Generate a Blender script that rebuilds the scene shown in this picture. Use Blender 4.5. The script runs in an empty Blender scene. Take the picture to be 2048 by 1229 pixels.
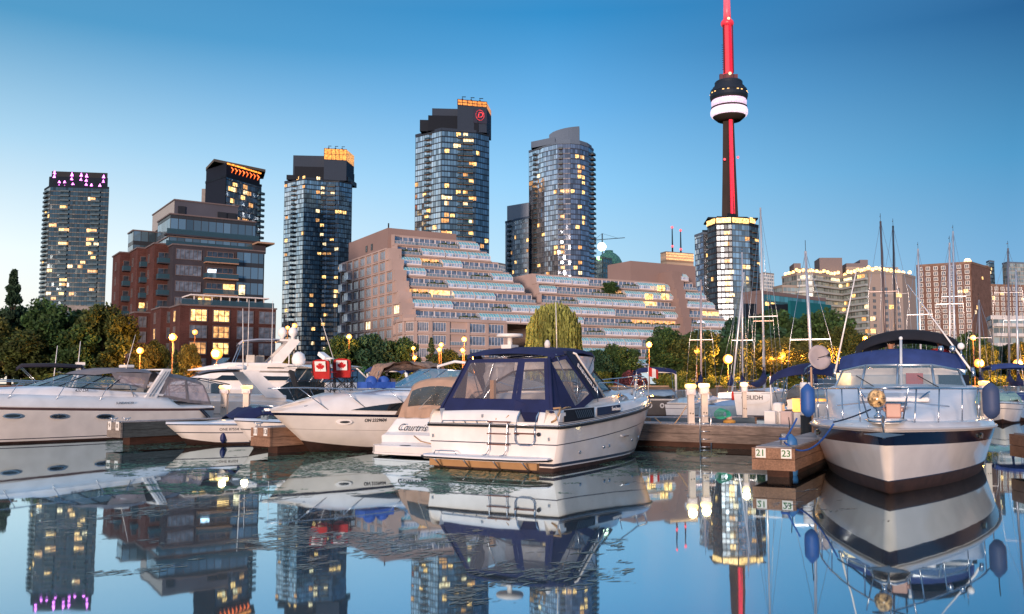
import bpy, bmesh, math, random
import numpy as np
from mathutils import Vector, Matrix
R = math.radians; PI = math.pi
rnd = random.Random(7)
S = bpy.context.scene
C = S.collection
# ---------------------------------------------------------------- camera
FPX, CXP, CYP, HORZ, HCAM = 1800.0, 1024.0, 614.5, 768.0, 2.1
TH = math.atan((HORZ-CYP)/FPX)
cam = bpy.data.cameras.new("camera"); cam.sensor_width = 36; cam.lens = FPX/2048*36
cam.clip_start = .1; cam.clip_end = 9000
co = bpy.data.objects.new("camera", cam); C.objects.link(co)
co.location = (0, 0, HCAM); co.rotation_euler = (PI/2+TH, 0, 0); S.camera = co
# ---------------------------------------------------------------- dusk sky
W = bpy.data.worlds.new("World"); S.world = W; W.use_nodes = True
SUN_AZ, SUN_EL = R(197), R(2.0)        # azimuth clockwise from +Y: afterglow low behind the viewer, to the left
def sky():
    nt = W.node_tree; nt.nodes.clear(); N = nt.nodes.new; Lk = nt.links.new
    out = N('ShaderNodeOutputWorld'); bg = N('ShaderNodeBackground'); bg.inputs[1].default_value = 1.0
    tc = N('ShaderNodeTexCoord'); sep = N('ShaderNodeSeparateXYZ'); Lk(tc.outputs['Generated'], sep.inputs[0])
    def ramp(inp, stops, interp='EASE'):
        r = N('ShaderNodeValToRGB'); r.color_ramp.interpolation = interp
        e = r.color_ramp.elements
        while len(e) > 1: e.remove(e[-1])
        e[0].position = stops[0][0]; e[0].color = (*stops[0][1], 1)
        for p, c in stops[1:]:
            q = e.new(p); q.color = (*c, 1)
        Lk(inp, r.inputs[0]); return r.outputs[0]
    def mix(f, a, b, mode='MIX'):
        m = N('ShaderNodeMix'); m.data_type = 'RGBA'; m.blend_type = mode
        if isinstance(f, (int, float)): m.inputs[0].default_value = f
        else: Lk(f, m.inputs[0])
        Lk(a, m.inputs[6]); Lk(b, m.inputs[7]); return m.outputs[2]
    def mr(inp, a, b, c=0, d=1):
        m = N('ShaderNodeMapRange'); m.inputs[1].default_value = a; m.inputs[2].default_value = b
        m.inputs[3].default_value = c; m.inputs[4].default_value = d; m.interpolation_type = 'SMOOTHSTEP'
        Lk(inp, m.inputs[0]); return m.outputs[0]
    z = sep.outputs[2]
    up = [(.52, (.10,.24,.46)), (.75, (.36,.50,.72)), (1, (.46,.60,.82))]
    left = ramp(z, [(0, (.97,.84,.70)), (.06, (.93,.90,.83)), (.13, (.82,.92,.95)), (.239, (.39,.63,.82)), (.35, (.076,.30,.53))]+up, 'LINEAR')
    midc = ramp(z, [(0, (.66,.74,.76)), (.12, (.46,.71,.88)), (.217, (.27,.59,.90)), (.30, (.13,.42,.78)), (.39, (.026,.25,.56))]+up, 'LINEAR')
    right = ramp(z, [(0, (.34,.50,.68)), (.12, (.17,.40,.66)), (.22, (.069,.292,.546)), (.35, (.013,.109,.283))]+up, 'LINEAR')
    def ml(inp, a, b):
        m = N('ShaderNodeMapRange'); m.inputs[1].default_value = a; m.inputs[2].default_value = b; Lk(inp, m.inputs[0]); return m.outputs[0]
    x = sep.outputs[0]
    front = mix(ml(x, .04, .48), mix(ml(x, -.50, .06), left, midc), right)
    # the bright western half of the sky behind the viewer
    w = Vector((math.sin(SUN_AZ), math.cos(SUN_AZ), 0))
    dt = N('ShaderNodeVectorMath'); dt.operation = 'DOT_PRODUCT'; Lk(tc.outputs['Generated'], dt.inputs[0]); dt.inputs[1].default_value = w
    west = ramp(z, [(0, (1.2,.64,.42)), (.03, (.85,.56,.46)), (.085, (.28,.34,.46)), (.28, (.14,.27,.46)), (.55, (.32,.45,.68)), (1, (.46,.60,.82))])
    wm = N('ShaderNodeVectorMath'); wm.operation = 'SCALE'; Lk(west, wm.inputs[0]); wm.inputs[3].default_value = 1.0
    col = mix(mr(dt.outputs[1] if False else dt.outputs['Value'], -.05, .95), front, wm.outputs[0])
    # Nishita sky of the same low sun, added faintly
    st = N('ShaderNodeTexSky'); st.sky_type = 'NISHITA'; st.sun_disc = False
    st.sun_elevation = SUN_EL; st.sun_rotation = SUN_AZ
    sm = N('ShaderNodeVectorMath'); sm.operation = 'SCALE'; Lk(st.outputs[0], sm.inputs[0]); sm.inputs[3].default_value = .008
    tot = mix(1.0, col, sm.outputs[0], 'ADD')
    below = mr(z, -.03, 0.0)
    dk = N('ShaderNodeRGB'); dk.outputs[0].default_value = (.03, .05, .07, 1)
    fin = mix(below, dk.outputs[0], tot)
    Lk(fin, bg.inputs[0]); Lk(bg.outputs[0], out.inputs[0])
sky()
sun = bpy.data.lights.new("sun", 'SUN'); sun.energy = 4.6; sun.angle = R(10); sun.color = (1.0, .73, .58)
so = bpy.data.objects.new("sun", sun); C.objects.link(so)
sd = Vector((math.sin(SUN_AZ)*math.cos(SUN_EL), math.cos(SUN_AZ)*math.cos(SUN_EL), math.sin(SUN_EL)))
so.rotation_euler = sd.to_track_quat('Z', 'Y').to_euler()
S.view_settings.view_transform = 'Standard'; S.view_settings.look = 'None'
S.view_settings.exposure = 0.12; S.view_settings.gamma = 1.0
S.cycles.max_bounces = 8; S.cycles.transparent_max_bounces = 12; S.cycles.glossy_bounces = 5
S.cycles.sample_clamp_indirect = 6; S.cycles.caustics_reflective = False; S.cycles.caustics_refractive = False

# ---------------------------------------------------------------- pixel helpers (photo px -> a point at depth Y)
def ZP(py, Y): return HCAM + Y*math.tan(TH+math.atan((CYP-py)/FPX))
def XP(px, Y, py=HORZ):
    z = ZP(py, Y)-HCAM
    return (px-CXP)*(Y*math.cos(TH)+z*math.sin(TH))/FPX
def G(px, Y): return Vector((XP(px, Y), Y))
# ---------------------------------------------------------------- mesh builder
SPLIT = {'clear_window','cabin_window','saloon_window','front_curtain','end_fascia','side_fascia','bridge_seat','party_wall','stern_stripe','arch_stripe','grab_rail','hardtop_strut','vent_pipe','wiper','pinstripe'}
class MB:
    def __init__(s): s.v = []; s.f = []; s.m = []; s.uv = []; s.sm = []
    def face(s, pts, mi=0, uv=None, sm=False):
        n = len(s.v); s.v += [tuple(p) for p in pts]; s.f.append(tuple(range(n, n+len(pts))))
        s.m.append(mi); s.uv.append(uv); s.sm.append(sm)
    def mesh(s, vs, fs, mi=0, sm=False, mis=None):
        n = len(s.v); s.v += [tuple(p) for p in vs]
        for i, f in enumerate(fs):
            s.f.append(tuple(n+k for k in f)); s.m.append(mis[i] if mis else mi); s.uv.append(None); s.sm.append(sm)
    def box(s, c, d, rz=0, mi=0, rx=0, ry=0):
        hx, hy, hz = d[0]/2, d[1]/2, d[2]/2
        M = Matrix.Translation(c) @ Matrix.Rotation(rz, 4, 'Z') @ Matrix.Rotation(ry, 4, 'Y') @ Matrix.Rotation(rx, 4, 'X')
        P = [M @ Vector((x*hx, y*hy, z*hz)) for z in (-1, 1) for x, y in ((-1,-1),(1,-1),(1,1),(-1,1))]
        s.mesh(P, [(3,2,1,0),(4,5,6,7),(0,1,5,4),(1,2,6,5),(2,3,7,6),(3,0,4,7)], mi)
    def prism(s, poly, z0, z1, mi=0, mtop=None):
        n = len(poly); P = [(p[0], p[1], z0) for p in poly]+[(p[0], p[1], z1) for p in poly]
        fs = [(i, (i+1) % n, n+(i+1) % n, n+i) for i in range(n)]
        s.mesh(P, fs, mi); s.mesh([P[n+i] for i in range(n)], [tuple(range(n))], mi if mtop is None else mtop)
    def tube(s, pts, r, seg=6, mi=0, closed=False, sm=True):
        pts = [Vector(p) for p in pts]; n = len(pts)
        rr = r if isinstance(r, (list, tuple)) else [r]*n
        V = []
        for i, p in enumerate(pts):
            a = pts[i-1] if i > 0 else (pts[-1] if closed else p); b = pts[i+1] if i < n-1 else (pts[0] if closed else p)
            d = (b-a); d = d.normalized() if d.length > 1e-9 else Vector((0,0,1))
            up = Vector((0,0,1)) if abs(d.z) < .95 else Vector((1,0,0))
            u = d.cross(up).normalized(); w = d.cross(u).normalized()
            for k in range(seg):
                an = 2*PI*k/seg; V.append(p+(u*math.cos(an)+w*math.sin(an))*rr[i])
        F = []
        for i in range(n if closed else n-1):
            j = (i+1) % n
            for k in range(seg):
                k2 = (k+1) % seg; F.append((i*seg+k, i*seg+k2, j*seg+k2, j*seg+k))
        if not closed: F += [tuple(range(seg))[::-1], tuple((n-1)*seg+k for k in range(seg))]
        s.mesh(V, F, mi, sm)
    def lathe(s, prof, c=(0,0,0), seg=16, mi=0, sm=True, mis=None, sx=1, sy=1):
        V = []
        for r, z in prof:
            for k in range(seg):
                a = 2*PI*k/seg; V.append((c[0]+r*sx*math.cos(a), c[1]+r*sy*math.sin(a), c[2]+z))
        F = []; MI = []
        for i in range(len(prof)-1):
            for k in range(seg):
                k2 = (k+1) % seg; F.append((i*seg+k, i*seg+k2, (i+1)*seg+k2, (i+1)*seg+k)); MI.append(mis[i] if mis else mi)
        F.append(tuple(range(seg))[::-1]); MI.append(mis[0] if mis else mi)
        F.append(tuple((len(prof)-1)*seg+k for k in range(seg))); MI.append(mis[-1] if mis else mi)
        s.mesh(V, F, 0, sm, MI)
    def ball(s, c, r, seg=10, rings=6, mi=0, sz=1):
        s.lathe([(max(1e-3, r*math.sin(PI*i/rings)), -r*sz*math.cos(PI*i/rings)) for i in range(rings+1)], c, seg, mi)
    def loft(s, rows, mi=0, mis=None, sm=True, closed=False):
        nr, nc = len(rows), len(rows[0]); V = [p for r in rows for p in r]; F = []; MI = []
        for i in range(nr-1):
            for j in range(nc if closed else nc-1):
                k = (j+1) % nc; F.append((i*nc+j, i*nc+k, (i+1)*nc+k, (i+1)*nc+j)); MI.append(mis[j] if mis else mi)
        s.mesh(V, F, 0, sm, MI)
    def data(s, name, mats):
        me = bpy.data.meshes.new(name); me.from_pydata(s.v, [], s.f)
        for m in mats: me.materials.append(m)
        me.polygons.foreach_set('material_index', s.m); me.polygons.foreach_set('use_smooth', s.sm)
        if any(u is not None for u in s.uv):
            l = me.uv_layers.new(name='UVMap'); a = []
            for f, u in zip(s.f, s.uv):
                a += [c for q in (u if u is not None else [(0, 0)]*len(f)) for c in q]
            l.data.foreach_set('uv', a)
        me.update(); return me
    def islands(s):
        key = {}; par = {}
        def find(x):
            while par[x] != x: par[x] = par[par[x]]; x = par[x]
            return x
        ids = []
        for v in s.v:
            k = (round(v[0], 3), round(v[1], 3), round(v[2], 3)); ids.append(key.setdefault(k, len(key)))
        for i in ids: par[i] = i
        for f in s.f:
            a = find(ids[f[0]])
            for q in f[1:]: par[find(ids[q])] = a
        out = {}
        for i, f in enumerate(s.f):
            r = find(ids[f[0]]); m = out.get(r)
            if m is None: m = out[r] = MB()
            n = len(m.v); m.v += [s.v[q] for q in f]; m.f.append(tuple(range(n, n+len(f)))); m.m.append(s.m[i]); m.uv.append(s.uv[i]); m.sm.append(s.sm[i])
        return list(out.values())
    def obj(s, name, mats, parent=None, loc=(0,0,0), rz=0, weld=False, bevel=0):
        if not isinstance(mats, (list, tuple)): mats = [mats]
        if name in SPLIT:
            first = None
            for q in s.islands():
                o = q.obj('\0'+name, mats, parent, loc, rz, weld, bevel); first = first or o
            return first
        name = name.lstrip('\0'); me = s.data(name, mats)
        if weld or bevel:
            bm = bmesh.new(); bm.from_mesh(me); bmesh.ops.remove_doubles(bm, verts=bm.verts, dist=1e-4)
            bmesh.ops.recalc_face_normals(bm, faces=bm.faces); bm.to_mesh(me); bm.free()
        o = bpy.data.objects.new(name, me); C.objects.link(o)
        o.location = loc; o.rotation_euler = (0, 0, rz)
        if parent: o.parent = parent
        if bevel:
            b = o.modifiers.new('bevel', 'BEVEL'); b.width = bevel; b.segments = 2; b.limit_method = 'ANGLE'; b.angle_limit = R(40)
        return o
def tag(o, label=None, cat=None, group=None, kind=None):
    if label: o['label'] = label
    if cat: o['category'] = cat
    if group: o['group'] = group
    if kind: o['kind'] = kind
    return o
def thing(name, label, cat, loc=(0,0,0), rz=0, group=None):
    o = bpy.data.objects.new(name, None); C.objects.link(o); o.empty_display_size = .2
    o.location = loc; o.rotation_euler = (0, 0, rz); return tag(o, label, cat, group)
def kid(me, name, parent, loc=(0,0,0), rz=0, sc=None):
    o = bpy.data.objects.new(name, me); C.objects.link(o); o.parent = parent; o.location = loc; o.rotation_euler = (0,0,rz)
    if sc: o.scale = sc
    return o
def copy_tree(o, parent=None):
    c = o.copy(); C.objects.link(c); c.parent = parent
    for ch in list(o.children): copy_tree(ch, c)
    return c
# ---------------------------------------------------------------- materials
MC = {}
def mat(name, col, rough=.5, metal=0, emis=None, es=0, var=.08, vs=3.0, bump=0, bs=20, alpha=1, trans=0, ior=1.45, coat=0, spec=.5):
    if name in MC: return MC[name]
    m = bpy.data.materials.new(name); m.use_nodes = True; nt = m.node_tree; b = nt.nodes['Principled BSDF']
    b.inputs['Base Color'].default_value = (*col, 1); b.inputs['Roughness'].default_value = rough; b.inputs['Metallic'].default_value = metal
    b.inputs['Alpha'].default_value = alpha; b.inputs['Transmission Weight'].default_value = trans; b.inputs['IOR'].default_value = ior
    b.inputs['Coat Weight'].default_value = coat; b.inputs['Specular IOR Level'].default_value = spec
    if emis: b.inputs['Emission Color'].default_value = (*emis, 1); b.inputs['Emission Strength'].default_value = es
    if var or bump:
        tc = nt.nodes.new('ShaderNodeTexCoord'); n = nt.nodes.new('ShaderNodeTexNoise'); n.inputs['Scale'].default_value = vs; n.inputs['Detail'].default_value = 6
        nt.links.new(tc.outputs['Object'], n.inputs[0])
        if var:
            mr = nt.nodes.new('ShaderNodeMapRange'); mr.inputs[1].default_value = .3; mr.inputs[2].default_value = .7
            mr.inputs[3].default_value = 1-var*1.5; mr.inputs[4].default_value = 1+var
            nt.links.new(n.outputs[0], mr.inputs[0])
            mx = nt.nodes.new('ShaderNodeVectorMath'); mx.operation = 'SCALE'; mx.inputs[0].default_value = col
            nt.links.new(mr.outputs[0], mx.inputs[3]); nt.links.new(mx.outputs[0], b.inputs['Base Color'])
        if bump:
            n2 = nt.nodes.new('ShaderNodeTexNoise'); n2.inputs['Scale'].default_value = bs; n2.inputs['Detail'].default_value = 4
            nt.links.new(tc.outputs['Object'], n2.inputs[0])
            bp = nt.nodes.new('ShaderNodeBump'); bp.inputs[0].default_value = bump; bp.inputs[1].default_value = .05
            nt.links.new(n2.outputs[0], bp.inputs['Height']); nt.links.new(bp.outputs[0], b.inputs['Normal'])
    MC[name] = m; return m
def glow(name, col, s):
    """a lit window or lamp: emission with some unevenness inside"""
    if name in MC: return MC[name]
    m = bpy.data.materials.new(name); m.use_nodes = True; nt = m.node_tree; b = nt.nodes['Principled BSDF']
    b.inputs['Base Color'].default_value = (*[c*.5 for c in col], 1); b.inputs['Roughness'].default_value = .4
    tc = nt.nodes.new('ShaderNodeTexCoord'); n = nt.nodes.new('ShaderNodeTexNoise'); n.inputs['Scale'].default_value = 1.3; n.inputs['Detail'].default_value = 3
    oi = nt.nodes.new('ShaderNodeObjectInfo'); ad = nt.nodes.new('ShaderNodeVectorMath'); ad.operation = 'ADD'
    sc = nt.nodes.new('ShaderNodeVectorMath'); sc.operation = 'SCALE'; sc.inputs[3].default_value = 30
    cb = nt.nodes.new('ShaderNodeCombineXYZ'); nt.links.new(oi.outputs['Random'], cb.inputs[0]); nt.links.new(oi.outputs['Random'], cb.inputs[2])
    nt.links.new(cb.outputs[0], sc.inputs[0]); nt.links.new(sc.outputs[0], ad.inputs[0]); nt.links.new(tc.outputs['Object'], ad.inputs[1])
    nt.links.new(ad.outputs[0], n.inputs[0])
    mr = nt.nodes.new('ShaderNodeMapRange'); mr.inputs[1].default_value = .35; mr.inputs[2].default_value = .68
    mr.inputs[3].default_value = .12*s; mr.inputs[4].default_value = s*1.5; nt.links.new(n.outputs[0], mr.inputs[0])
    b.inputs['Emission Color'].default_value = (*col, 1); nt.links.new(mr.outputs[0], b.inputs['Emission Strength'])
    MC[name] = m; return m
def curtain(name, glass, mull, spand, bay=1.4, fl=3.0, mw=.1, sp=.28, rough=.06, tilt=.03, spec=.9, band=0, metal=.55):
    """glazed facade from UV metres: panes, mullions, spandrel bands; every pane sits at a slightly different angle and tint"""
    if name in MC: return MC[name]
    m = bpy.data.materials.new(name); m.use_nodes = True; nt = m.node_tree; b = nt.nodes['Principled BSDF']
    N = nt.nodes.new; Lk = nt.links.new
    def M(op, a, bb=None, c=None):
        n = N('ShaderNodeMath'); n.operation = op
        for i, x in enumerate((a, bb, c)):
            if x is None: continue
            if isinstance(x, (int, float)): n.inputs[i].default_value = x
            else: Lk(x, n.inputs[i])
        return n.outputs[0]
    uv = N('ShaderNodeTexCoord'); sp_ = N('ShaderNodeSeparateXYZ'); Lk(uv.outputs['UV'], sp_.inputs[0])
    u = M('DIVIDE', sp_.outputs[0], bay); v = M('DIVIDE', sp_.outputs[1], fl)
    fu = M('FRACT', u); fv = M('FRACT', v); iu = M('FLOOR', u); iv = M('FLOOR', v)
    mm = M('MAXIMUM', M('LESS_THAN', fu, mw/bay), M('LESS_THAN', fv, mw*1.2/fl))
    ss = M('LESS_THAN', fv, sp)
    cb = N('ShaderNodeCombineXYZ'); Lk(iu, cb.inputs[0]); Lk(iv, cb.inputs[1])
    wn = N('ShaderNodeTexWhiteNoise'); wn.noise_dimensions = '2D'; Lk(cb.outputs[0], wn.inputs[0])
    k = N('ShaderNodeMapRange'); k.inputs[3].default_value = .45; k.inputs[4].default_value = 1.35; Lk(wn.outputs['Value'], k.inputs[0])
    g = N('ShaderNodeVectorMath'); g.operation = 'SCALE'; g.inputs[0].default_value = glass; Lk(k.outputs[0], g.inputs[3])
    def mix(f, a, bb):
        x = N('ShaderNodeMix'); x.data_type = 'RGBA'; Lk(f, x.inputs[0])
        for i, q in ((6, a), (7, bb)):
            if isinstance(q, tuple): x.inputs[i].default_value = (*q, 1)
            else: Lk(q, x.inputs[i])
        return x.outputs[2]
    c = mix(ss, g.outputs[0], spand); c = mix(mm, c, mull); Lk(c, b.inputs['Base Color'])
    sol = M('MAXIMUM', mm, M('MULTIPLY', ss, .7)); Lk(M('ADD', M('MULTIPLY', sol, .4), rough), b.inputs['Roughness'])
    Lk(M('MULTIPLY', M('SUBTRACT', 1, sol), metal), b.inputs['Metallic'])
    Lk(M('MULTIPLY', M('SUBTRACT', 1, M('MULTIPLY', sol, .9)), spec), b.inputs['Specular IOR Level'])
    ge = N('ShaderNodeNewGeometry'); s1 = N('ShaderNodeVectorMath'); s1.operation = 'SUBTRACT'; Lk(wn.outputs['Color'], s1.inputs[0]); s1.inputs[1].default_value = (.5,.5,.5)
    s2 = N('ShaderNodeVectorMath'); s2.operation = 'SCALE'; Lk(s1.outputs[0], s2.inputs[0]); s2.inputs[3].default_value = tilt*2
    s3 = N('ShaderNodeVectorMath'); s3.operation = 'ADD'; Lk(s2.outputs[0], s3.inputs[0]); Lk(ge.outputs['Normal'], s3.inputs[1])
    s4 = N('ShaderNodeVectorMath'); s4.operation = 'NORMALIZE'; Lk(s3.outputs[0], s4.inputs[0]); Lk(s4.outputs[0], b.inputs['Normal'])
    MC[name] = m; return m
def brickmat(name, col, mortar=(.25,.2,.18), sc=1.0):
    if name in MC: return MC[name]
    m = bpy.data.materials.new(name); m.use_nodes = True; nt = m.node_tree; b = nt.nodes['Principled BSDF']
    tc = nt.nodes.new('ShaderNodeTexCoord'); n = nt.nodes.new('ShaderNodeTexNoise'); n.inputs['Scale'].default_value = .35; n.inputs['Detail'].default_value = 8
    nt.links.new(tc.outputs['Object'], n.inputs[0])
    bt = nt.nodes.new('ShaderNodeTexBrick'); nt.links.new(tc.outputs['UV'], bt.inputs[0]); bt.inputs['Scale'].default_value = 1/sc
    bt.inputs['Color1'].default_value = (*col, 1); bt.inputs['Color2'].default_value = (*[c*.72 for c in col], 1); bt.inputs['Mortar'].default_value = (*mortar, 1)
    bt.inputs['Brick Width'].default_value = .5; bt.inputs['Row Height'].default_value = .18; bt.inputs['Mortar Size'].default_value = .012
    mr = nt.nodes.new('ShaderNodeMapRange'); mr.inputs[1].default_value = .3; mr.inputs[2].default_value = .7; mr.inputs[3].default_value = .75; mr.inputs[4].default_value = 1.15
    nt.links.new(n.outputs[0], mr.inputs[0]); s = nt.nodes.new('ShaderNodeVectorMath'); s.operation = 'SCALE'
    nt.links.new(bt.outputs[0], s.inputs[0]); nt.links.new(mr.outputs[0], s.inputs[3]); nt.links.new(s.outputs[0], b.inputs['Base Color'])
    b.inputs['Roughness'].default_value = .85; MC[name] = m; return m
WARM = glow('warm window light', (1.0, .58, .20), 2.3)
WARM2 = glow('pale window light', (1.0, .78, .45), 1.7)
DIMW = glow('dim amber window light', (1.0, .50, .18), .9)
GREENW = glow('greenish window light', (.65, 1.0, .55), 2.0)
CONC = mat('pale concrete', (.22,.21,.21), .85, var=.12, vs=.4)
DARKC = mat('dark grey cladding', (.009,.015,.026), .8, var=.15, vs=.3, spec=.15)
METAL = mat('brushed metal', (.55,.56,.58), .3, 1)
BLACK = mat('black trim', (.015,.016,.02), .4)
def text(s, size, m, parent=None, ext=.01, loc=(0,0,0), rot=(PI/2,0,0), name='lettering', shear=0, sx=1, bold=0, align='CENTER', space=1):
    cu = bpy.data.curves.new(name, 'FONT'); cu.body = s; cu.size = size; cu.extrude = ext; cu.align_x = align; cu.align_y = 'CENTER'; cu.shear = shear; cu.offset = bold; cu.space_character = space; cu.resolution_u = 4
    t = bpy.data.objects.new(name, cu); C.objects.link(t); dg = bpy.context.evaluated_depsgraph_get()
    me = bpy.data.meshes.new_from_object(t.evaluated_get(dg)); bpy.data.objects.remove(t); me.materials.clear(); me.materials.append(m)
    o = bpy.data.objects.new(name, me); C.objects.link(o); o.location = loc; o.rotation_euler = rot; o.scale = (sx, 1, 1)
    if parent: o.parent = parent
    return o
# ---------------------------------------------------------------- ground and water
def waterm():
    m = bpy.data.materials.new('harbour water'); m.use_nodes = True; nt = m.node_tree; nt.nodes.clear(); N = nt.nodes.new; Lk = nt.links.new
    out = N('ShaderNodeOutputMaterial'); gl = N('ShaderNodeBsdfGlossy'); df = N('ShaderNodeBsdfPrincipled'); mx = N('ShaderNodeMixShader')
    gl.inputs['Color'].default_value = (.60,.78,.88,1); gl.inputs['Roughness'].default_value = .024
    df.inputs['Base Color'].default_value = (.012,.022,.02,1); df.inputs['Roughness'].default_value = .3
    lw = N('ShaderNodeFresnel'); lw.inputs[0].default_value = 1.33
    mr = N('ShaderNodeMapRange'); mr.inputs[1].default_value = .02; mr.inputs[2].default_value = .6; mr.inputs[3].default_value = .50; mr.inputs[4].default_value = .97
    Lk(lw.outputs[0], mr.inputs[0]); Lk(mr.outputs[0], mx.inputs[0]); Lk(df.outputs[0], mx.inputs[1]); Lk(gl.outputs[0], mx.inputs[2]); Lk(mx.outputs[0], out.inputs[0])
    tc = N('ShaderNodeTexCoord'); mp = N('ShaderNodeMapping'); mp.inputs['Scale'].default_value = (1, .45, 1); Lk(tc.outputs['Object'], mp.inputs[0])
    n1 = N('ShaderNodeTexNoise'); n1.inputs['Scale'].default_value = .8; n1.inputs['Detail'].default_value = 3; Lk(mp.outputs[0], n1.inputs[0])
    bp = N('ShaderNodeBump'); bp.inputs[0].default_value = .05; bp.inputs[1].default_value = .035; Lk(n1.outputs[0], bp.inputs['Height'])
    Lk(bp.outputs[0], gl.inputs['Normal'])
    return m
SH = 118.0      # distance of the sea wall
b = MB(); b.face([(-400,-60,0),(400,-60,0),(400,SH+1,0),(-400,SH+1,0)]); tag(b.obj('water', waterm()), kind='structure')
GRASS = mat('dark lawn', (.035,.05,.02), .95, var=.3, vs=.2, bump=.3)
b = MB(); b.prism([(-3000,SH+6),(3000,SH+6),(3000,6000),(-3000,6000)], -.5, 1.5); tag(b.obj('ground', GRASS), kind='structure')
b = MB(); b.prism([(-300,SH+.6),(300,SH+.6),(300,SH+6.02),(-300,SH+6.02)], -.5, 1.56); tag(b.obj('promenade', mat('promenade paving', (.25,.2,.16), .8, var=.15, vs=1)), kind='structure')
b = MB(); b.box((0,SH+.3,.55),(600,.6,2.3)); b.box((0,SH+.22,1.78),(600,.85,.18), mi=1)
tag(b.obj('sea_wall', [mat('sea wall concrete', (.14,.12,.11), .9, var=.2, vs=.6), mat('sea wall cap', (.38,.26,.18), .8, var=.1)]), 'long concrete sea wall with a pale cap running behind the moored boats', 'sea wall')
# ================================================================ BUILDINGS
class Fr:
    """a facade frame: origin A, direction angle, u along, out = outward (towards the viewer)"""
    def __init__(s, A, ang): s.A = Vector((A[0], A[1])); s.ang = ang; s.e = Vector((math.cos(ang), math.sin(ang))); s.n = Vector((math.sin(ang), -math.cos(ang)))
    def p(s, u, out=0, z=0): q = s.A+s.e*u+s.n*out; return Vector((q.x, q.y, z))
    def u_at(s, px, py=HORZ, out=0):
        k = XP(px, 1000.0, HORZ)/1000.0; q = s.A+s.n*out
        return (k*q.y-q.x)/(s.e.x-k*s.e.y)
def fr2(A, B):
    d = Vector(B)-Vector(A); f = Fr(A, math.atan2(d.y, d.x)); f.L = d.length; return f
def box_fr(mb, fr, u0, u1, o0, o1, z0, z1, mi=0):
    c = fr.p((u0+u1)/2, (o0+o1)/2, (z0+z1)/2); mb.box(c, (abs(u1-u0), abs(o1-o0), abs(z1-z0)), rz=fr.ang, mi=mi)
def quad_fr(mb, fr, u0, u1, z0, z1, out, mi=0, uo=0, vo=0):
    mb.face([fr.p(u0, out, z0), fr.p(u1, out, z0), fr.p(u1, out, z1), fr.p(u0, out, z1)], mi, [(u0-uo, z0-vo), (u1-uo, z0-vo), (u1-uo, z1-vo), (u0-uo, z1-vo)])
WINC = {}
def winm(w, h, glass, frame, nm=1, nh=0, fw=.09, d=.14):
    key = (round(w, 2), round(h, 2), glass.name, frame.name, nm, nh)
    if key in WINC: return WINC[key]
    b = MB()   # local: x along, y depth (negative = outward), z up from sill
    b.box((0, -d/2, fw/2), (w, d, fw)); b.box((0, -d/2, h-fw/2), (w, d, fw))
    b.box((-w/2+fw/2, -d/2, h/2), (fw, d*.96, h-2*fw)); b.box((w/2-fw/2, -d/2, h/2), (fw, d*.96, h-2*fw))
    for k in range(1, nm+1): b.box((-w/2+w*k/(nm+1), -d/2, h/2), (fw*.7, d*.8, h-2*fw))
    for k in range(1, nh+1): b.box((0, -d/2, h*k/(nh+1)), (w-2*fw, d*.7, fw*.6))
    b.box((0, -d*.28, h/2), (w-fw*1.6, .03, h-fw*1.6), mi=1)
    WINC[key] = b.data('window', [frame, glass]); return WINC[key]
LITM = {}
def litm(w, h, m):
    key = (round(w, 2), round(h, 2), m.name, rnd.choice((0, 1, 2, 3, 1)))
    if key not in LITM:
        b = MB(); v = key[3]
        if v == 0: b.box((0, -.06, h/2), (w, .12, h))
        elif v == 1: b.box((-w*.26, -.06, h/2), (w*.46, .12, h)); b.box((w*.26, -.06, h*.55), (w*.44, .12, h*.9)); b.box((0, -.08, h/2), (w*.06, .14, h), mi=1); b.box((0, -.09, h*.3), (w, .14, h*.05), mi=1)
        elif v == 2: b.box((-w*.18, -.06, h/2), (w*.62, .12, h)); b.box((w*.33, -.06, h/2), (w*.3, .10, h), mi=2); b.box((w*.14, -.08, h/2), (w*.05, .14, h), mi=1)
        else: b.box((0, -.06, h*.4), (w, .12, h*.8)); b.box((0, -.07, h*.9), (w, .12, h*.2), mi=1); b.box((w*.1, -.08, h*.2), (w*.25, .14, h*.4), mi=2)
        LITM[key] = b.data('window', [m, BLACK, mat('drawn curtain', (.35,.24,.12), .8, emis=(1,.5,.15), es=.25)])
    return LITM[key]
def lit_windows(par, frs, z0, pts, bay, fl, zoom, out=.25, wm=1, sp=.3, top=1e9):
    """put lit windows on the pane grid of whichever facade is seen at the photo's lit spots"""
    ox, oy, sc = zoom; used = set()
    for q in pts:
        px, py = ox+q[0]/sc, oy+q[1]/sc; best = None
        for i, f in enumerate(frs):
            u = f.u_at(px)
            for _ in range(3):
                P = f.p(u, out); z = ZP(py, P.y); k = (px-CXP)*(P.y*math.cos(TH)+(z-HCAM)*math.sin(TH))/FPX/P.y
                qq = f.A+f.n*out; u = (k*qq.y-qq.x)/(f.e.x-k*f.e.y)
            if -.5 <= u <= f.L+.5:
                P = f.p(u, out); best = (i, u, ZP(py, P.y)) if best is None or P.y < best[3] else best[:3]; best = (*best[:3], P.y)
        if not best: continue
        i, u, z, _ = best; f = frs[i]; w = bay*(q[2] if len(q) > 2 and not isinstance(q[2], str) else wm)
        iu = min(max(0, math.floor(u/bay)), int(f.L/bay)-1); iv = math.floor((z-z0)/fl)
        if (i, iu, iv) in used or iv < 0: continue
        used.add((i, iu, iv))
        m = GREENW if 'g' in q else rnd.choice([WARM, WARM, WARM2, DIMW])
        kid(litm(w-.12, fl*(1-sp)-.1, m), 'window', par, f.p(iu*bay+w/2+.06, out, z0+iv*fl+fl*sp), f.ang)
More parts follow.
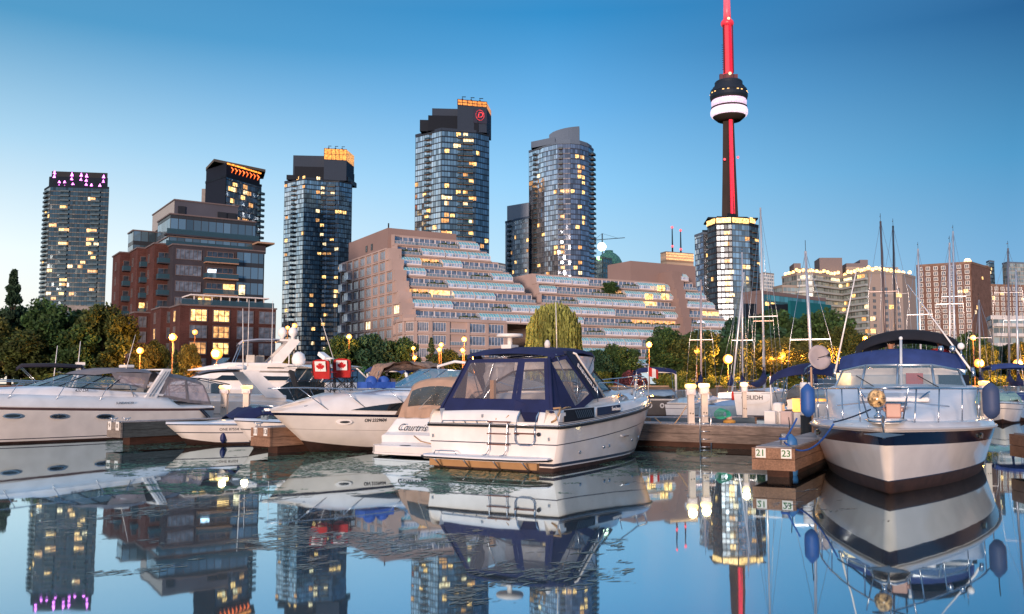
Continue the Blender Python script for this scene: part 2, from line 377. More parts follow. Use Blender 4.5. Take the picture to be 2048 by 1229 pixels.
def balc_mesh(w, d, slab, rail, h=1.05):
    b = MB(); b.box((0, -d/2, -.1), (w, d, .2)); b.box((0, -d+.04, h/2), (w-.02, .05, h), mi=1)
    b.box((-w/2+.04, -d/2, h/2), (.05, d-.12, h), mi=1); b.box((w/2-.04, -d/2, h/2), (.05, d-.12, h), mi=1)
    b.box((0, -d+.04, h+.03), (w, .09, .06)); return b.data('balcony', [slab, rail])
RAILG = mat('balcony glass', (.03,.075,.11), .4, var=0, alpha=.8, metal=.05, spec=.2)
SLABT = mat('tan balcony slab', (.16,.10,.07), .8, var=.1)
SLABG = mat('grey balcony slab', (.045,.05,.055), .8, var=.1)
ROOFM = mat('dark flat roof', (.06,.06,.065), .9)
def tower(name, label, pts, py_top, ref, mats, back=26, z0=1.5, fl=3.0, bay=1.5, lit=(), zoom=None, body=DARKC, balc=(), bm=None, group=None, top_slab=None, litw=1, sp=.3):
    P = [G(px, D) for px, D in pts]; zt = ZP(py_top, pts[ref][1])
    root = thing(name, label, 'building', (P[0].x, P[0].y, z0), 0, group)
    def K(mb, nm, ms): o = mb.obj(nm, ms, root); o.location = (-P[0].x, -P[0].y, -z0); return o
    k1 = 1+back/P[-1].y; k0 = 1+back/P[0].y; poly = [(p.x, p.y) for p in P]+[(P[-1].x*k1-1.5, P[-1].y*k1), (P[0].x*k0+1.5, P[0].y*k0)]
    b = MB(); b.prism(poly, z0, zt, 0, 1); K(b, 'body', [body, ROOFM])
    frs = [fr2(P[i], P[i+1]) for i in range(len(P)-1)]; cw = MB()
    for i, f in enumerate(frs): quad_fr(cw, f, 0, f.L, z0, zt-.8, .16, i % len(mats), vo=z0)
    f = fr2(P[-1], Vector(poly[len(P)])); quad_fr(cw, f, 0, f.L, z0, zt-.8, .16, 0, vo=z0)
    f = fr2(Vector(poly[-1]), P[0]); quad_fr(cw, f, 0, f.L, z0, zt-.8, .16, 0, vo=z0)
    K(cw, 'curtain_wall', mats)
    par = b = MB()
    for f in frs: box_fr(b, f, -.1, f.L+.1, -.1, .35, zt-.8, zt+.5)
    K(b, 'parapet', [body])
    hold = root
    if lit:
        n0 = len(root.children)
        lit_windows(root, frs, z0, lit, bay, fl, zoom, wm=litw, sp=sp)
        for o in root.children[n0:]:
            if o.name.startswith('window'): o.location -= Vector((P[0].x, P[0].y, z0))
    nf = int((zt-.8-z0)/fl); tot = 0; rest = MB()
    for (si, u, w, d) in balc:
        f = frs[si]; me = balc_mesh(w, d, bm[0], bm[1])
        for k in range(nf-1, 1, -1):
            q = f.p(u*f.L, .17, z0+k*fl)
            if tot < 100: kid(me, 'balcony', root, q-Vector((P[0].x, P[0].y, z0)), f.ang)
            else: rest.box(f.p(u*f.L, .17+d/2, z0+k*fl-.1), (w, d, .2), rz=f.ang); rest.box(f.p(u*f.L, .17+d-.04, z0+k*fl+.55), (w, .05, 1), rz=f.ang, mi=1)
            tot += 1
    if rest.f: tag(K(rest, 'balconies', list(bm)), kind='stuff')
    return root, frs, zt, K
def ex(K, nm, poly, z0, z1, m, uvm=None):
    b = MB(); b.prism(poly, z0, z1); return K(b, nm, m)
def pxpoly(a, bb, Da, Db, dep):
    A, B = G(a, Da), G(bb, Db); return [(A.x, A.y), (B.x, B.y), (B.x+2, B.y+dep), (A.x+2, A.y+dep)]
Z1 = (40, 300, 2.671); Z2 = (530, 180, 2.275); Z4 = (960, 230, 2.509); Z6 = (1460, 430, 3.483)
# --- far left dark tower with magenta lights
gA = curtain('dark green glass', (.045,.10,.14), (.008,.012,.017), (.012,.018,.024), bay=1.6, fl=3.1, mw=.14, sp=.22, metal=.6, rough=.08)
gB = curtain('balcony bay glass', (.14,.19,.22), (.04,.045,.05), (.06,.06,.065), bay=3, fl=3.1, mw=.2, sp=.3, metal=.4, rough=.1)
lit1 = [(368,270),(385,270),(215,310),(235,310),(135,350),(150,350),(120,400),(150,405),(175,408),(220,440),(238,440),(358,425),(378,425),(392,425),(215,493),(232,493),(358,480),(378,490),(395,500),(360,500),(365,555),(380,575),(120,610),(140,640),(325,600),(320,628),(365,652),(390,655),(265,630),(215,690),(230,695),(215,712),(230,712),(372,745),(220,765),(262,765),(135,780),(165,785),(178,785)]
r, frs, zt, K = tower('apartment_tower', 'dark glass tower at the far left with magenta lights round its crown', [(72,612),(84,600),(203,606)], 372, 1, [gB, gA], lit=lit1, zoom=Z1, fl=3.1, bay=1.6, litw=2,
    balc=[(0,.5,9,1.6),(1,.25,5.5,1.2),(1,.78,5.5,1.2)], bm=(SLABG, RAILG), back=30)
pl = [tuple(G(80,603)), tuple(G(87,601.5)), tuple(G(200,607)), tuple(G(198,630)), tuple(G(82,630))]
ex(K, 'crown', pl, zt-.2, ZP(352,600), DARKC)
pl2 = [tuple(G(85,602.5)), tuple(G(199,608)), tuple(G(197,630)), tuple(G(85,630))]
b = MB(); A, B = G(85,602.2), G(199,607.7); f = fr2(A, B)
b.prism(pl2, ZP(352,600)+.02, ZP(341,600)); K(b, 'crown_screen', curtain('crown screen', (.06,.13,.17), (.01,.015,.02), (.01,.015,.02), bay=2.2, fl=6, metal=.3))
PINK = glow('magenta light', (.95,.22,.95), 5)
b = MB()
for (zx, zy) in [(137,118),(137,140),(232,130),(232,152),(283,132),(283,155),(312,138),(312,160),(312,182),(312,207),(405,142),(405,166),(165,168),(165,190),(195,168),(195,192),(240,178),(240,200),(341,185),(341,208),(387,187),(387,212)]:
    px, py = 40+zx/2.671, 300+zy/2.671; u = f.u_at(px); q = f.p(u, .5); z = ZP(py, q.y)
    bb = MB(); bb.lathe([(1.1,0),(.75,.8),(.3,2.0),(.02,2.6)], (q.x, q.y, z-1.3), 8); K(bb, 'crown_light', PINK)
# podium of it
pr = thing('podium_building', 'low pale concrete podium at the foot of the far left tower', 'building', (*G(120,560), 1.5))
b = MB(); b.prism([(p[0]-pr.location.x, p[1]-pr.location.y) for p in pxpoly(118,226,560,566,20)], 0, ZP(612,560)-1.5); b.obj('body', CONC, pr)
b = MB(); f = fr2(G(118,560)-G(120,560), G(226,566)-G(120,560)); quad_fr(b, f, 1, f.L-1, 1, ZP(622,560)-1.5, .1); b.obj('curtain_wall', gA, pr)

# --- tower behind the brick building with the orange lit roof
gC = curtain('blue grey glass', (.09,.17,.25), (.010,.014,.022), (.02,.03,.045), bay=1.5, fl=3.0, mw=.14, sp=.25)
lit3 = [(1120,215),(1140,218),(1195,225),(1220,230),(1195,205),(1130,280),(1225,310),(1155,368),(1165,368),(1190,392),(1205,392),(1225,395),(1240,437),(1147,180),(1182,268)]
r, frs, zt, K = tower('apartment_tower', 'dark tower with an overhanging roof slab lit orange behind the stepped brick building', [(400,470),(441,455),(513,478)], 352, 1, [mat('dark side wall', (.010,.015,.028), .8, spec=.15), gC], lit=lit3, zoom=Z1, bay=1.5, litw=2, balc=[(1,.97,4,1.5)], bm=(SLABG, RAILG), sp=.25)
ex(K, 'crown', [tuple(G(400,470)), tuple(G(441,455)), tuple(G(510,477)), tuple(G(508,490)), tuple(G(404,490))], zt, ZP(326,455), mat('dark side wall', (.010,.015,.028), .8, spec=.15))
b = MB(); b.prism([tuple(G(399,471)), tuple(G(415,452)), tuple(G(521,475)), tuple(G(517,492)), tuple(G(404,492))], ZP(326,455)+.02, ZP(322,455)+.3); K(b, 'roof_slab', mat('roof slab', (.10,.09,.08), .7))
OR = glow('orange strip light', (1.0,.30,.04), 3.0)
f = fr2(G(441,455), G(510,477)); b = MB(); box_fr(b, f, 0, f.L, .3, .9, ZP(326,455)-.7, ZP(326,455)-.1); K(b, 'strip_light', OR)
for k in range(8):
    b = MB(); u = f.L*(.14+.11*k); b.tube([f.p(u, .3, ZP(348,460)), f.p(u+1.1-.0*k, .3, ZP(348,460)+2), f.p(u-.4, .3, ZP(337,460))], [.15,.45,.12], 6); K(b, 'uplight', glow('red uplight', (1.0,.16,.03), 2.2))
wg = thing('apartment_tower', 'sliver of a grey balconied tower peeping left of the orange roofed tower', 'building', (*G(392,500), 1.5))
b = MB(); b.prism([(0,0),(4,0),(4,10),(0,10)], 0, ZP(378,500)-1.5); b.obj('body', CONC, wg)
me = balc_mesh(4, 1.2, SLABG, RAILG)
for k in range(20, 34): kid(me, 'balcony', wg, (2, 0, k*3.0))

# --- tall tower left of centre
gL = curtain('pale reflecting glass', (.66,.72,.75), (.012,.016,.024), (.07,.085,.11), bay=1.7, fl=3.0, mw=.22, sp=.2, metal=.85, tilt=.035)
gD = curtain('deep blue glass', (.09,.17,.25), (.008,.012,.02), (.012,.02,.034), bay=1.5, fl=3.0, mw=.16, sp=.22, metal=.6)
gE = curtain('mid blue glass', (.17,.30,.40), (.010,.015,.024), (.02,.034,.055), bay=1.5, fl=3.0, mw=.16, sp=.25, metal=.6)
litB4 = [(235,403),(175,410),(175,435),(150,412),(93,447),(265,460),(238,467),(258,475),(303,467),(363,552),(330,568),(345,568),(262,625),(235,600),(175,652),(262,670),(305,690),(262,712),(330,737),(238,750),(262,755),(285,742),(95,890),(212,943),(260,863),(325,845),(325,910),(330,925),(212,985),(330,990),(95,1000),(270,1035),(215,1095),(260,1080),(97,1145),(215,1160),(275,1170),(93,680),(95,760),(95,592),(238,555),(340,820),(320,935),(265,990),(255,1125)]
FTX = mat('tower penthouse cladding', (.028,.042,.068), .7, var=.1, spec=.25)
def quay_tower(label, pts, top, steps, pent, fin, lit, extra_lit):
    if extra_lit:   # the tallest one stands nearer the water
        q = .90; pts = [(a, D*q) for a, D in pts]; steps = [(a, c, Da*q, Db*q, dep, t, m) for a, c, Da, Db, dep, t, m in steps]; pent = (*pent[:2], pent[2]*q, pent[3]*q, *pent[4:]); fin = (*fin[:2], fin[2]*q, fin[3]*q, *fin[4:])
    r, frs, zt, K = tower('apartment_tower', label, pts, top, 1, [gL, gE, gD, gD], lit=lit, zoom=Z2, litw=1.6, body=FTX,
        balc=[(0,.5,3.2,1.3),(2,.5,5,1.4),(1,.98,2.5,1.2)], bm=(SLABT, RAILG))
    for (a, c, Da, Db, dep, t, m) in steps:
        b = MB(); z0 = zt-.2; b.prism(pxpoly(a, c, Da, Db, dep), z0, ZP(t, Da)); K(b, 'upper_storey', m)
    a, c, Da, Db, dep, t = pent; b = MB(); b.prism(pxpoly(a, c, Da, Db, dep), zt-.1, ZP(t, Da)); K(b, 'penthouse', FTX)
    a, c, Da, Db, dep, t, tb = fin; f = fr2(G(a, Da), G(c, Db)); P = pxpoly(a, c, Da, Db, dep)
    b = MB(); b.prism(P, ZP(tb, Db)+.05, ZP(t, Db)); K(b, 'lit_crown', glow('orange lit glass' if extra_lit else 'amber lit glass', (1.0,.36,.08) if extra_lit else (1.0,.42,.08), .8 if extra_lit else 1.0))
    b = MB(); b.prism(P, zt-.3, ZP(tb, Db)); K(b, 'crown_base', FTX)
    b = MB(); Zt, Zb = ZP(t, Db), ZP(tb, Db); n = 6
    for k in range(n+1): box_fr(b, f, f.L*k/n-.12, f.L*k/n+.12, .02, .3, Zb, Zt+.2)
    for z in (Zb, (Zb+Zt)/2, Zt): box_fr(b, f, 0, f.L, .0, .22, z, z+.25)
    K(b, 'crown_frame', BLACK)
    for k in range(3):
        b = MB(); q = f.p(f.L*(.2+.3*k), -2, Zt); b.box(q+Vector((0,0,.6)), (.8,1.2,1.2)); b.tube([q, q+Vector((0,0,2.4))], .12, 5); b.box(q+Vector((.7,0,2.3)), (2,.4,.3)); K(b, 'roof_davit', DARKC)
    return r, f, K, Zt, Zb
quay_tower('slim glass tower with an amber lit crown between the brick building and the terraced block', [(561,572),(601,560),(640,566),(672,567),(698,574)], 356,
    [(564,690,564,569,20,350,gE),(580,686,563,567,18,333,gD)], (577,684,572,575,14,311), (640,686,564,567,16,300,322), litB4, False)
litB5 = [(905,205),(882,210),(905,235),(925,240),(940,243),(865,268),(875,272),(828,288),(932,330),(955,338),(905,393),(932,420),(820,495),(800,495),(835,495),(820,518),(885,483),(932,490),(955,495),(905,532),(820,565),(850,568),(938,605,'g'),(932,648),(820,610),(800,610),(820,655),(835,655),(800,655),(870,728),(930,760),(1005,680),(985,725),(685,445),(728,590),(765,625),(742,545),(725,475),(820,445),(905,480),(960,298)]
r, f, K, Zt, Zb = quay_tower('tallest glass tower rising behind the terraced block with a red emblem near its top', [(827,514),(880,500),(918,503),(950,505),(977,512)], 258,
    [(835,955,504,506,20,240,gE),(852,955,503,505,18,231,gD)], (860,950,511,513,14,217), (912,972,502,507,15,205,216), litB5, True)
b = MB(); u0, u1 = f.L-6.2, f.L-1.2; box_fr(b, f, f.L-7, f.L, .15, .4, ZP(246,454), ZP(218,454)); K(b, 'sign_panel', mat('dark sign panel', (.03,.03,.05), .3))
REDL = glow('red sign light', (1.0,.08,.10), 3.0)
q = f.p((u0+u1)/2, .5, ZP(230,454))-Vector((r.location.x, r.location.y, r.location.z)); text('D', 4.2, glow('dim red sign', (1.0,.06,.08), 1.2), r, .05, q, (PI/2,0,f.ang), 'emblem', .25)
b = MB(); b.tube([q+Vector((2.2*math.cos(a)*f.e.x, 2.2*math.cos(a)*f.e.y, 2.7*math.sin(a))) for a in [k*PI/10 for k in range(20)]], .10, 5, closed=True); b.obj('emblem_ring', glow('dim red sign', (1.0,.06,.08), 1.2), r)

# --- curved tower right of centre and its lower wing
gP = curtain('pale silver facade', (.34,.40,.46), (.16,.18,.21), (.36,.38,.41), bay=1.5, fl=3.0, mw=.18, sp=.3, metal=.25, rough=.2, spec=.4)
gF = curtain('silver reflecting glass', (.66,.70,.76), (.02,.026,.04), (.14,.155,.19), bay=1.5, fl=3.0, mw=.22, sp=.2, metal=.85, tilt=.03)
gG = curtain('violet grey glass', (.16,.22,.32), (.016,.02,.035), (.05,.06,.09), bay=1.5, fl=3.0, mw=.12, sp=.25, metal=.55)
litB6 = [(488,207),(515,207),(503,207),(490,272),(513,272),(490,297),(492,320),(513,320),(520,352),(517,392),(495,460),(460,375),(430,380),(405,380),(380,383),(408,520),(518,512),(518,553),(490,575),(410,660),(375,665),(412,688),(378,690),(497,665),(497,738),(478,758),(503,808),(503,835),(290,750),(315,610),(335,812),(290,865),(405,780),(400,825,'g'),(290,318),(290,560)]
GREYP = mat('pale grey penthouse', (.10,.14,.20), .8, var=.08, spec=.2)
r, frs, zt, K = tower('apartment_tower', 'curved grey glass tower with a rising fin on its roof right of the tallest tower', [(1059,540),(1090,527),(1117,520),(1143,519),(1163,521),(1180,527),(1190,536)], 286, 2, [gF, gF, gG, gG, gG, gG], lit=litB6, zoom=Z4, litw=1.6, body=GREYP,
    balc=[(0,.45,2.6,1.3),(2,.25,2.4,1.5),(5,.7,5,1.6)], bm=(SLABT, RAILG))
ex(K, 'penthouse', pxpoly(1063,1112,532,521,18), zt, ZP(275,522), GREYP)
Pc = [tuple(G(px, D+.4)) for px, D in [(1113,521.5),(1143,519.5),(1162,521.5),(1178,527),(1187,534)]]
ex(K, 'upper_storey', Pc+[tuple(G(1180,548)), tuple(G(1118,548))], zt, ZP(281,522), GREYP)
b = MB(); N_ = 8; rows = []
for k in range(N_+1):
    px = 1100+62*k/N_; D = 530-2*math.sin(PI*k/N_); p = G(px, D); zz = ZP(270-17*(k/N_)**.6, 530); rows.append([(p.x, p.y, zt), (p.x, p.y, zz), (p.x+.5, p.y+5, zz), (p.x+.5, p.y+5, zt)])
b.loft(rows, sm=False); b.mesh([rows[0][i] for i in range(4)]+[rows[-1][i] for i in range(4)], [(0,1,2,3),(7,6,5,4)]); K(b, 'roof_fin', GREYP)
r, frs, zt, K = tower('apartment_tower', 'lower grey wing tower standing against the left side of the curved tower', [(1011,548),(1030,540),(1058,531)], 440, 1, [gP, gP], back=6, lit=[(180,630),(180,745),(235,640),(235,685),(175,780),(230,780),(160,700)], zoom=Z4, body=GREYP, balc=[(0,.5,3,1.3)], bm=(SLABG, RAILG))
ex(K, 'penthouse', pxpoly(1014,1058,544,533,12), zt, ZP(410,540), mat('silver penthouse', (.30,.34,.40), .7, spec=.2))

# --- small things on the skyline
WH = curtain('white office grid', (.25,.30,.34), (.62,.62,.60), (.66,.66,.64), bay=3, fl=3.4, mw=.9, sp=.4, metal=.2)
tower('office_building', 'small white office building between the tallest tower and the grey wing tower', [(986,700),(996,690),(1014,700)], 527, 1, [WH], body=CONC)
tower('office_building', 'tiny white office block on the horizon right of the tower below the mast', [(1523,900),(1532,890),(1553,900)], 546, 1, [WH], body=CONC)
GD = curtain('green grey stone', (.10,.2,.22), (.32,.30,.26), (.36,.33,.29), bay=3, fl=3.6, mw=1.2, sp=.4, metal=.2)
r, frs, zt, K = tower('office_building', 'stone office building with a green lit dome below a construction crane', [(1190,655),(1207,640),(1226,650)], 515, 1, [GD], body=mat('buff stone', (.30,.28,.24), .8), back=40)
q = G(1212,655); b = MB(); zc = ZP(528,655); Rr = (1250-1192)/2*655/1800
b.lathe([(Rr,zt*0-2),(Rr,0),(Rr*.93,3),(Rr*.75,6.5),(Rr*.5,9),(Rr*.3,10.2),(Rr*.3,11.6),(.05,12)], (G(1221,665).x, 668, zc), 20); K(b, 'dome', mat('green copper dome', (.16,.33,.24), .5))
b = MB(); b.prism([tuple(G(1226,650)), tuple(G(1250,656)), tuple(G(1250,690)), tuple(G(1228,690))], 1.5, zc-1); K(b, 'wing', mat('dark wing cladding', (.07,.09,.10), .6))
b = MB(); b.ball((G(1206,640).x, 640, ZP(494,640)), 3.0, 12, 8); K(b, 'floodlight', glow('green white floodlight', (.85,1.0,.62), 14))
b = MB(); b.ball((G(1197,652).x, 645, ZP(515,640)), 1.5, 12, 8); K(b, 'floodlight', glow('green floodlight', (.45,1.0,.35), 4))
cr = thing('tower_crane', 'thin tower crane with a long jib above the green domed building', 'crane', (*G(1207,668), 1.5)); b = MB()
h = ZP(478,668)-1.5; b.tube([(0,0,h*.7),(0,0,h+4)], .5, 4); jb = h-1
b.tube([(-6,0,jb),(17,0,jb+1.8)], .28, 4); b.tube([(0,0,h+4),(12,0,jb+1.4)], .1, 4); b.tube([(0,0,h+4),(-6,0,jb)], .1, 4); b.box((-5.5,0,jb-.8), (2,1,1.5)); b.obj('jib', mat('crane steel', (.3,.32,.32), .6), cr)
r, frs, zt, K = tower('office_building', 'narrow building with an amber lit top floor left of the domed building roofline', [(1228,395),(1238,390),(1260,400)], 532, 1, [gE], fl=3.4, body=CONC, back=12)
f = frs[1]; b = MB(); box_fr(b, f, 0, f.L, .2, .5, ZP(556,392), ZP(533,392)); K(b, 'lit_floor', WARM); b = MB(); box_fr(b, frs[0], 0, frs[0].L, .2, .5, ZP(556,392), ZP(533,392)); K(b, 'lit_floor', WARM2)
r, frs, zt, K = tower('office_tower', 'distant tower with horizontal amber bands and two red tipped masts on its roof', [(1325,900),(1336,890),(1391,905)], 504, 1, [curtain('banded stone', (.5,.32,.2), (.4,.33,.28), (.5,.38,.28), bay=400, fl=4, mw=.01, sp=.45, metal=0, rough=.6)], body=CONC, back=30)
for k, py in enumerate((508,513,519)):
    b = MB(); box_fr(b, frs[1], 0, frs[1].L, .3, .6, ZP(py,895)-.8, ZP(py,895)+.8); K(b, 'strip_light', glow('amber strip', (1.0,.55,.25), 1.2))
for px, py in ((1349,455),(1366,461)):
    q = G(px, 900); b = MB(); b.tube([(q.x,q.y,zt-1),(q.x,q.y,ZP(py,900))], [.9,.5], 6); b.ball((q.x,q.y,ZP(py,900)), 1.3, mi=1); b.ball((q.x,q.y,ZP(py+38,900)), 1.3, mi=1); K(b, 'mast', [DARKC, REDL])
am = thing('radio_mast', 'thin distant radio mast with a red light right of the tower base', 'mast', (*G(1529,1000), 1.5)); b = MB(); b.tube([(0,0,0),(0,0,ZP(508,1000))], [.5,.25], 5); b.ball((0,0,ZP(508,1000)), 1.1, mi=1); b.obj('mast', [mat('mast steel', (.4,.42,.45), .6), REDL], am)

# ================================================================ broadcast tower
def broadcast():
    D = 1107.0; q = Vector((XP(1458, D, 215), D)); r = thing('broadcast_tower', 'very tall concrete broadcast tower with a red lit shaft and a white glowing ring pod', 'tower', (q.x, q.y, 1.5))
    Zq = lambda py: ZP(py, D)-1.5; s = D/1800
    conc = mat('tower concrete', (.035,.028,.027), .85, var=.1, vs=.05); ring = mat('tower dark ring', (.016,.024,.04), .5, var=.1, vs=.1)
    b = MB(); zs = [0, Zq(430), Zq(330), Zq(240)]; hw = [32*s, 19*s, 15.5*s, 13*s]
    rows = []       # Y-shaped shaft: three legs round a hexagonal core
    for z, w in zip(zs, hw):
        row = []
        for k in range(12):
            a = PI*2*k/12+R(30); leg = k % 4 in (0, 1)
            row.append((math.cos(a-(.0))*w*(1 if leg else .55), math.sin(a)*w*(1 if leg else .55), z))
        rows.append(row)
    b.loft(rows, closed=True, sm=False); b.obj('shaft', conc, r)
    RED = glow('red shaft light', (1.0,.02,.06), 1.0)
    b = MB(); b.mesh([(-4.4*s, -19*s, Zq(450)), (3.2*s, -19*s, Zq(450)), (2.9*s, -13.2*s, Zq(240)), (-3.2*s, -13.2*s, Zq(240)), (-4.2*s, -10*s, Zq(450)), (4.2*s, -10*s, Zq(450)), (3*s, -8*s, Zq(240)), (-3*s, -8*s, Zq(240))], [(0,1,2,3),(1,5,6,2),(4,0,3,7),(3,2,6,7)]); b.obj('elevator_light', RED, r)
    P = lambda lst: [(w*s, Zq(y)) for y, w in lst]
    WHG = glow('white ring light', (1.0,.78,.95), 1.1)
    b = MB(); b.lathe(P([(243,13),(242,24),(236,31),(234,33)]), (0,0,0), 32); b.obj('pod_underside', conc, r)
    b = MB(); b.lathe(P([(234,33),(233,35.5),(229,37.5),(223,37.5),(219,36),(218,34)]), (0,0,0), 40); b.obj('radome', WHG, r)
    b = MB(); b.lathe(P([(214.5,34),(210,35.5),(204,35.5),(202,34.5)]), (0,0,0), 40); b.obj('ring_light', glow('soft ring light', (.95,.72,.98), .9), r)
    b = MB(); b.lathe(P([(218,33.5),(217,36),(215.5,36),(214.5,33.5)]), (0,0,0), 40); b.lathe(P([(202,34),(201,36.8),(200.2,36.8),(199.95,34)]), (0,0,0), 40); b.obj('pod_floor', conc, r)
    b = MB(); b.lathe(P([(199.9,36),(196,38),(190,38),(189,36.5),(187,36.5),(186,37.5),(181,36),(180,33),(176,32),(175,29),(170,28),(166,28),(164,26),(163,18)]), (0,0,0), 40, sm=False); b.obj('pod', ring, r)
    b = MB()
    for k in range(24):
        a = 2*PI*k/24
        if k % 3: b.box((math.cos(a)*37.4*s, math.sin(a)*37.4*s, Zq(188.5)), (.8,2.2,.9), rz=a)
    b.obj('deck_lights', WARM, r)
    b = MB(); b.lathe(P([(163,14),(152,14),(150,10.5)]), (0,0,0), 12, sm=False); b.box((-16*s,-5*s,Zq(157)), (4,4,8)); b.box((13*s,-5*s,Zq(157)), (5,5,7)); b.obj('equipment_level', mat('pinkish dark steel', (.12,.05,.06), .6), r)
    b = MB(); b.ball((0,-14.5*s,Zq(152)), 2.0); b.obj('beacon', WARM2, r)
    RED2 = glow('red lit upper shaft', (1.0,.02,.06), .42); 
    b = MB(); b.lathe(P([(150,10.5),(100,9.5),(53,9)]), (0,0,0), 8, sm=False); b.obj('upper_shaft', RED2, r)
    b = MB(); b.box((-9.6*s,-6*s,Zq(100)), (1.6,1.6,Zq(53)-Zq(148))); b.box((9.4*s,-5*s,Zq(100)), (1.2,1.2,Zq(53)-Zq(148))); b.obj('shaft_edge', mat('dark red steel', (.10,.015,.02), .6), r)
    b = MB()
    for k in range(12): b.box((-11.5*s, -4*s, Zq(92+4.4*k)), (2.2,.5,.5))
    b.obj('antenna_rungs', ring, r)
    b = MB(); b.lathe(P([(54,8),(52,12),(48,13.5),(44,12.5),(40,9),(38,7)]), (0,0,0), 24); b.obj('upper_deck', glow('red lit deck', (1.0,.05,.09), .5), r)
    b = MB(); b.ball((0,-12*s,Zq(42)), 1.8); b.obj('beacon', WARM2, r)
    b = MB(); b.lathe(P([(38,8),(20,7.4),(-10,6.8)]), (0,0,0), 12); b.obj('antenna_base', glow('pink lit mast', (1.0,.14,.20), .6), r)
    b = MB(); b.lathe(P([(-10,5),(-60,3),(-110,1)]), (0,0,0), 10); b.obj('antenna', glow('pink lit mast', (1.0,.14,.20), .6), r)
    for (x, py) in ((-17,448),(17.5,440),(-14,322),(13,318)):
        b = MB(); b.ball((x*s,-12*s,Zq(py)), 1.5); b.obj('warning_light', REDL, r)
broadcast()
# --- condo in front of it
gH = curtain('teal reflecting glass', (.42,.55,.62), (.06,.08,.10), (.12,.16,.19), bay=2.0, fl=3.0, mw=.22, sp=.22, metal=.75, tilt=.03)
gI = curtain('brown dusk glass', (.06,.09,.12), (.02,.02,.025), (.05,.045,.05), bay=2.0, fl=3.0, mw=.3, sp=.3, metal=.3, rough=.2, spec=.3)
litT = [(1330,615),(1350,615),(1225,650),(1385,645),(1400,645),(1230,745),(1395,745),(1258,790),(1235,810),(1230,850),(1230,880),(1320,775),(1340,775),(1165,818),(1225,605),(1250,905),(1240,925)]
r, frs, zt, K = tower('apartment_tower', 'glass tower with an amber lit top floor directly in front of the broadcast tower', [(1421,480),(1438,470),(1470,468),(1505,472),(1524,480)], 446, 1, [gI, gI, gH, gI], lit=litT, zoom=Z4, body=DARKC, balc=[(3,.5,5,1.4)], bm=(SLABT, RAILG), litw=1.4, bay=2.0)
for i in (0, 1, 2): b = MB(); f = frs[i]; box_fr(b, f, .3, f.L-.3, .15, .7, ZP(447,470), ZP(437,470)); K(b, 'lit_floor', WARM)
b = MB(); box_fr(b, frs[3], 1, frs[3].L*.55, .15, .7, ZP(447,475), ZP(437,475)); K(b, 'lit_floor', WARM)
ex(K, 'penthouse', pxpoly(1440,1503,474,476,14), zt, ZP(430,470), DARKC); ex(K, 'roof_slab', pxpoly(1422,1524,472,474,20), ZP(436,470)+.05, ZP(433,470), DARKC); ex(K, 'stair_head', pxpoly(1462,1480,474,476,10), zt, ZP(424,470), DARKC)
r, frs, zt, K = tower('apartment_tower', 'silver grey lower wing left of the amber topped tower', [(1395,500),(1412,490),(1440,495)], 466, 1, [gF, gF], back=15, lit=[(1118,880),(1140,700)], zoom=Z4, body=GREYP, balc=[(1,.3,2.5,1.2)], bm=(SLABG, RAILG))
ex(K, 'penthouse', pxpoly(1410,1428,494,494,8), zt, ZP(458,490), DARKC)
# --- low dark glass building
r, frs, zt, K = tower('glass_building', 'low dark building with a teal glass upper storey behind the trees', [(1488,330),(1526,322),(1655,352)], 584, 1, [mat('taupe wall', (.16,.12,.12), .8), curtain('teal glass', (.05,.22,.26), (.02,.05,.06), (.03,.10,.12), bay=3, fl=5, mw=.2, sp=.15, metal=.2)], body=mat('taupe wall', (.16,.12,.12), .8), back=40)
b = MB(); f = fr2(G(1488,326), G(1600,330)); box_fr(b, f, -.5, f.L, 2, 3, 1.5, ZP(610,328)); K(b, 'lower_facade', gD)
b = MB(); f = fr2(G(1580,322), G(1662,340)); box_fr(b, f, 0, f.L, 0, 1, 1.5, ZP(606,330)); K(b, 'glass_fins', curtain('teal fins', (.05,.35,.42), (.01,.10,.12), (.03,.2,.25), bay=.8, fl=30, mw=.2, sp=.0, metal=.2))
for i, px in enumerate((1534,1545)): b = MB(); f = fr2(G(1526,322), G(1655,352)); u = f.u_at(px); box_fr(b, f, u, u+1.8, .2, .5, ZP(612,325), ZP(605,325)); K(b, 'window', WARM)
# --- curved white condominium with a chain of roof lights
CREAM = mat('cream concrete', (.27,.235,.21), .8, var=.1, vs=.1)
gW = curtain('grey blue window wall', (.26,.33,.34), (.32,.32,.31), (.20,.20,.20), bay=2.4, fl=3.1, mw=.3, sp=.25, metal=.25, rough=.15)
ptsW = [(1570,470),(1600,455),(1632,452),(1662,462),(1690,470),(1716,458),(1744,448),(1812,455)]
litW = [(900,435),(915,435),(775,495),(770,510),(820,500),(860,572),(790,670),(940,655),(955,655),(935,745),(985,745),(950,825),(985,822),(965,828),(1165,555),(810,625),(1130,660)]
r, frs, zt, K = tower('condominium', 'wide cream curved condominium with a chain of amber lights along its roof terrace', ptsW+[(1838,470)], 548, 1, [gW, gW, gW, gW, gW, gW, mat('cream pier wall', (.30,.25,.23), .8), mat('cream pier wall', (.30,.25,.23), .8)], lit=litW, zoom=Z6, bay=2.4, fl=3.1, body=CREAM, litw=1.3, back=20)
for i in (0, 1, 2, 3, 4, 5):
    f = frs[i]; me = balc_mesh(f.L-.2, 1.5, CREAM, mat('pale rail', (.35,.40,.42), .4, alpha=.8, var=0), .9)
    for k in range(2, int((zt-1.5)/3.1)-(3 if i == 0 else 0)): kid(me, 'balcony', r, f.p(f.L/2, .2, 1.5+k*3.1)-r.location, f.ang)
f = frs[6]; wm_ = winm(2.0, 1.8, mat('dim window glass', (.12,.14,.16), .1, metal=.4), CREAM)
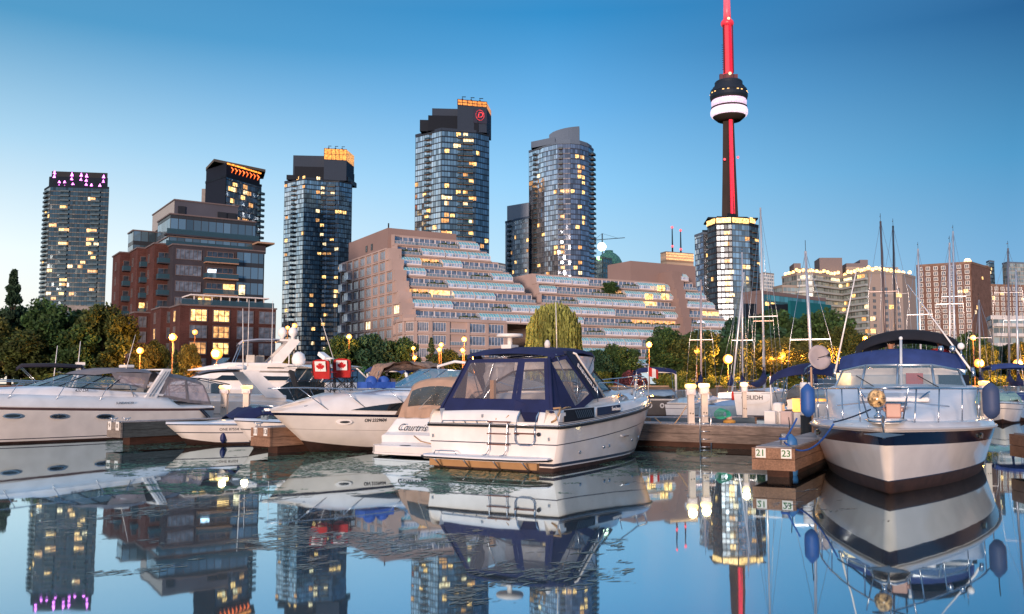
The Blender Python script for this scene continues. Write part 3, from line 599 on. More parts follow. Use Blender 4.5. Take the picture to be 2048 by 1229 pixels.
for c_ in (.14, .5, .86):
    for k in range(1, 16): kid(wm_, 'window', r, f.p(f.L*c_, .2, 1.5+k*3.1+.7)-r.location, f.ang)
for (a, c, t, D) in ((1594,1608,527,462),(1646,1692,516,470),(1700,1728,527,475),(1728,1744,520,476)): ex(K, 'roof_plant_room', pxpoly(a, c, D, D, 14), zt, ZP(t, D), mat('taupe plant room', (.16,.14,.15), .8))
ex(K, 'penthouse', pxpoly(1602,1690,466,478,12), zt, ZP(536,466), CREAM); ex(K, 'penthouse', pxpoly(1700,1805,468,470,12), zt, ZP(534,468), CREAM)
for i, f in enumerate(frs):
    n = 4 if i < 6 else 9 if i == 6 else 2
    for k in range(n):
        b = MB(); q = f.p(f.L*(k+.5)/n, -1, zt+1+rnd.uniform(0,1.6)); b.ball(q, .95, 8, 6); b.tube([q-Vector((0,0,2)), q], .12, 5, mi=1); K(b, 'terrace_light', [glow('amber terrace light', (1.0,.55,.20), 4.5), BLACK])
for i, (a, c) in ((1,(.1,.9)),(3,(.2,.8)),(4,(.2,.8))):
    f = frs[i]; b = MB(); box_fr(b, f, f.L*a[0] if isinstance(a, tuple) else f.L*a, f.L*c if not isinstance(c, tuple) else f.L*c[1], .2, .4, zt-3, zt-1.2) if False else box_fr(b, f, f.L*.2, f.L*.8, .2, .4, zt-3.1, zt-1.1); K(b, 'window', WARM2)
r, frs, zt, K = tower('condominium', 'low cream annex with a terrace light left of the curved condominium', [(1551,462),(1570,452),(1612,456)], 572, 1, [gW, gW], body=CREAM, fl=3.1, back=14)
# --- brown slab blocks with white square bays
BRN = brickmat('brown brick', (.17,.10,.085), (.2,.13,.1), 1.5)
WFR = mat('white bay frame', (.62,.60,.58), .6); DGL = mat('bay glass', (.20,.22,.24), .12, metal=.5, var=.3, vs=.3)
def slab_block(label, pts, top, ref, cols, rows, lit, zoom, back=20):
    r, frs, zt, K = tower('apartment_block', label, pts, top, ref, [BRN], body=BRN, lit=lit, zoom=zoom, bay=3.0, fl=3.0, back=back, litw=.8)
    f = frs[ref-1] if False else (frs[0] if frs[0].L > 15 else frs[1]); me = winm(f.L/cols*.58, 2.3, DGL, WFR, 1, 0, .3, .5)
    for i in range(cols):
        for j in range(rows): kid(me, 'window', r, f.p(f.L*(i+.5)/cols, .2, zt-3.4-j*3.1)-r.location, f.ang)
    return r, frs, zt, K
r, frs, zt, K = slab_block('brown brick apartment slab with rows of white square bays and a lamp on its roof', [(1842,520),(1952,505),(1990,530)], 525, 1, 7, 14, [(1600,545),(1655,545),(1760,440),(1710,700),(1720,655)], Z6)
b = MB(); b.ball((G(1946,508).x, 508, ZP(524,508)), 1.9, 12, 8); K(b, 'roof_lamp', glow('orange roof lamp', (1.0,.50,.15), 9)); ex(K, 'penthouse', pxpoly(1925,1988,509,525,12), zt, ZP(524,508), BRN)
slab_block('lower brown brick apartment slab at the right edge with square bays', [(1974,560),(1982,548),(2090,556)], 570, 1, 9, 9, [(1895,540),(1840,575),(2035,600)], Z6)
tower('office_tower', 'thin blue glass tower top behind the brown slab with the roof lamp', [(1984,720),(1990,712),(1999,716)], 522, 1, [gE], body=GREYP, lit=[(1820,385),(1820,410)], zoom=Z6)
tower('office_tower', 'grey banded tower top behind the right edge slab', [(2016,720),(2026,712),(2075,718)], 525, 1, [gW], body=GREYP)
r, frs, zt, K = tower('condominium', 'white banded low condominium at the right edge above the marina trees', [(1981,300),(1990,290),(2090,296)], 634, 1, [gW], body=mat('white concrete', (.55,.54,.55), .7), fl=3.2, back=20)
me = balc_mesh(frs[1].L, 1.6, mat('white concrete', (.55,.54,.55), .7), mat('white concrete', (.55,.54,.55), .7), .8)
for k in range(1, 7): kid(me, 'balcony', r, frs[1].p(frs[1].L/2, .2, 1.5+k*3.2)-r.location, frs[1].ang)

# ================================================================ stepped brick building
def brick_building():
    br = brickmat('red brick', (.080,.030,.028), (.10,.06,.05), 1.2); bg = mat('mauve brown cladding', (.042,.040,.052), .8, var=.12, vs=.3)
    pen = mat('slate penthouse cladding', (.07,.075,.10), .6, var=.06, vs=.2)
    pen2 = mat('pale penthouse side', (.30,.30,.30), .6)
    gl = curtain('slate blue glass', (.11,.19,.26), (.03,.033,.04), (.03,.036,.045), bay=1.6, fl=3.4, mw=.14, sp=.28, metal=.45, rough=.1)
    fw = mat('taupe window frame', (.13,.105,.11), .6); wg = mat('curtained glass', (.16,.18,.22), .15, metal=.35, var=.45, vs=.9); wg2 = mat('dark window glass', (.05,.07,.10), .08, metal=.4, var=.4, vs=.8)
    O = G(356, 170); ang = math.atan2(.55, .83); rt = thing('brick_apartment_building', 'stepped red brick and glass apartment building with a white roof pergola and lit windows', 'building', (O.x, O.y, 1.5))
    off = Vector((O.x, O.y, 1.5))
    def K(b, nm, ms): o = b.obj(nm, ms, rt); o.location = -off; return o
    def WN(me, f, u, z, out=.02): return kid(me, 'window', rt, f.p(u, out, z)-off, f.ang)
    def block(pa, pb, D, dep, top, m, nm='wall', z0=1.5, mt=None):
        f = Fr(G(pa, D), ang); f.L = f.u_at(pb); f.dep = dep; f.zt = ZP(top, D); f.z0 = z0
        b = MB(); A = f.p(0); B = f.p(f.L); Cc = f.p(f.L, -dep); Dd = f.p(0, -dep)
        Lq = [(A.x,A.y),(B.x,B.y),(Cc.x,Cc.y),(Dd.x,Dd.y)]
        for i in range(4):
            p, q = Lq[i], Lq[(i+1) % 4]; ln = math.dist(p, q); b.face([(*p,z0),(*q,z0),(*q,f.zt),(*p,f.zt)], 0, [(0,z0),(ln,z0),(ln,f.zt),(0,f.zt)])
        b.face([(*p, f.zt) for p in Lq], 1); K(b, nm, [m, ROOFM])
        side = Fr((Dd.x, Dd.y), ang-PI/2); side.L = dep; side.zt = f.zt; side.z0 = z0; f.side = side
        b = MB()   # coping
        for g in (f, side): box_fr(b, g, -.15, g.L+.15, -.2, .22, f.zt, f.zt+.28)
        K(b, 'coping', fw); return f
    # podium: near corner px 356, front to 549, side steps back in four bays
    P1 = block(356, 549, 170, 8, 611, br)
    zt = P1.zt; fl = (zt-2.6)/5
    P2 = block(317, 358, 178, 8, 616, br); P3 = block(265, 319, 186, 9, 626, br); P4 = block(229, 267, 193, 10, 631, br)
    me = winm(3.3, 2.5, wg, WFR if False else fw, 2, 1); ml = winm(3.3, 2.5, WARM, fw, 2, 1, .2); ml2 = winm(3.3, 2.5, DIMW, fw, 2, 1, .2)
    lit = {(0,0):ml, (1,0):ml, (1,1):ml2, (0,2):ml2, (1,2):ml}
    for j in range(5):
        for i, px in enumerate((393, 439, 487, 531)):
            WN(lit.get((i, j), me), P1, P1.u_at(px), zt-3.2-j*3.15+.2)
    ms = winm(1.6, 2.3, wg, fw, 1, 0); msl = winm(1.6, 2.3, WARM, fw, 1, 0, .15)
    for j in range(5):
        for pp, f in ((347,None),):
            s = P1.side; WN(ms if j not in (0, 2) else msl, s, s.L*.5, zt-3.2-j*3.15+.2)
        WN(ms, P2, P2.L*.5, P2.zt-3.0-j*3.15); WN(ms, P3, P3.L*.72, P3.zt-3.0-j*3.15); WN(ms if j else ms, P3, P3.L*.28, P3.zt-3.0-j*3.15)
        WN(msl if j in (2, 3) else ms, P4, P4.L*.6, P4.zt-3.0-j*3.15)
        for q in (P2, P3, P4): WN(ms if (j+int(q.L)) % 4 else msl, q.side, q.side.L*.4, q.zt-3.0-j*3.15)
    b = MB(); box_fr(b, P1, -.1, P1.L+.1, .01, .25, 1.5, 1.5+3.2); K(b, 'stone_base', CONC)
    # upper block
    W0 = block(338, 523, 184, 14, 490, bg); zb = zt
    W2 = block(300, 340, 186, 10, 488, br); W1 = block(266, 302, 192, 9, 497, br); Wc = block(231, 268, 198, 9, 506, br)
    b = MB(); f = W0; u1 = f.u_at(399); u2 = f.u_at(467); u3 = f.u_at(520)
    fh = 3.35; zs = [W0.zt-2.9-k*fh for k in range(5)]
    mw = winm(u1*.86, 2.2, wg, fw, 5, 0)
    for z in zs: WN(mw, f, u1*.52, z)
    b = MB(); quad_fr(b, f, u2, u3, zb, W0.zt-.5, .3, vo=W0.zt-.5-6*fh); K(b, 'glazed_bay', gl)
    dkr = mat('dark recess wall', (.05,.04,.045), .8); b = MB(); box_fr(b, f, u1+.3, u2-.1, .0, .06, zb, W0.zt-.4); K(b, 'recess_wall', dkr)  # dark panel laid on the facade behind the balconies
    bal = balc_mesh(u2-u1-.2, 1.9, mat('ochre slab edge', (.35,.20,.13), .8), RAILG, 1.0)
    md = winm((u2-u1)*.8, 2.3, wg2, fw, 4, 0)
    for i, z in enumerate(zs):
        kid(bal, 'balcony', rt, f.p((u1+u2)/2, .08, z-.3)-off, f.ang)
        WN(md, f, (u1+u2)/2, z-.15, .08)
    lw = winm(2.6, 2.3, WARM, fw, 1, 0); WN(lw, f, u2-1.6, zs[2]-.15, .2); WN(winm(1.5,2.3,WARM2,fw,0,0), f, u2+1.1, zs[2]-.15, .4); WN(winm(2,2,glow('blue white television glow', (.6,.8,1.0), 2.5),fw,0,0), f, u1+1.8, zs[1]-.2, .2)
    # tiers above
    T1 = block(328, 505, 187, 12, 474, gl, 'glass_storey', z0=W0.zt+.3); T2 = block(330, 503, 190, 12, 429, gl, 'glass_storey', z0=T1.zt+.3)
    bt = MB(); box_fr(bt, T1, -.6, T1.L+.4, .3, .36, T1.z0, T1.z0+1.1); box_fr(bt, T1, -.8, T1.L+.8, -1, .9, T1.zt+.28, T1.zt+.6, 1); K(bt, 'terrace_rail', [RAILG, bg])
    bt = MB(); box_fr(bt, T1, -.6, T1.L+.4, .8, .86, T1.zt+.6, T1.zt+1.7); K(bt, 'terrace_rail', [RAILG])
    PN = block(338, 467, 196, 22, 401, pen, 'penthouse', z0=T2.zt); GB = block(256, 335, 205, 6, 462, gl, 'glass_storey', z0=W2.zt-4)
    b = MB(); box_fr(b, PN, PN.L*.05, PN.L*.16, .05, .3, PN.zt-5, PN.zt-1.2); K(b, 'louvre', BLACK)
    for a in (.67, .83): b = MB(); box_fr(b, PN, PN.L*a, PN.L*(a+.14), .05, .3, PN.zt-5.4, PN.zt-1.6); K(b, 'louvre', BLACK)
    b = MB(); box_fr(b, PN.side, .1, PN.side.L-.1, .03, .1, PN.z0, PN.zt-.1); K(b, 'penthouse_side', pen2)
    cv = Fr(G(500,196), ang); b = MB(); box_fr(b, cv, 0, cv.u_at(534), -4, 3, ZP(490,196), ZP(488,196)+.15); K(b, 'roof_canopy', mat('ochre canopy', (.30,.20,.14), .7))
    b = MB(); box_fr(b, cv, 0, cv.u_at(524), -4, .5, W0.zt, ZP(491,196)); K(b, 'canopy_block', bg)
    # balconies on the brick wings
    bs = balc_mesh(3.0, 1.7, bg, RAILG, 1.0)
    for q in (W2, W1, Wc):
        for k in range(5):
            z = q.zt-4.0-k*3.35; kid(bs, 'balcony', rt, q.p(q.L*.5, .02, z)-off, q.ang); WN(winm(2.4, 2.2, wg2, fw, 1, 0) if not (q is W1 and k == 3) else winm(2.6,2.3,WARM,fw,1,0), q, q.L*.5, z+.1)
            WN(winm(1.2, 1.9, wg2, fw, 0, 1), q.side, q.side.L*.5, z+.4)
    # pergola on the podium roof
    f = Fr(G(372,176), ang); L = f.u_at(530); zp = ZP(592,176)
    b = MB(); box_fr(b, f, 0, L, -5.5, 1.5, zp, zp+.25)
    for k in range(9): u = L*(k+.5)/9; box_fr(b, f, u-.1, u+.1, .6, .8, zt+.28, zp-.002)
    K(b, 'pergola', mat('white steel', (.62,.58,.58), .5))
    b = MB(); box_fr(b, P1, .3, P1.L-.3, -.5, -.44, zt+.28, zt+1.3); K(b, 'terrace_rail', RAILG)
    b = MB(); box_fr(b, f, f.u_at(395), f.u_at(420), -1.5, -1.2, zt+.3, zt+2.2); K(b, 'lit_doorway', WARM)
brick_building()

# ================================================================ terraced apartment building
def terraced():
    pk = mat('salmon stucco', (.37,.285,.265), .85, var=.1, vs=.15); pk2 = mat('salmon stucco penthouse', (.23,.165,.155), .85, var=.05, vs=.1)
    teal = mat('teal solarium glass', (.17,.48,.52), .2, metal=.25, var=.25, vs=.7); pane = mat('solarium pane', (.48,.56,.68), .12, metal=.5, var=.4, vs=.8)
    wfr = mat('white solarium frame', (.66,.62,.64), .5); dk = mat('dusky window glass', (.20,.25,.33), .1, metal=.5, var=.5, vs=.6)
    rail = mat('balcony rail glass', (.22,.30,.38), .25, alpha=.8, var=.2, metal=.2); plant = mat('terrace planting', (.03,.05,.015), .9, var=.4, vs=2, bump=.5)
    O = Vector(G(800, 222)); ang = math.atan2(.50, .866); F0 = Fr(O, ang); rt = thing('terraced_apartment_building', 'long salmon terraced apartment building with teal solariums stepping down towards the marina', 'building', (O.x, O.y, 1.5))
    off = Vector((O.x, O.y, 1.5)); fl = 2.95
    def K(b, nm, ms): o = b.obj(nm, ms, rt); o.location = -off; return o
    # repeated units, local x along, -y outward, z up from the terrace floor
    def solar(w):
        b = MB(); h = 2.5; d = 2.2
        b.mesh([(-w/2,0,h),(w/2,0,h),(w/2,-d*.45,h-.15),(-w/2,-d*.45,h-.15),(w/2,-d,h-1.15),(-w/2,-d,h-1.15)], [(1,0,3,2),(2,3,5,4)], 1)
        b.mesh([(-w/2,-d,.55),(w/2,-d,.55),(w/2,-d,h-1.15),(-w/2,-d,h-1.15)], [(0,1,2,3)], 2)
        for s in (-1, 1): b.mesh([(s*w/2,0,0),(s*w/2,-d,0),(s*w/2,-d,h-1.15),(s*w/2,-d*.45,h-.15),(s*w/2,0,h)], [(0,1,2,3,4)], 2)
        b.box((0,-d-.02,.28), (w,.12,.56)); n = max(3, int(w/.75))
        for k in range(n+1):
            x = -w/2+w*k/n; b.box((x,-d-.03,(h-1.15)/2+.3), (.08,.07,h-1.7)); b.tube([(x,-d-.02,h-1.13),(x,-d*.45,h-.12),(x,0,h+.03)], .04, 4, sm=False)
        b.box((0,-d-.03,h-1.15), (w+.1,.1,.1)); return b.data('solarium', [wfr, teal, pane])
    def open_unit(w, lit=None, pl=False):
        b = MB(); d = 2.2
        b.box((0,-.05,1.2), (w-.1,.1,2.3), mi=2 if lit is None else 3)
        for k in range(5): b.box((-w/2+w*k/4,-.12,1.25), (.12,.1,2.4), mi=0)
        b.box((0,-d-.05,.55), (w-.05,.05,.75), mi=1); b.box((0,-d-.06,1.0), (w,.09,.06), mi=0)
        for k in range(6): b.box((-w/2+w*(k+.5)/6,-d-.09,.55), (.05,.05,.85), mi=0)
        if pl:
            for k in range(7): b.ball((-w/2+w*(k+.5)/7,-d+.25,.95+.15*(k % 3)), .42, 6, 4, mi=4)
        return b.data('balcony', [wfr, rail, dk, lit or dk, plant])
    us = 5.6; SOL = solar(us-.25); OPN = open_unit(us-.2); OPP = open_unit(us-.2, None, True); OPL = open_unit(us-.2, WARM); OPD = open_unit(us-.2, DIMW, True)
    def zone(u0, u1, z0, nf, setback, front0, nm='floor', lits=(), lowshift=0, seed=1, end0=0, end1=0, skiplast=False):
        """nf floors stepping back; front0 = outward position of the lowest floor edge"""
        rr = random.Random(seed)
        b = MB()
        for k in range(nf):
            o = front0-k*setback; zz = z0+k*fl; a = u0+k*end0; c = u1-k*end1
            box_fr(b, F0, a, c, -30, o-2.35, zz, zz+fl-.001)
            box_fr(b, F0, a-.1, c+.1, o-2.36, o+.10, zz-.20, zz)               # slab
            box_fr(b, F0, a-.1, c+.1, o, o+.12, zz, zz+.24)                 # stucco parapet
        K(b, nm, [pk]); n_s = 0
        for k in range(nf):
            o = front0-k*setback; zz = z0+k*fl; a = u0+k*end0; c = u1-k*end1; n = max(1, int((c-a)/us)); w = (c-a)/n
            for i in range(n):
                ph = (i*3+k*1+seed) % 7; me = SOL if ph in (0, 1, 4, 5) else OPP if ph == 2 else OPN
                if (k, i) in lits: me = lits[(k, i)]
                kid(me, 'solarium' if me is SOL else 'balcony', rt, F0.p(a+w*(i+.5), o-2.3, zz)-off, F0.ang, (w/us, 1, 1))
            wb = MB()
            for i in range(0, n+1, 2): box_fr(wb, F0, a+w*i-.12, a+w*i+.12, o-2.34, o-.4, zz, zz+fl-.3)
            K(wb, 'party_wall', pk)
    # left block: nine floors stepping back over a curved three-storey base
    zone(3, 45, ZP(640,222), 8, 2.0, 2.5, 'stepped_wall', {(2,0):OPD,(2,1):OPL,(5,1):OPD}, seed=3, end0=-.0, end1=2.4)
    UA = lambda px, D=0: F0.u_at(px, out=-6)
    zone(44, UA(1350), ZP(736,255), 9, 1.5, 4.5, 'stepped_wall', {(6,6):OPL,(4,5):OPD,(4,6):OPD,(6,8):OPL,(7,4):OPD,(4,7):OPD}, seed=0)
    # west end wall: a tall face of square openings whose front edge steps with the terraces
    z0 = 1.5; nf = 12; ztop = ZP(500,232)
    b = MB(); nfl = int((ztop-z0)/fl); Wd = Fr(F0.p(0, -44).to_2d(), ang-PI/2)   # runs from far to near, faces left
    for k in range(nfl):
        near = 44+4-max(0, k-3)*1.7; box_fr(b, Wd, 0, near, -3.4, 0, ztop-(nfl-k)*fl, ztop-(nfl-k-1)*fl-.001)
    b.prism([tuple(F0.p(3,-44).to_2d()), tuple(F0.p(14,-44).to_2d()), tuple(F0.p(14,-22).to_2d()), tuple(F0.p(3,-22).to_2d())], 1.5, ztop)
    K(b, 'end_wall', pk)
    b = MB()
    for k in range(nfl+1):
        near = 44+4-max(0, k-3)*1.7; z = ztop-(nfl-k)*fl; box_fr(b, Wd, -.2, near+.3, .0, .35, z-.2, z+.18)
    for c_ in range(10): u = c_*4.9; kk = nfl if u < 30 else min(nfl, 3+int((48-u)/1.7)); box_fr(b, Wd, u-.35, u+.35, .0, .3, 1.5, ztop-(nfl-kk)*fl)
    K(b, 'end_wall_frame', pk)
    wm = winm(3.4, 2.2, dk, pk, 2, 0, .1, .12); wl = winm(3.4, 2.2, WARM2, pk, 2, 0, .1, .12)
    for k in range(nfl):
        near = 44+4-max(0, k-3)*1.7
        for c_ in range(9):
            u = 2.45+c_*4.9
            if u+1.8 > near: continue
            kid(wl if (k, c_) in ((2,8),(2,7),(5,8),(4,4)) else wm, 'window', rt, Wd.p(u, .03, ztop-(nfl-k)*fl+.35)-off, Wd.ang)
    ob = MB(); ob.box((0,-.6,1.1), (2.9,1.2,2.0), mi=1); ob.box((0,-.6,.1), (3.1,1.3,.25)); ob.box((0,-.6,2.15), (3.1,1.3,.12)); 
    for x in (-1.5,-.5,.5,1.5): ob.box((x,-1.22,1.1), (.1,.08,2))
    om = ob.data('bay_window', [wfr, pane])
    for k in range(1, nfl, 1): kid(om, 'bay_window', rt, Wd.p(2.5+(k % 2)*4.9*1, .1, ztop-(nfl-k)*fl+.35)-off, Wd.ang)
    # penthouse slab
    A = F0.p(2.0, -14); b = MB(); fp = Fr(A.to_2d(), ang); uL = fp.u_at(911)
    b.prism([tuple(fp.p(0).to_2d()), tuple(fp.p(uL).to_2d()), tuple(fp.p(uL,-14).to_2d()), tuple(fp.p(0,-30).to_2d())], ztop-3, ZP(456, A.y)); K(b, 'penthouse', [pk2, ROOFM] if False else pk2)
    b = MB(); zz = ZP(456, A.y)
    for k in (1, 4): q = fp.p(k, -2, zz); b.tube([q, q+Vector((0,0,1.6))], .2, 6)
    K(b, 'vent_pipe', BLACK)
    for u in (6, 19, 21): b = MB(); box_fr(b, fp, u, u+.9, .0, .1, zz-7, zz-6); K(b, 'louvre', BLACK)
    sd = Fr(fp.p(0,-30).to_2d(), ang-PI/2)
    for u in (14, 18): b = MB(); box_fr(b, sd, u, u+1.3, .0, .1, zz-4.6, zz-2.8); K(b, 'louvre', BLACK)
    # right block with its own penthouse
    Fq = Fr(G(1240,300), ang); u0 = F0.u_at(1300, out=-14); 
    zone(UA(1345), UA(1483), ZP(735,280), 10, 1.5, 6, 'stepped_wall', {(4,3):OPL,(5,1):OPL,(3,6):OPL,(6,2):OPL}, seed=5, end0=.6, end1=2.2)
    A = F0.p(UA(1262), -14); fp = Fr(A.to_2d(), ang); a = fp.u_at(1264); c = fp.u_at(1330); b = MB()
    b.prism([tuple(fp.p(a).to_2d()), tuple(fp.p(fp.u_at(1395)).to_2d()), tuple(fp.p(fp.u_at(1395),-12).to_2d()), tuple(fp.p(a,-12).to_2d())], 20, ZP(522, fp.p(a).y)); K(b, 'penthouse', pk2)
    b = MB()   # big blank stepping wall left of the right block
    ub = UA(1345)
    for k in range(10): z = ZP(735,280)+k*fl; box_fr(b, F0, ub-2.5+k*.5, ub+.5+k*.6, -26, 5.8-k*1.5, z, z+fl-.001)
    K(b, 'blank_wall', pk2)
    wl2 = litm(3, 1.8, WARM)
    for px, py in ((1325,583),(1300,600),(1333,600)): u = F0.u_at(px, out=-6); q = F0.p(u, -6); kid(wl2, 'window', rt, Vector((q.x, q.y, ZP(py, q.y)))-off, F0.ang)
    # curved low base in front
    D0 = 206; cpts = [(788,216),(795,209),(808,205),(830,203),(860,204),(895,206),(935,208.5),(1010,214)]
    P = [G(*q) for q in cpts]; zb = ZP(641,205); b = MB(); poly = [tuple(p) for p in P]+[tuple(G(1012,226)), tuple(G(800,226))]
    b.prism(poly, 1.5, zb); K(b, 'curved_base', pk)
    b = MB(); ex_ = MB()
    for i in range(len(P)-1):
        f = fr2(P[i], P[i+1]); 
        for k in range(6): z = zb-k*fl; box_fr(b, f, -.1, f.L+.1, 0, .45, z-.25, z+.12+(.35 if k == 0 else 0))
        n = 1 if f.L < 6 else 2
        for t in range(n+1 if i == len(P)-2 else n): box_fr(b, f, f.L*t/n-.35, f.L*t/n+.35, 0, .4, 1.5, zb-.3)
        for k in range(5):
            z = zb-(k+1)*fl+.35
            for t in range(n):
                w = f.L/n-.9
                if w < .8: continue
                if (i+t+k*0) % 3 == 2 and i > 3: kid(OPN, 'balcony', rt, f.p(f.L*(t+.5)/n, -1.9, z-.2)-off, f.ang, (w/us, .95, .9)) 
                else: kid(winm(w, 2.1, dk, wfr, 4, 0, .08, .1), 'window', rt, f.p(f.L*(t+.5)/n, .03, z)-off, f.ang)
    K(b, 'base_frame', pk)
terraced()
for _m in list(MC.values()):      # matt building surfaces: little sheen
    _b = _m.node_tree.nodes.get('Principled BSDF')
    if _b and not _b.inputs['Roughness'].is_linked and _b.inputs['Roughness'].default_value >= .5 and not _b.inputs['Specular IOR Level'].is_linked: _b.inputs['Specular IOR Level'].default_value = .15
# ================================================================ BOATS
GEL = mat('white gelcoat', (.82,.78,.75), .25, coat=.5, var=.07, vs=1.6); GELD = mat('deck gelcoat', (.80,.80,.82), .4, var=.03, vs=2)
BOT = mat('brown antifouling', (.05,.025,.02), .7, var=.3, vs=3); NAVYP = mat('navy paint', (.006,.009,.028), .16, coat=.15, var=0, spec=.3)
STRIPE = mat('dark stripe', (.03,.035,.06), .35, var=0); CHROME = mat('stainless rail', (.50,.52,.56), .22, 1, var=0)
NAVYC = mat('navy canvas', (.009,.016,.074), .85, var=.15, vs=2, bump=.3, bs=6); BLUEC = mat('royal blue canvas', (.02,.045,.17), .85, var=.15, vs=3, bump=.3, bs=5)
BLKC = mat('black canvas', (.008,.009,.016), .85, var=.2, bump=.3, bs=5); TANC = mat('tan canvas', (.43,.28,.20), .9, var=.1, vs=2, bump=.6, bs=4); GREYC = mat('grey canvas', (.20,.18,.19), .9, var=.1, vs=2, bump=.4, bs=4)
VINYL = mat('clear vinyl', (.30,.27,.30), .06, alpha=.26, var=0, spec=.8); SMOKE = mat('smoked glass', (.03,.06,.08), .05, alpha=.85, var=0, metal=.3, spec=1)
WSG = mat('windscreen glass', (.18,.30,.36), .04, alpha=.42, var=0, spec=1, metal=.2); DGLASS = mat('dark port glass', (.01,.015,.02), .05, var=0, spec=1)
TEAK = mat('brown teak', (.14,.05,.03), .6); ROPET = mat('tan rope', (.45,.28,.15), .9); ROPEB = mat('blue rope', (.02,.10,.40), .8); SEAT = mat('cream upholstery', (.60,.55,.48), .7)
BRASS = mat('bright brass', (.75,.52,.30), .18, 1, var=0); RUBB = mat('black rubber', (.012,.012,.013), .6); TXTM = mat('black lettering', (.012,.012,.02), .5, var=0); TXTB = mat('sky blue lettering', (.12,.42,.62), .5, var=0)
BFEN = mat('blue fender', (.02,.09,.32), .55, var=.12, vs=3); WFEN = mat('white fender', (.7,.7,.68), .5)
class Hull:
    def __init__(h, L, B, fs, fb, draft=.45, rake=.13, p=2.4, ch=.9, sb=.94, boot=.10, rise=.28, fl=.85, t0=.42, chx=.42):
        h.L, h.B, h.fs, h.fb, h.draft, h.rake, h.p, h.ch, h.sb, h.boot, h.rise, h.fl, h.t0, h.chx = L, B, fs, fb, draft, rake, p, ch, sb, boot, rise, fl, t0, chx
    def bs(h, t):
        a = max(0, (t-h.t0)/(1-h.t0)); return max(.0, h.B/2*(h.sb+(1-h.sb)*math.sin(min(t/.45, 1)*PI/2))*(1-a**h.p))
    def bc(h, t):
        a = max(0, (t-.2)/.8); return h.bs(t)*h.ch*(1-h.chx*a**1.3)*(1 if t < .999 else 0)
    def zs(h, t): return h.fs+(h.fb-h.fs)*t**1.5
    def zc(h, t): return -.04+h.rise*max(0, (t-.35)/.65)**2
    def zk(h, t): return -h.draft*(1-t**3)-.10*(1-t)
    def X(h, t, f): return t*h.L-h.rake*h.L*(1-f)*t**3
    def side(h, t, z, s=1):
        zc, zs = h.zc(t), h.zs(t); v = min(1, max(0, (z-zc)/(zs-zc))); f = .25+.75*v
        return Vector((h.X(t, f), s*(h.bc(t)+(h.bs(t)-h.bc(t))*v**h.fl), z))
    def tx(h, x):   # parameter t with sheer x
        return min(1, max(0, x/h.L))
    def mesh(h, bands, n=28):
        """bands: list of (kind, value, material index up to this level); 'z' absolute, 's' below sheer"""
        b = MB(); ts = [((i/n)**.92) for i in range(n+1)]; rows = []
        for t in ts:
            zc, zs = h.zc(t), h.zs(t); r = [Vector((h.X(t, 0), 0, h.zk(t)))]
            r.append(h.side(t, zc))
            for k, v, m in bands:
                z = v if k == 'z' else zs-v; z = min(max(z, zc+.002), zs); r.append(h.side(t, z))
            rows.append(r)
        mis = [0]+[m for _, _, m in bands]
        for s in (1, -1):
            rr = [[(p.x, p.y*s, p.z) for p in r] for r in rows]
            if s < 0: rr = rr[::-1]
            b.loft(rr, mis=mis)
        r0 = rows[0]
        for j in range(len(r0)-1):
            p, q = r0[j], r0[j+1]
            if j == 0: b.face([(p.x,0,p.z),(q.x,-q.y,q.z),(q.x,q.y,q.z)], mis[0])
            else: b.face([(p.x,p.y,p.z),(p.x,-p.y,p.z),(q.x,-q.y,q.z),(q.x,q.y,q.z)], mis[j])
        return b
    def deck(h, x0=0, x1=1, inset=.0, up=.0, camber=.08, n=24):
        b = MB(); rows = []
        for i in range(n+1):
            t = x0+(x1-x0)*i/n; w = max(.0, h.bs(t)-inset); z = h.zs(t)+up; x = h.X(t, 1)
            rows.append([(x, w*s, z+camber*(1-s*s)) for s in (-1,-.6,-.2,.2,.6,1)])
        b.loft(rows); return b
    def edge(h, s, up=0, inset=0, t0=0, t1=1, n=24, z=None):
        return [Vector((h.X(t, 1)-(inset if t > .97 else 0), s*max(0, h.bs(t)-inset), h.zs(t)+up)) for t in [t0+(t1-t0)*i/n for i in range(n+1)]]
def hump(b, st, mi=0, mis=None):
    """lofted superstructure: st = list of (x, z0, halfwidth, height[, top width factor])"""
    rows = []
    for q in st:
        x, z0, w, h = q[:4]; k = q[4] if len(q) > 4 else .72
        rows.append([(x,-w,z0),(x,-w*.97,z0+h*.55),(x,-w*(k+.12),z0+h*.9),(x,-w*k,z0+h*.985),(x,-w*.35,z0+h*1.03),(x,w*.35,z0+h*1.03),(x,w*k,z0+h*.985),(x,w*(k+.12),z0+h*.9),(x,w*.97,z0+h*.55),(x,w,z0)])
    b.loft(rows, mi); n = len(rows[0])
    b.mesh(rows[0], [tuple(range(n))], mi); b.mesh(rows[-1], [tuple(range(n))[::-1]], mi)
def rail(b, top, feet_z, every=1, r=.016, mid=False):
    b.tube(top, r, 6)
def patch(P, u0, u1, v0, v1):
    a, q, c, d = [Vector(x) for x in P]
    f = lambda u, v: (a*(1-u)+q*u)*(1-v)+(d*(1-u)+c*u)*v
    return f
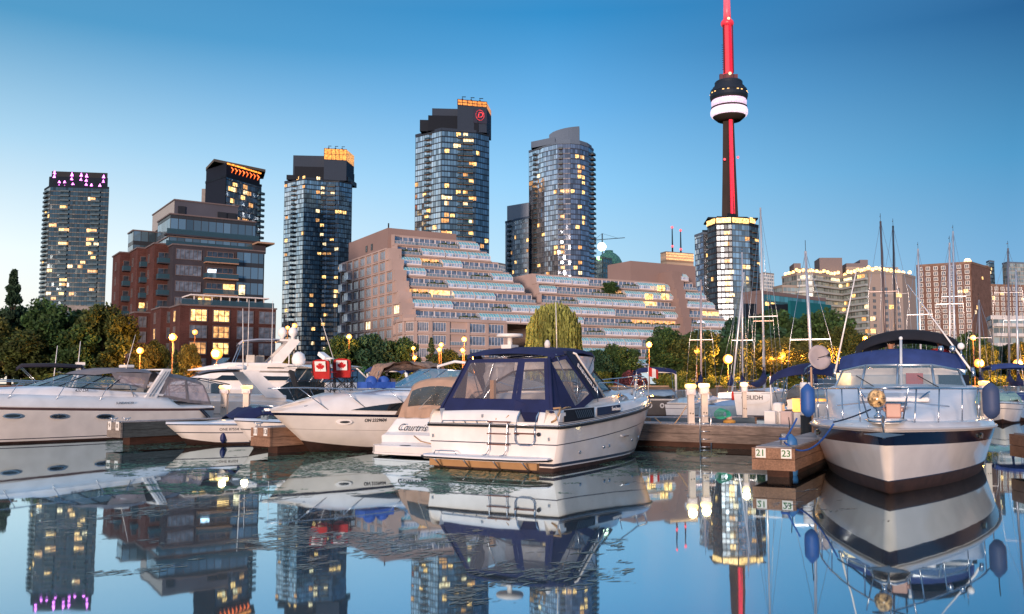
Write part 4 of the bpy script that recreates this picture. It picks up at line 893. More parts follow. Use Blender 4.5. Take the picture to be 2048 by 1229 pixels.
def panel(b, P, win=None, mi=0, wi=1, sag=0, nn=6, shape=None):
    """canvas panel a,b,c,d (bottom-left, bottom-right, top-right, top-left) with a clear window u0,u1,v0,v1"""
    f = patch(P, 0, 1, 0, 1); nrm = (Vector(P[1])-Vector(P[0])).cross(Vector(P[3])-Vector(P[0])).normalized()
    def q(u, v): return f(u, v)+nrm*(-sag*math.sin(PI*v)*math.sin(PI*min(1, max(0, u)))+.006*math.sin(u*17+v*9))
    us = [0, 1]; vs = [0, 1]
    if win: us = [0, win[0], win[1], 1]; vs = [0, win[2], win[3], 1]
    U = sorted(set([us[i]+(us[i+1]-us[i])*k/nn for i in range(len(us)-1) for k in range(nn+1)])); V = sorted(set([vs[i]+(vs[i+1]-vs[i])*k/nn for i in range(len(vs)-1) for k in range(nn+1)]))
    for i in range(len(U)-1):
        for j in range(len(V)-1):
            um, vm = (U[i]+U[i+1])/2, (V[j]+V[j+1])/2; w = win and win[0] < um < win[1] and win[2] < vm < win[3]
            if w and wi is None: continue
            b.mesh([q(U[i],V[j]), q(U[i+1],V[j]), q(U[i+1],V[j+1]), q(U[i],V[j+1])], [(0,1,2,3)], wi if w else mi, True)
def two(b1, b2, P, win, sag=0, nn=5):
    panel(b1, P, win, 0, None, sag, nn)
    f = patch(P, 0, 1, 0, 1); u0, u1, v0, v1 = win
    panel(b2, [f(u0,v0), f(u1,v0), f(u1,v1), f(u0,v1)], None, 0)
def oval(b, c, ax, up, w, h, d=.02, mi=0, seg=16, n=None):
    ax = Vector(ax).normalized(); up = Vector(up).normalized(); n = ax.cross(up) if n is None else Vector(n); c = Vector(c)
    P = [c+ax*(w/2*math.cos(2*PI*k/seg))+up*(h/2*math.sin(2*PI*k/seg)) for k in range(seg)]
    b.mesh([p-n*d for p in P]+[p+n*d for p in P], [tuple(range(seg))[::-1], tuple(range(seg, 2*seg))]+[(k, (k+1) % seg, seg+(k+1) % seg, seg+k) for k in range(seg)], mi)
def hull_text(s, size, m, root, h, x0, zoff, side, absz=None, name='lettering', shear=0, sx=1.0, out=.012, bold=0):
    """lettering laid along the topside, starting near x0"""
    L_ = x0; t = h.tx(x0); z = (h.zs(t)-zoff) if absz is None else absz
    def at(x):
        t = x/h.L; p = h.side(t, z, side); return p
    p0, p1 = at(x0-.4), at(x0+.4); d = (p1-p0).normalized()
    up0 = h.side(x0/h.L, z+.06, side)-h.side(x0/h.L, z-.06, side); up0.normalize()
    d = d if side < 0 else -d; n = d.cross(up0).normalized(); up = n.cross(d)
    c = (p0+p1)/2+n*out; M = Matrix((d, up, n)).transposed().to_4x4(); M.translation = c
    o = text(s, size, m, None, .003, name=name, shear=shear, bold=bold); o.parent = root; o.matrix_local = M @ Matrix.Diagonal((sx, 1, 1, 1)); return o
def boat(name, label, cat, stern, hd, group=None):
    r = thing(name, label, cat, (stern[0], stern[1], 0), math.atan2(hd[1], hd[0]), group); return r
def fender(label, pos, r=.13, l=.7, m=None, tilt=0, group='fenders hanging beside the boats', rope=None):
    f = thing('fender', label, 'fender', pos, 0, group); f.rotation_euler = (tilt, 0, 0)
    b = MB(); b.lathe([(.03,-l/2-.04),(r*.55,-l/2),(r*.93,-l/2+r*.5),(r,-l/2+r),(r,l/2-r),(r*.93,l/2-r*.5),(r*.5,l/2),(.03,l/2+.05)], (0,0,0), 14); b.obj('body', m or BFEN, f)
    b = MB(); b.tube([(0,0,l/2+.03), rope or (0.02,0,l/2+.45)], .012, 5); b.obj('rope', RUBB, f); return f
def rope(name, label, pts, r, m, sag=0, n=14, cat='rope'):
    P = []
    pts = [Vector(p) for p in pts]
    for i in range(len(pts)-1):
        for k in range(n+(i == len(pts)-2)):
            t = k/n; p = pts[i].lerp(pts[i+1], t); p.z -= sag*4*t*(1-t)*((pts[i+1]-pts[i]).length); P.append(p)
    b = MB(); b.tube(P, r, 6); o = b.obj(name, m); return tag(o, label, cat)
# ---------------------------------------------------------------- hero: the navy canvas cruiser
def hero():
    hd = Vector((.495,.87)).normalized(); R_ = boat('cabin_cruiser', 'white cabin cruiser with navy camper canvas and a swim platform, moored stern first', 'motorboat', (-.52, 22.45), hd)
    h = Hull(9.3, 3.9, 1.05, 1.72, .5, .10, 2.6, .9, .96, rise=.40, chx=.30)
    h.mesh([('z',.10,0),('z',.13,1),('z',.20,2),('s',.42,1),('s',.395,2),('s',.0,1)]).obj('hull', [BOT, GEL, STRIPE], R_, weld=True)
    b = MB()
    for s in (1, -1):
        b.tube([p+Vector((0, s*.015, 0)) for p in h.edge(s, .0)], .035, 6); b.tube([p+Vector((0, s*.02, 0)) for p in h.edge(s, .055)], .012, 5, mi=1)
    b.tube([(-.015,-h.bs(0),1.05), (-.03,0,1.06), (-.015,h.bs(0),1.05)], .035, 6); b.tube([(-.04,-h.bs(0),1.1), (-.05,0,1.11), (-.04,h.bs(0),1.1)], .012, 5, mi=1)
    b.obj('rub_rail', [RUBB, CHROME], R_)
    # raised gunwale from the transom forward
    b = MB()
    for s in (1, -1):
        rows = []
        for i in range(25):
            t = i/24; k = .38*(1 if t < .1 else max(.0, 1-(t-.1)*.62)); x = h.X(t, 1); w = h.bs(t); z = h.zs(t)+.02
            ix = .34 if t < .9 else .34*(1-t)/.1
            rows.append([(x, s*w, z), (x, s*(w-.05), z+k*.6+.02), (x, s*(w-.13*min(1, w*2)), z+k), (x, s*max(0, w-ix), z+k+.02), (x, s*max(0, w-ix-.06), z+k*.2)])
        b.loft(rows if s < 0 else rows[::-1])
    # stern coaming: port section and starboard corner, door gap between
    for a, c in ((-h.bs(0)+.02, -1.28), (-.72, h.bs(0)-.02)):
        rows = [[(0, y, 1.07), (.10, y, 1.3), (.16, y, 1.40+.04*math.cos(y)), (.42, y, 1.42+.04*math.cos(y)), (.44, y, 1.1)] for y in [a+(c-a)*k/8 for k in range(9)]]
        b.loft(rows[::-1]); n = 5
        for r_ in (rows[0], rows[-1]): b.mesh(r_, [(0,1,2,3,4)])
    b.box((.22, -1.0, 1.12), (.44, .60, .10)); b.obj('gunwale', GEL, R_)
    h.deck(0, 1, .3, .05).obj('deck', GELD, R_)
    # swim platform with brackets
    P = []; 
    pl = [(0,1.75),(-.35,1.82),(-.62,1.6),(-.72,0),(-.62,-1.35),(-.30,-1.72),(0,-1.68)]
    b = MB(); b.prism([(x+.02, y) for x, y in pl][::-1], .255, .345, 0); pf = b.obj('swim_platform', [GELD], R_, bevel=.02)
    b = MB(); b.tube([(x*1.015, y*1.01, .285) for x, y in pl], .022, 6); b.obj('trim', RUBB, pf)
    b = MB(); b.box((-.06, .2, .12), (.14, 3.1, .16)); b.obj('transom_board', mat('tan painted board', (.42,.25,.12), .6), R_)
    for y in (1.35, .5, -.35, -1.15):
        b = MB(); b.tube([(-.5,y,.25),(.0,y-.03,-.12)], .018, 5); b.obj('bracket', METAL, R_)
    b = MB(); b.tube([(-.3,1.5,.345),(-.3,1.45,.43),(-.3,.9,.43),(-.3,.82,.345)], .013, 6); b.obj('grab_handle', CHROME, R_)
    # folding ladder
    b = MB()
    for y in (-.02, -.52): b.tube([(-.32,y+.08,.36),(-.22,y+.04,.37),(-.15,y,.48),(-.1,y,1.1),(-.09,y-.02,1.17)], .016, 7)
    b.obj('ladder', CHROME, R_)
    b = MB()
    for z in (.62, .88, 1.17): b.box((-.13+.03*(z > 1), -.27-.01, z), (.05,.62,.03), mi=0)
    b.obj('ladder_rungs', TEAK, R_)
    for y in (-.74, -1.27):
        b = MB(); b.tube([(.35,y,1.2),(.35,y,1.42),(.2,y,1.46),(.02,y,1.3),(-.10,y,1.0),(-.10,y,.72)], .018, 7); b.obj('boarding_rail', CHROME, R_)
    b = MB(); b.tube([(-.10,-.74,.74),(-.10,-.78,.66),(-.10,-.88,.62),(-.10,-1.14,.62),(-.10,-1.23,.66),(-.10,-1.27,.74)], .018, 7); b.obj('boarding_rail', CHROME, R_)
    b = MB(); b.box((-.10,-1.0,.90), (.05,.56,.035)); b.ball((-.1,-1.38,.89), .05, mi=1); b.ball((-.1,-.8,.89), .035, mi=1); b.obj('rail_step', [TEAK, RUBB], R_)
    b = MB(); b.tube([(-.02,1.45,1.12),(-.06,1.4,1.17),(-.06,.1,1.19),(-.02,.02,1.14)], .012, 6)
    for y in (1.1,.75,.4): b.tube([(-.06,y,1.18),(0,y,1.12)], .01, 5)
    b.obj('stern_rail', CHROME, R_)
    for y, z in ((1.72,.78),(-1.62,.78),(.3,1.3)): b = MB(); b.box((-.015+.1*(z > 1), y, z), (.03,.05,.08)); b.obj('transom_fitting', METAL, R_)
    b = MB(); b.tube([(.1,.05,1.22),(.08,-.3,1.17),(.1,-.45,1.33)], .012, 5); b.tube([(.1,-.08,1.2),(.08,-.12,1.24)], .03, 6); b.obj('shore_cable', ROPET, R_)
    # side panels with vents
    def side_strip(b, x0, x1, d0, d1, out=.015, mi=0, n=6, lean=.0):
        for i in range(n):
            P = []
            for x, d in ((x0+(x1-x0)*i/n, d0), (x0+(x1-x0)*(i+1)/n, d0), (x0+(x1-x0)*(i+1)/n, d1), (x0+(x1-x0)*i/n, d1)):
                t = x/h.L; k = .38*(1 if t < .1 else max(0, 1-(t-.1)*.62)); v = d
                y = h.bs(t)-.05-.08*max(0, (v-.6)/.4) if v > .6 else h.bs(t)-.05*v/.6
                P.append(Vector((x+lean*(d-.5), -(y+out), h.zs(t)+.02+k*v)))
            b.face(P, mi)
    b = MB(); side_strip(b, .28, 1.95, .30, 1.02, .05, lean=.3); vp = b.obj('vent_panel', mat('matt black panel', (.012,.014,.02), .75, var=0, spec=.2), R_)
    b = MB()
    for k in range(9): side_strip(b, .95+k*.105, .995+k*.105, .42, .92, .065, n=1)
    b.obj('vent_slats', mat('vent slat grey', (.05,.055,.07), .3), vp)  # slats in a lighter grey than the panel behind them
    b = MB(); side_strip(b, 2.1, 3.6, .38, .98, .05, lean=.35); b.obj('side_panel', mat('matt navy panel', (.012,.02,.05), .6, var=0, spec=.3), R_)
    tt = text('Sundancer', .15, GEL, R_, .003, name='lettering', shear=.35); tt.location = (3.25, -(h.bs(.33)-.05+.08), h.zs(.33)+.26); tt.rotation_euler = (PI/2-.1, -.0, 0)
    b = MB()
    for dz in (-.09, -.16):
        side = [h.side(t, h.zs(t)+dz*-1 if False else h.zs(t)+.0, -1) for t in (0,)]
    for k, up in enumerate((.10, .14)): b.tube([p+Vector((0,-.012,0)) for p in h.edge(-1, up*.9, .01, 0, .93)], .008, 4)
    b.obj('pinstripe', STRIPE, R_)
    # cabin trunk, helm side and foredeck
    b = MB(); hump(b, [(2.0,1.38,1.62,.12,.86),(2.6,1.40,1.60,.42,.88),(4.0,1.44,1.50,.46,.86),(4.75,1.48,1.38,.46,.84),(5.4,1.5,1.22,.40,.8),(6.8,1.48,.9,.28,.75),(8.2,1.48,.45,.10,.7)]); b.obj('cabin', GEL, R_)
    for s in (-1, 1):
        b = MB(); b.mesh([(4.9,s*1.33,1.52),(6.9,s*.90,1.52),(6.5,s*.92,1.72),(5.1,s*1.24,1.80)], [(0,1,2,3)]); b.mesh([(4.9,s*1.335,1.52),(6.9,s*.905,1.52),(6.5,s*.925,1.72),(5.1,s*1.245,1.80)], [(0,1,2,3)]); b.obj('cabin_window', DGLASS, R_)
    # windscreen: side and front panes
    G0 = [(2.5,1.56,1.86),(4.15,1.42,1.92),(4.95,.75,1.96),(4.95,-.75,1.96),(4.15,-1.42,1.92),(2.5,-1.56,1.86)]
    G1 = [(2.05,1.44,1.95),(3.35,1.26,2.45),(3.85,.68,2.5),(3.85,-.68,2.5),(3.35,-1.26,2.45),(2.05,-1.44,1.95)]
    ws = MB(); wf = MB()
    for i in range(5): ws.face([G0[i],G0[i+1],G1[i+1],G1[i]])
    wf.tube(G1, .03, 6); wf.tube(G0, .02, 6)
    for i in range(1, 5): wf.tube([G0[i],G1[i]], .025, 6)
    w = ws.obj('windscreen', WSG, R_); wf.obj('frame', RUBB, w)
    b = MB(); b.mesh([(2.6,-1.60,1.84),(3.3,-1.55,1.86),(3.3,-1.5,1.96),(2.9,-1.53,1.99),(2.5,-1.56,1.96)], [(0,1,2,3,4)]); b.obj('side_light', DGLASS, R_)
    # radar arch, both legs and crossbar under the canvas, lettering down its starboard leg
    b = MB()
    for s in (-1, 1):
        P = [(2.55,1.68,1.70),(3.15,1.66,1.72),(1.75,1.46,2.86),(1.35,1.42,2.90)]
        Q = [(x, s*y, z) for x, y, z in P]; Q2 = [(x, s*(y-.10), z) for x, y, z in P]
        b.mesh(Q+Q2, [(0,1,2,3),(7,6,5,4),(0,4,5,1),(1,5,6,2),(2,6,7,3),(3,7,4,0)])
    b.box((1.55,0,2.90), (.42,2.86,.07)); b.obj('radar_arch', mat('matt navy panel', (.012,.02,.05), .6, var=0, spec=.3), R_)
    b = MB(); b.tube([(3.13,-1.69,1.75),(1.76,-1.49,2.87),(1.70,-1.3,2.95)], .028, 6); b.obj('arch_trim', GEL, R_)
    d = (Vector((1.50,-1.46,2.80))-Vector((2.75,-1.70,1.76))); d.normalize(); 
    t1 = text('SUNDANCER 340', .145, GEL, None, .004, name='lettering', sx=1, bold=.002); dr = -d; n = Vector((0,-1,.15)).normalized(); n = (n-dr*n.dot(dr)).normalized(); up = n.cross(dr)
    M = Matrix((dr, up, n)).transposed().to_4x4(); M.translation = Vector((2.17,-1.615,2.26)); t1.parent = R_; t1.matrix_local = M @ Matrix.Diagonal((.95,1,1,1))
    # hardtop canvas
    cv = MB(); vy = MB()
    rows = []
    for x, w, z in ((.82,1.22,2.80),(.95,1.32,2.90),(1.6,1.42,3.0),(2.4,1.40,3.02),(3.2,1.32,2.98),(3.45,1.28,2.90),(3.5,1.26,2.80)):
        rows.append([(x,-w,z-.12),(x,-w*.97,z-.03),(x,-w*.8,z+.02),(x,-w*.4,z+.06),(x,0,z+.075),(x,w*.4,z+.06),(x,w*.8,z+.02),(x,w*.97,z-.03),(x,w,z-.12)])
    cv.loft(rows[::-1])
    # aft slope: port window, centre post, door panel
    bl, br_ = Vector((.22,1.72,1.42)), Vector((.16,-1.62,1.40)); tl, tr_ = Vector((.85,1.24,2.74)), Vector((.80,-1.20,2.74))
    def ed(t): return bl.lerp(br_, t), tl.lerp(tr_, t)
    a0, a1 = ed(0); b0, b1 = ed(.68); c0, c1 = ed(.985)
    c0 = c0; two(cv, vy, [a0,b0,b1,a1], (.10,.94,.24,.93), .03)
    two(cv, vy, [b0,c0,c1,b1], (.14,.86,.24,.93), .02)
    panel(cv, [b0+Vector((.02,0,.02)), Vector((.42,-1.30,1.12)), Vector((.42,-1.28,1.45)), b0+Vector((.0,-.02,.3))])
    cv.mesh([(.18,-.72,1.42),(.42,-.74,1.13),(.42,-1.28,1.13),(.2,-1.28,1.42)], [(0,1,2,3)])
    # starboard side: solid quarter, then the triangular clear panel ahead of it; same to port
    for s in (-1, 1):
        q0 = Vector((.16,s*1.62,1.40)); q1 = Vector((1.75,s*1.66,1.46)); q2 = Vector((2.55,s*1.66,1.72)); p1 = Vector((1.38,s*1.43,2.82)); p0 = Vector((.80,s*1.20,2.74))
        m0 = q0.lerp(q1, .30); m1 = p0.lerp(p1, .12)
        F = [q0, m0, m1, p0] if s < 0 else [m0, q0, p0, m1]; panel(cv, F)
        F = [m0, q1, p1.lerp(q2, .0), m1]
        # clear triangle
        A = m0.lerp(q1, .75)+Vector((0,0,.10)); B_ = q2.lerp(p1, .12)+Vector((-.12,0,.0)); T1 = p1+Vector((-.10,0,-.10)); T0 = m1+Vector((.04,0,-.12))
        ring = [m0, q1, q2, p1, m1]; inn = [A+Vector((-.10,0,.0)), A+Vector((.08,0,.04)), B_, T1, T0]
        for i in range(5):
            j = (i+1) % 5; fs_ = [ring[i], ring[j], inn[j], inn[i]]; cv.mesh(fs_ if s < 0 else fs_[::-1], [(0,1,2,3)])
        vy.mesh(inn if s < 0 else inn[::-1], [(0,1,2,3,4)])
    # forward side curtains between bimini and windscreen
    fv = MB()
    for s in (-1, 1):
        P = [Vector((2.15,s*1.46,1.99)), Vector((3.35,s*1.27,2.47)), Vector((3.42,s*1.25,2.82)), Vector((1.72,s*1.41,2.84))]; panel(fv, P if s < 0 else [P[1],P[0],P[3],P[2]], None, sag=.03)
    P = [Vector((3.86,-.68,2.51)), Vector((3.86,.68,2.51)), Vector((3.48,.8,2.84)), Vector((3.48,-.8,2.84))]; panel(fv, P)
    for s in (-1, 1): P = [Vector((3.37,s*1.26,2.47)), Vector((3.86,s*.68,2.51)), Vector((3.48,s*.8,2.84)), Vector((3.44,s*1.25,2.82))]; panel(fv, P)
    cv.tube([(.14,-1.62,1.40),(.80,-1.21,2.75)], .045, 6); c = cv.obj('camper_canvas', NAVYC, R_); vy.obj('clear_window', VINYL, c); fv.obj('front_curtain', mat('milky vinyl', (.78,.76,.80), .25, alpha=.85, var=.2, vs=3), c)
    b = MB()   # bows inside
    for x in (1.0, 2.4, 3.3): b.tube([(1.9,-1.45,1.6),(x,-1.3,2.84),(x,0,2.92),(x,1.3,2.84),(1.9,1.45,1.6)], .016, 6)
    b.obj('canvas_bows', CHROME, R_)
    # cockpit contents seen through the vinyl
    b = MB(); b.box((.75,.3,1.25), (.5,2.4,.35)); b.box((.55,.3,1.5), (.12,2.4,.35)); b.box((2.5,-.8,1.5), (.5,.8,.5)); b.box((2.3,-.8,1.9), (.12,.7,.5)); b.obj('cockpit_seat', SEAT, R_, bevel=.04)
    b = MB(); b.box((3.3,0,1.68), (.5,2.6,.45)); b.obj('dashboard', GEL, R_, bevel=.05); b = MB(); b.tube([(3.0+.05*math.sin(a),-.8+.2*math.cos(a),1.95+.2*math.sin(a)) for a in [k*PI/8 for k in range(16)]], .015, 5, closed=True); b.obj('steering_wheel', RUBB, R_)
    b = MB(); b.box((1.6,.9,1.5), (.12,.12,1.4)); b.obj('boat_hook', mat('varnished wood', (.4,.22,.1), .4), R_)
    # bow rail
    b = MB()
    for s in (1, -1):
        top = [Vector((2.75,s*1.66,1.62)), Vector((2.75,s*1.64,2.02)), Vector((2.85,s*1.63,2.12))]+[Vector((x, s*max(.0, h.bs(x/h.L)-.12), h.zs(x/h.L)+.62+.0*x)) for x in (3.5,5,6.5,8,9,9.7)]+[Vector((10.05,s*.12,h.zs(1)+.62))]
        top[3].z = 2.14
        b.tube(top, .018, 6)
        for x in (3.9,5.2,6.6,7.8,8.8,9.5): t = x/h.L; b.tube([(x-.12, s*(h.bs(t)-.16), h.zs(t)+.2), (x, s*max(0, h.bs(t)-.12), h.zs(t)+.62)], .013, 5)
    b.tube([(10.05,-.12,h.zs(1)+.62),(10.05,.12,h.zs(1)+.62)], .018, 6); b.obj('bow_rail', CHROME, R_)
    b = MB(); b.lathe([(.02,0),(.34,.01),(.36,.05),(.34,.10),(.02,.11)], (1.55,.35,3.32), 20); b.tube([(1.55,.35,3.05),(1.55,.35,3.33)], .07, 8); b.box((1.55,.35,3.08), (.4,.3,.1)); b.obj('radar_scanner', mat('radar white', (.7,.68,.66), .4), R_)
    b = MB(); b.lathe([(.07,0),(.08,.12),(.05,.2),(.01,.22)], (1.6,-.75,3.02), 12); b.obj('gps_dome', mat('radar white', (.7,.68,.66), .4), R_)
    b = MB(); b.tube([(1.55,-1.05,3.0),(1.40,-1.1,4.2)], [.016,.008], 5); b.obj('whip_antenna', GEL, R_)
    for x in (1.3, 2.75, 3.1, 5.0, 5.95): 
        t = x/h.L; p = h.side(t, .36+.03*x, -1); b = MB(); b.lathe([(.02,0),(.045,.01),(.045,.02),(.02,.03)], (0,0,0), 10); o = b.obj('drain_fitting', CHROME, R_); o.location = p+Vector((0,.01,0)); o.rotation_euler = (PI/2,0,0)
    p = h.side(.45, .66, -1); b = MB(); b.box(p+Vector((0,-.03,0)), (.34,.06,.03)); b.obj('hull_step', CHROME, R_)
    b = MB(); b.tube([(.2,-1.6,1.50),(.3,-1.78,1.52),(.15,-1.82,1.42),(0,-1.8,1.25),(.05,-1.66,1.18)], .028, 6); b.tube([(.35,-1.72,1.47),(.7,-1.72,1.52),(1.0,-1.7,1.52)], .02, 6); tag(b.obj('mooring_cable', ROPET), 'coiled tan shore power cable on the stern corner of the navy canvas cruiser', 'cable'); o = bpy.data.objects['mooring_cable']; o.location = R_.location; o.rotation_euler = R_.rotation_euler
hero()
# ---------------------------------------------------------------- frontal cruiser on the right
def person(label, pos, rz, shirt, seated=True, hat=None, hair=(.03,.015,.01), skin=(.45,.24,.16), scale=1.0):
    """one continuous skinned body, seated; clothing and hair are children"""
    p = thing('person', label, 'person', pos, rz, 'people on board'); sk = mat('skin %.2f' % skin[0], skin, .6, var=.04)
    V = {}; E = []; Rd = []; vs = []
    def v(n, x, y, z, r): V[n] = len(vs); vs.append((x*scale, y*scale, z*scale)); Rd.append(r*scale)
    def e(*a):
        for i in range(len(a)-1): E.append((V[a[i]], V[a[i+1]]))
    # x forward, y left, z above the seat
    v('pel',0,0,.08,.13); v('waist',0,0,.24,.125); v('chest',.01,0,.42,.15); v('neck',.02,0,.56,.055); v('jaw',.04,0,.64,.07); v('head',.03,0,.73,.095); v('crown',.02,0,.80,.075)
    e('pel','waist','chest','neck','jaw','head','crown')
    for s, n in ((1,'l'),(-1,'r')):
        v('sh'+n,.0,s*.17,.50,.065); v('el'+n,.08,s*.24,.26,.045); v('wr'+n,.28,s*.16,.16,.03); v('pa'+n,.35,s*.14,.15,.035); e('chest','sh'+n,'el'+n,'wr'+n,'pa'+n)
        for k, (dy, L) in enumerate(((-.03,.075),(-.01,.085),(.01,.08),(.03,.065))): v(f'f{n}{k}',.35+L,s*.14+dy,.13,.009); e('pa'+n, f'f{n}{k}')
        v('t'+n,.38,s*.14-s*.05,.16,.011); e('pa'+n,'t'+n)
        v('hp'+n,.04,s*.10,.05,.095); v('kn'+n,.44,s*.13,.04,.062); v('an'+n,.46,s*.13,-.36,.042); v('ft'+n,.62,s*.14,-.42,.035); e('pel','hp'+n,'kn'+n,'an'+n,'ft'+n)
    me = bpy.data.meshes.new('body'); me.from_pydata(vs, E, []); o = bpy.data.objects.new('body', me); C.objects.link(o); o.parent = p
    me.materials.append(sk); sm = o.modifiers.new('skin', 'SKIN'); 
    for i, d in enumerate(me.skin_vertices[0].data if me.skin_vertices else []): d.radius = (Rd[i], Rd[i])
    if not me.skin_vertices:
        bm = bmesh.new(); bm.from_mesh(me); L = bm.verts.layers.skin.verify()
        for i, q in enumerate(bm.verts): q[L].radius = (Rd[i], Rd[i]); q[L].use_root = (i == 0)
        bm.to_mesh(me); bm.free()
    ss = o.modifiers.new('sub', 'SUBSURF'); ss.levels = 2; ss.render_levels = 2
    b = MB(); b.lathe([(.15,.06),(.155,.2),(.165,.34),(.19,.44),(.17,.52),(.09,.56),(.062,.575)], (.0,0,0), 14, sy=1.15)
    for s in (1, -1): b.tube([(0,s*.16,.50),(.05,s*.215,.36),(.08,s*.245,.27)], [.085,.07,.062], 8)
    b.obj('shirt', mat('shirt %.2f %.2f' % shirt[:2], shirt, .9, var=.1, bump=.3, bs=15), p)
    b = MB(); 
    for s in (1, -1): b.tube([(.0,s*.1,.06),(.25,s*.12,.06),(.46,s*.13,.04),(.47,s*.13,-.3)], [.12,.10,.08,.06], 8)
    b.obj('trousers', mat('dark trousers', (.02,.025,.04), .9), p)
    b = MB(); b.lathe([(.10,.73),(.106,.78),(.09,.84),(.04,.868),(.005,.87)], (.015,0,0), 14); b.obj('hair', mat('hair %.2f' % hair[0], hair, .8), p)
    if hat:
        b = MB(); b.lathe([(.112,.765),(.112,.80),(.10,.855),(.05,.885),(.005,.89)], (.02,0,0), 14); b.box((.13,0,.775), (.10,.15,.012)); b.obj('cap', mat('dark cap', hat, .8), p)
    b = MB(); b.ball((.128,0,.715), .018, 8, 6); 
    b.obj('nose', sk, p); b = MB()
    for s in (1, -1): b.ball((.118,s*.035,.74), .012, 8, 6)
    b.obj('eyes', mat('eye white', (.5,.5,.5), .3, var=0), p); b = MB(); b.box((.118,0,.675), (.012,.045,.01)); b.obj('mouth', mat('lips', (.3,.1,.08), .5, var=0), p)
    b = MB()
    for s in (1, -1): b.ball((.02,s*.1,.725), .022, 8, 6)
    b.obj('ears', sk, p); return p
def bow_cruiser():
    bow = Vector((6.82, 16.6)); hd = Vector((-.43,-.903)).normalized(); L = 11.0; st = bow-hd*L
    R_ = boat('flybridge_cruiser', 'large white cruiser with a wide navy hull band, bow towards the viewer, navy bridge canvas', 'motorboat', st, hd)
    h = Hull(L, 4.3, 1.05, 1.26, .55, .08, 2.1, .86, .96, boot=.25, rise=.10, t0=.28, chx=.30, fl=.95)
    h.mesh([('z',.26,0),('z',.28,2),('s',.30,1),('s',.05,3),('s',.0,1)], 36).obj('hull', [BOT, GEL, STRIPE, NAVYP], R_, weld=True)
    b = MB()
    for s in (1, -1): b.tube([p+Vector((0, s*.01, .0)) for p in h.edge(s, .0, n=30)], .035, 6)
    b.obj('rub_rail', mat('white rub rail', (.6,.55,.52), .3, var=0), R_)
    # bulwark: toe of the deck, then the deck rising towards the windscreen
    b = MB(); rows = []
    for i in range(29):
        t = i/28; x = h.X(t, 1); w = h.bs(t); z = h.zs(t); rows.append([(x,-w,z),(x,-max(0,w-.06),z+.13),(x,-max(0,w-.26),z+.16),(x,-w*.5,z+.19),(x,0,z+.20),(x,w*.5,z+.19),(x,max(0,w-.26),z+.16),(x,max(0,w-.06),z+.13),(x,w,z)])
    b.loft(rows); b.obj('deck', GEL, R_)
    b = MB(); hump(b, [(.6,1.1,1.6,.95,.9),(3.0,1.15,1.75,.95,.9),(4.9,1.22,1.72,.80,.88),(5.6,1.25,1.56,.66,.76),(6.8,1.28,1.36,.47,.70),(8.2,1.32,1.05,.28,.62),(9.4,1.36,.62,.10,.6),(10.0,1.40,.3,.02,.5)]); b.obj('cabin', GELD, R_)
    b = MB()   # raised panels on the foredeck and grab rails
    b.tube([(8.9,-.05,1.66),(8.2,.35,1.72),(8.1,1.1,1.63)], .016, 5); b.tube([(8.9,.05,1.66),(8.2,-.35,1.72),(8.1,-1.1,1.63)], .016, 5)
    for s in (1, -1): b.tube([(7.6,s*.55,1.79),(7.1,s*.68,1.90),(6.9,s*.72,1.92)], .02, 5)
    b.obj('grab_rail', CHROME, R_)
    b = MB(); b.box((7.05,0,1.80), (.8,1.45,.10), ry=.12); b.obj('sun_pad', GEL, R_, bevel=.04)
    b = MB(); b.box((8.35,0,1.66), (.5,.62,.05), ry=.12); b.box((8.35,0,1.685), (.40,.52,.03), ry=.12, mi=1); b.obj('deck_hatch', [CHROME, WSG], R_, bevel=.01)
    # windscreen
    G0 = [(3.2,1.62,1.97),(4.6,1.50,1.98),(5.3,.82,2.0),(5.45,0,2.02),(5.3,-.82,2.0),(4.6,-1.50,1.98),(3.2,-1.62,1.97)]
    G1 = [(3.0,1.50,2.34),(3.9,1.36,2.44),(4.35,.76,2.56),(4.45,0,2.57),(4.35,-.76,2.56),(3.9,-1.36,2.44),(3.0,-1.50,2.34)]
    ws = MB(); wf = MB()
    for i in range(6): ws.face([G0[i],G0[i+1],G1[i+1],G1[i]])
    wf.tube(G1, .032, 6); wf.tube(G0, .03, 6)
    for i in (1, 2, 3, 4, 5): wf.tube([G0[i],G1[i]], .03, 6)
    w = ws.obj('windscreen', WSG, R_); wf.obj('frame', METAL, w)
    b = MB(); b.tube([(5.35,.9,2.02),(4.9,.45,2.3)], .012, 4); b.tube([(5.35,-.5,2.02),(4.9,-.95,2.3)], .012, 4); b.obj('wiper', RUBB, w)
    # inside the cabin: folded blind, cream bench, red towel
    b = MB(); b.box((3.6,-.2,2.12), (.15,2.2,.42)); b.obj('interior_blind', SEAT, R_, bevel=.05); b = MB(); b.box((3.75,.35,2.2), (.04,.4,.34)); b.obj('towel', mat('orange towel', (.5,.08,.03), .9), R_)
    b = MB(); b.box((3.72,-1.35,2.2), (.05,.35,.36)); b.obj('cabin_lamp', glow('cabin lamp glow', (1.0,.66,.3), 2.6), R_)
    b = MB(); b.box((3.4,1.1,2.15), (.3,1.0,.35)); b.obj('dashboard', DARKC, R_)
    # flybridge front wrapped in navy canvas
    b = MB(); rows = []
    for y in [(-1.55+3.1*k/16) for k in range(17)]:
        k = 1-(y/1.55)**2; x = 2.4+.95*k; rows.append([(x+.35,y,2.46+.12*k),(x+.30,y,2.66+.12*k),(x+.1,y*.985,2.83+.14*k),(x-.15,y*.97,2.86+.16*k),(x-.5,y*.97,2.55)])
    b.loft(rows); b.obj('bridge_canvas', BLUEC, R_)
    b = MB(); hump(b, [(.2,2.0,1.5,.5,.9),(2.6,2.0,1.55,.52,.9),(3.0,2.0,1.5,.5,.9)]); b.obj('bridge_deck', GEL, R_)
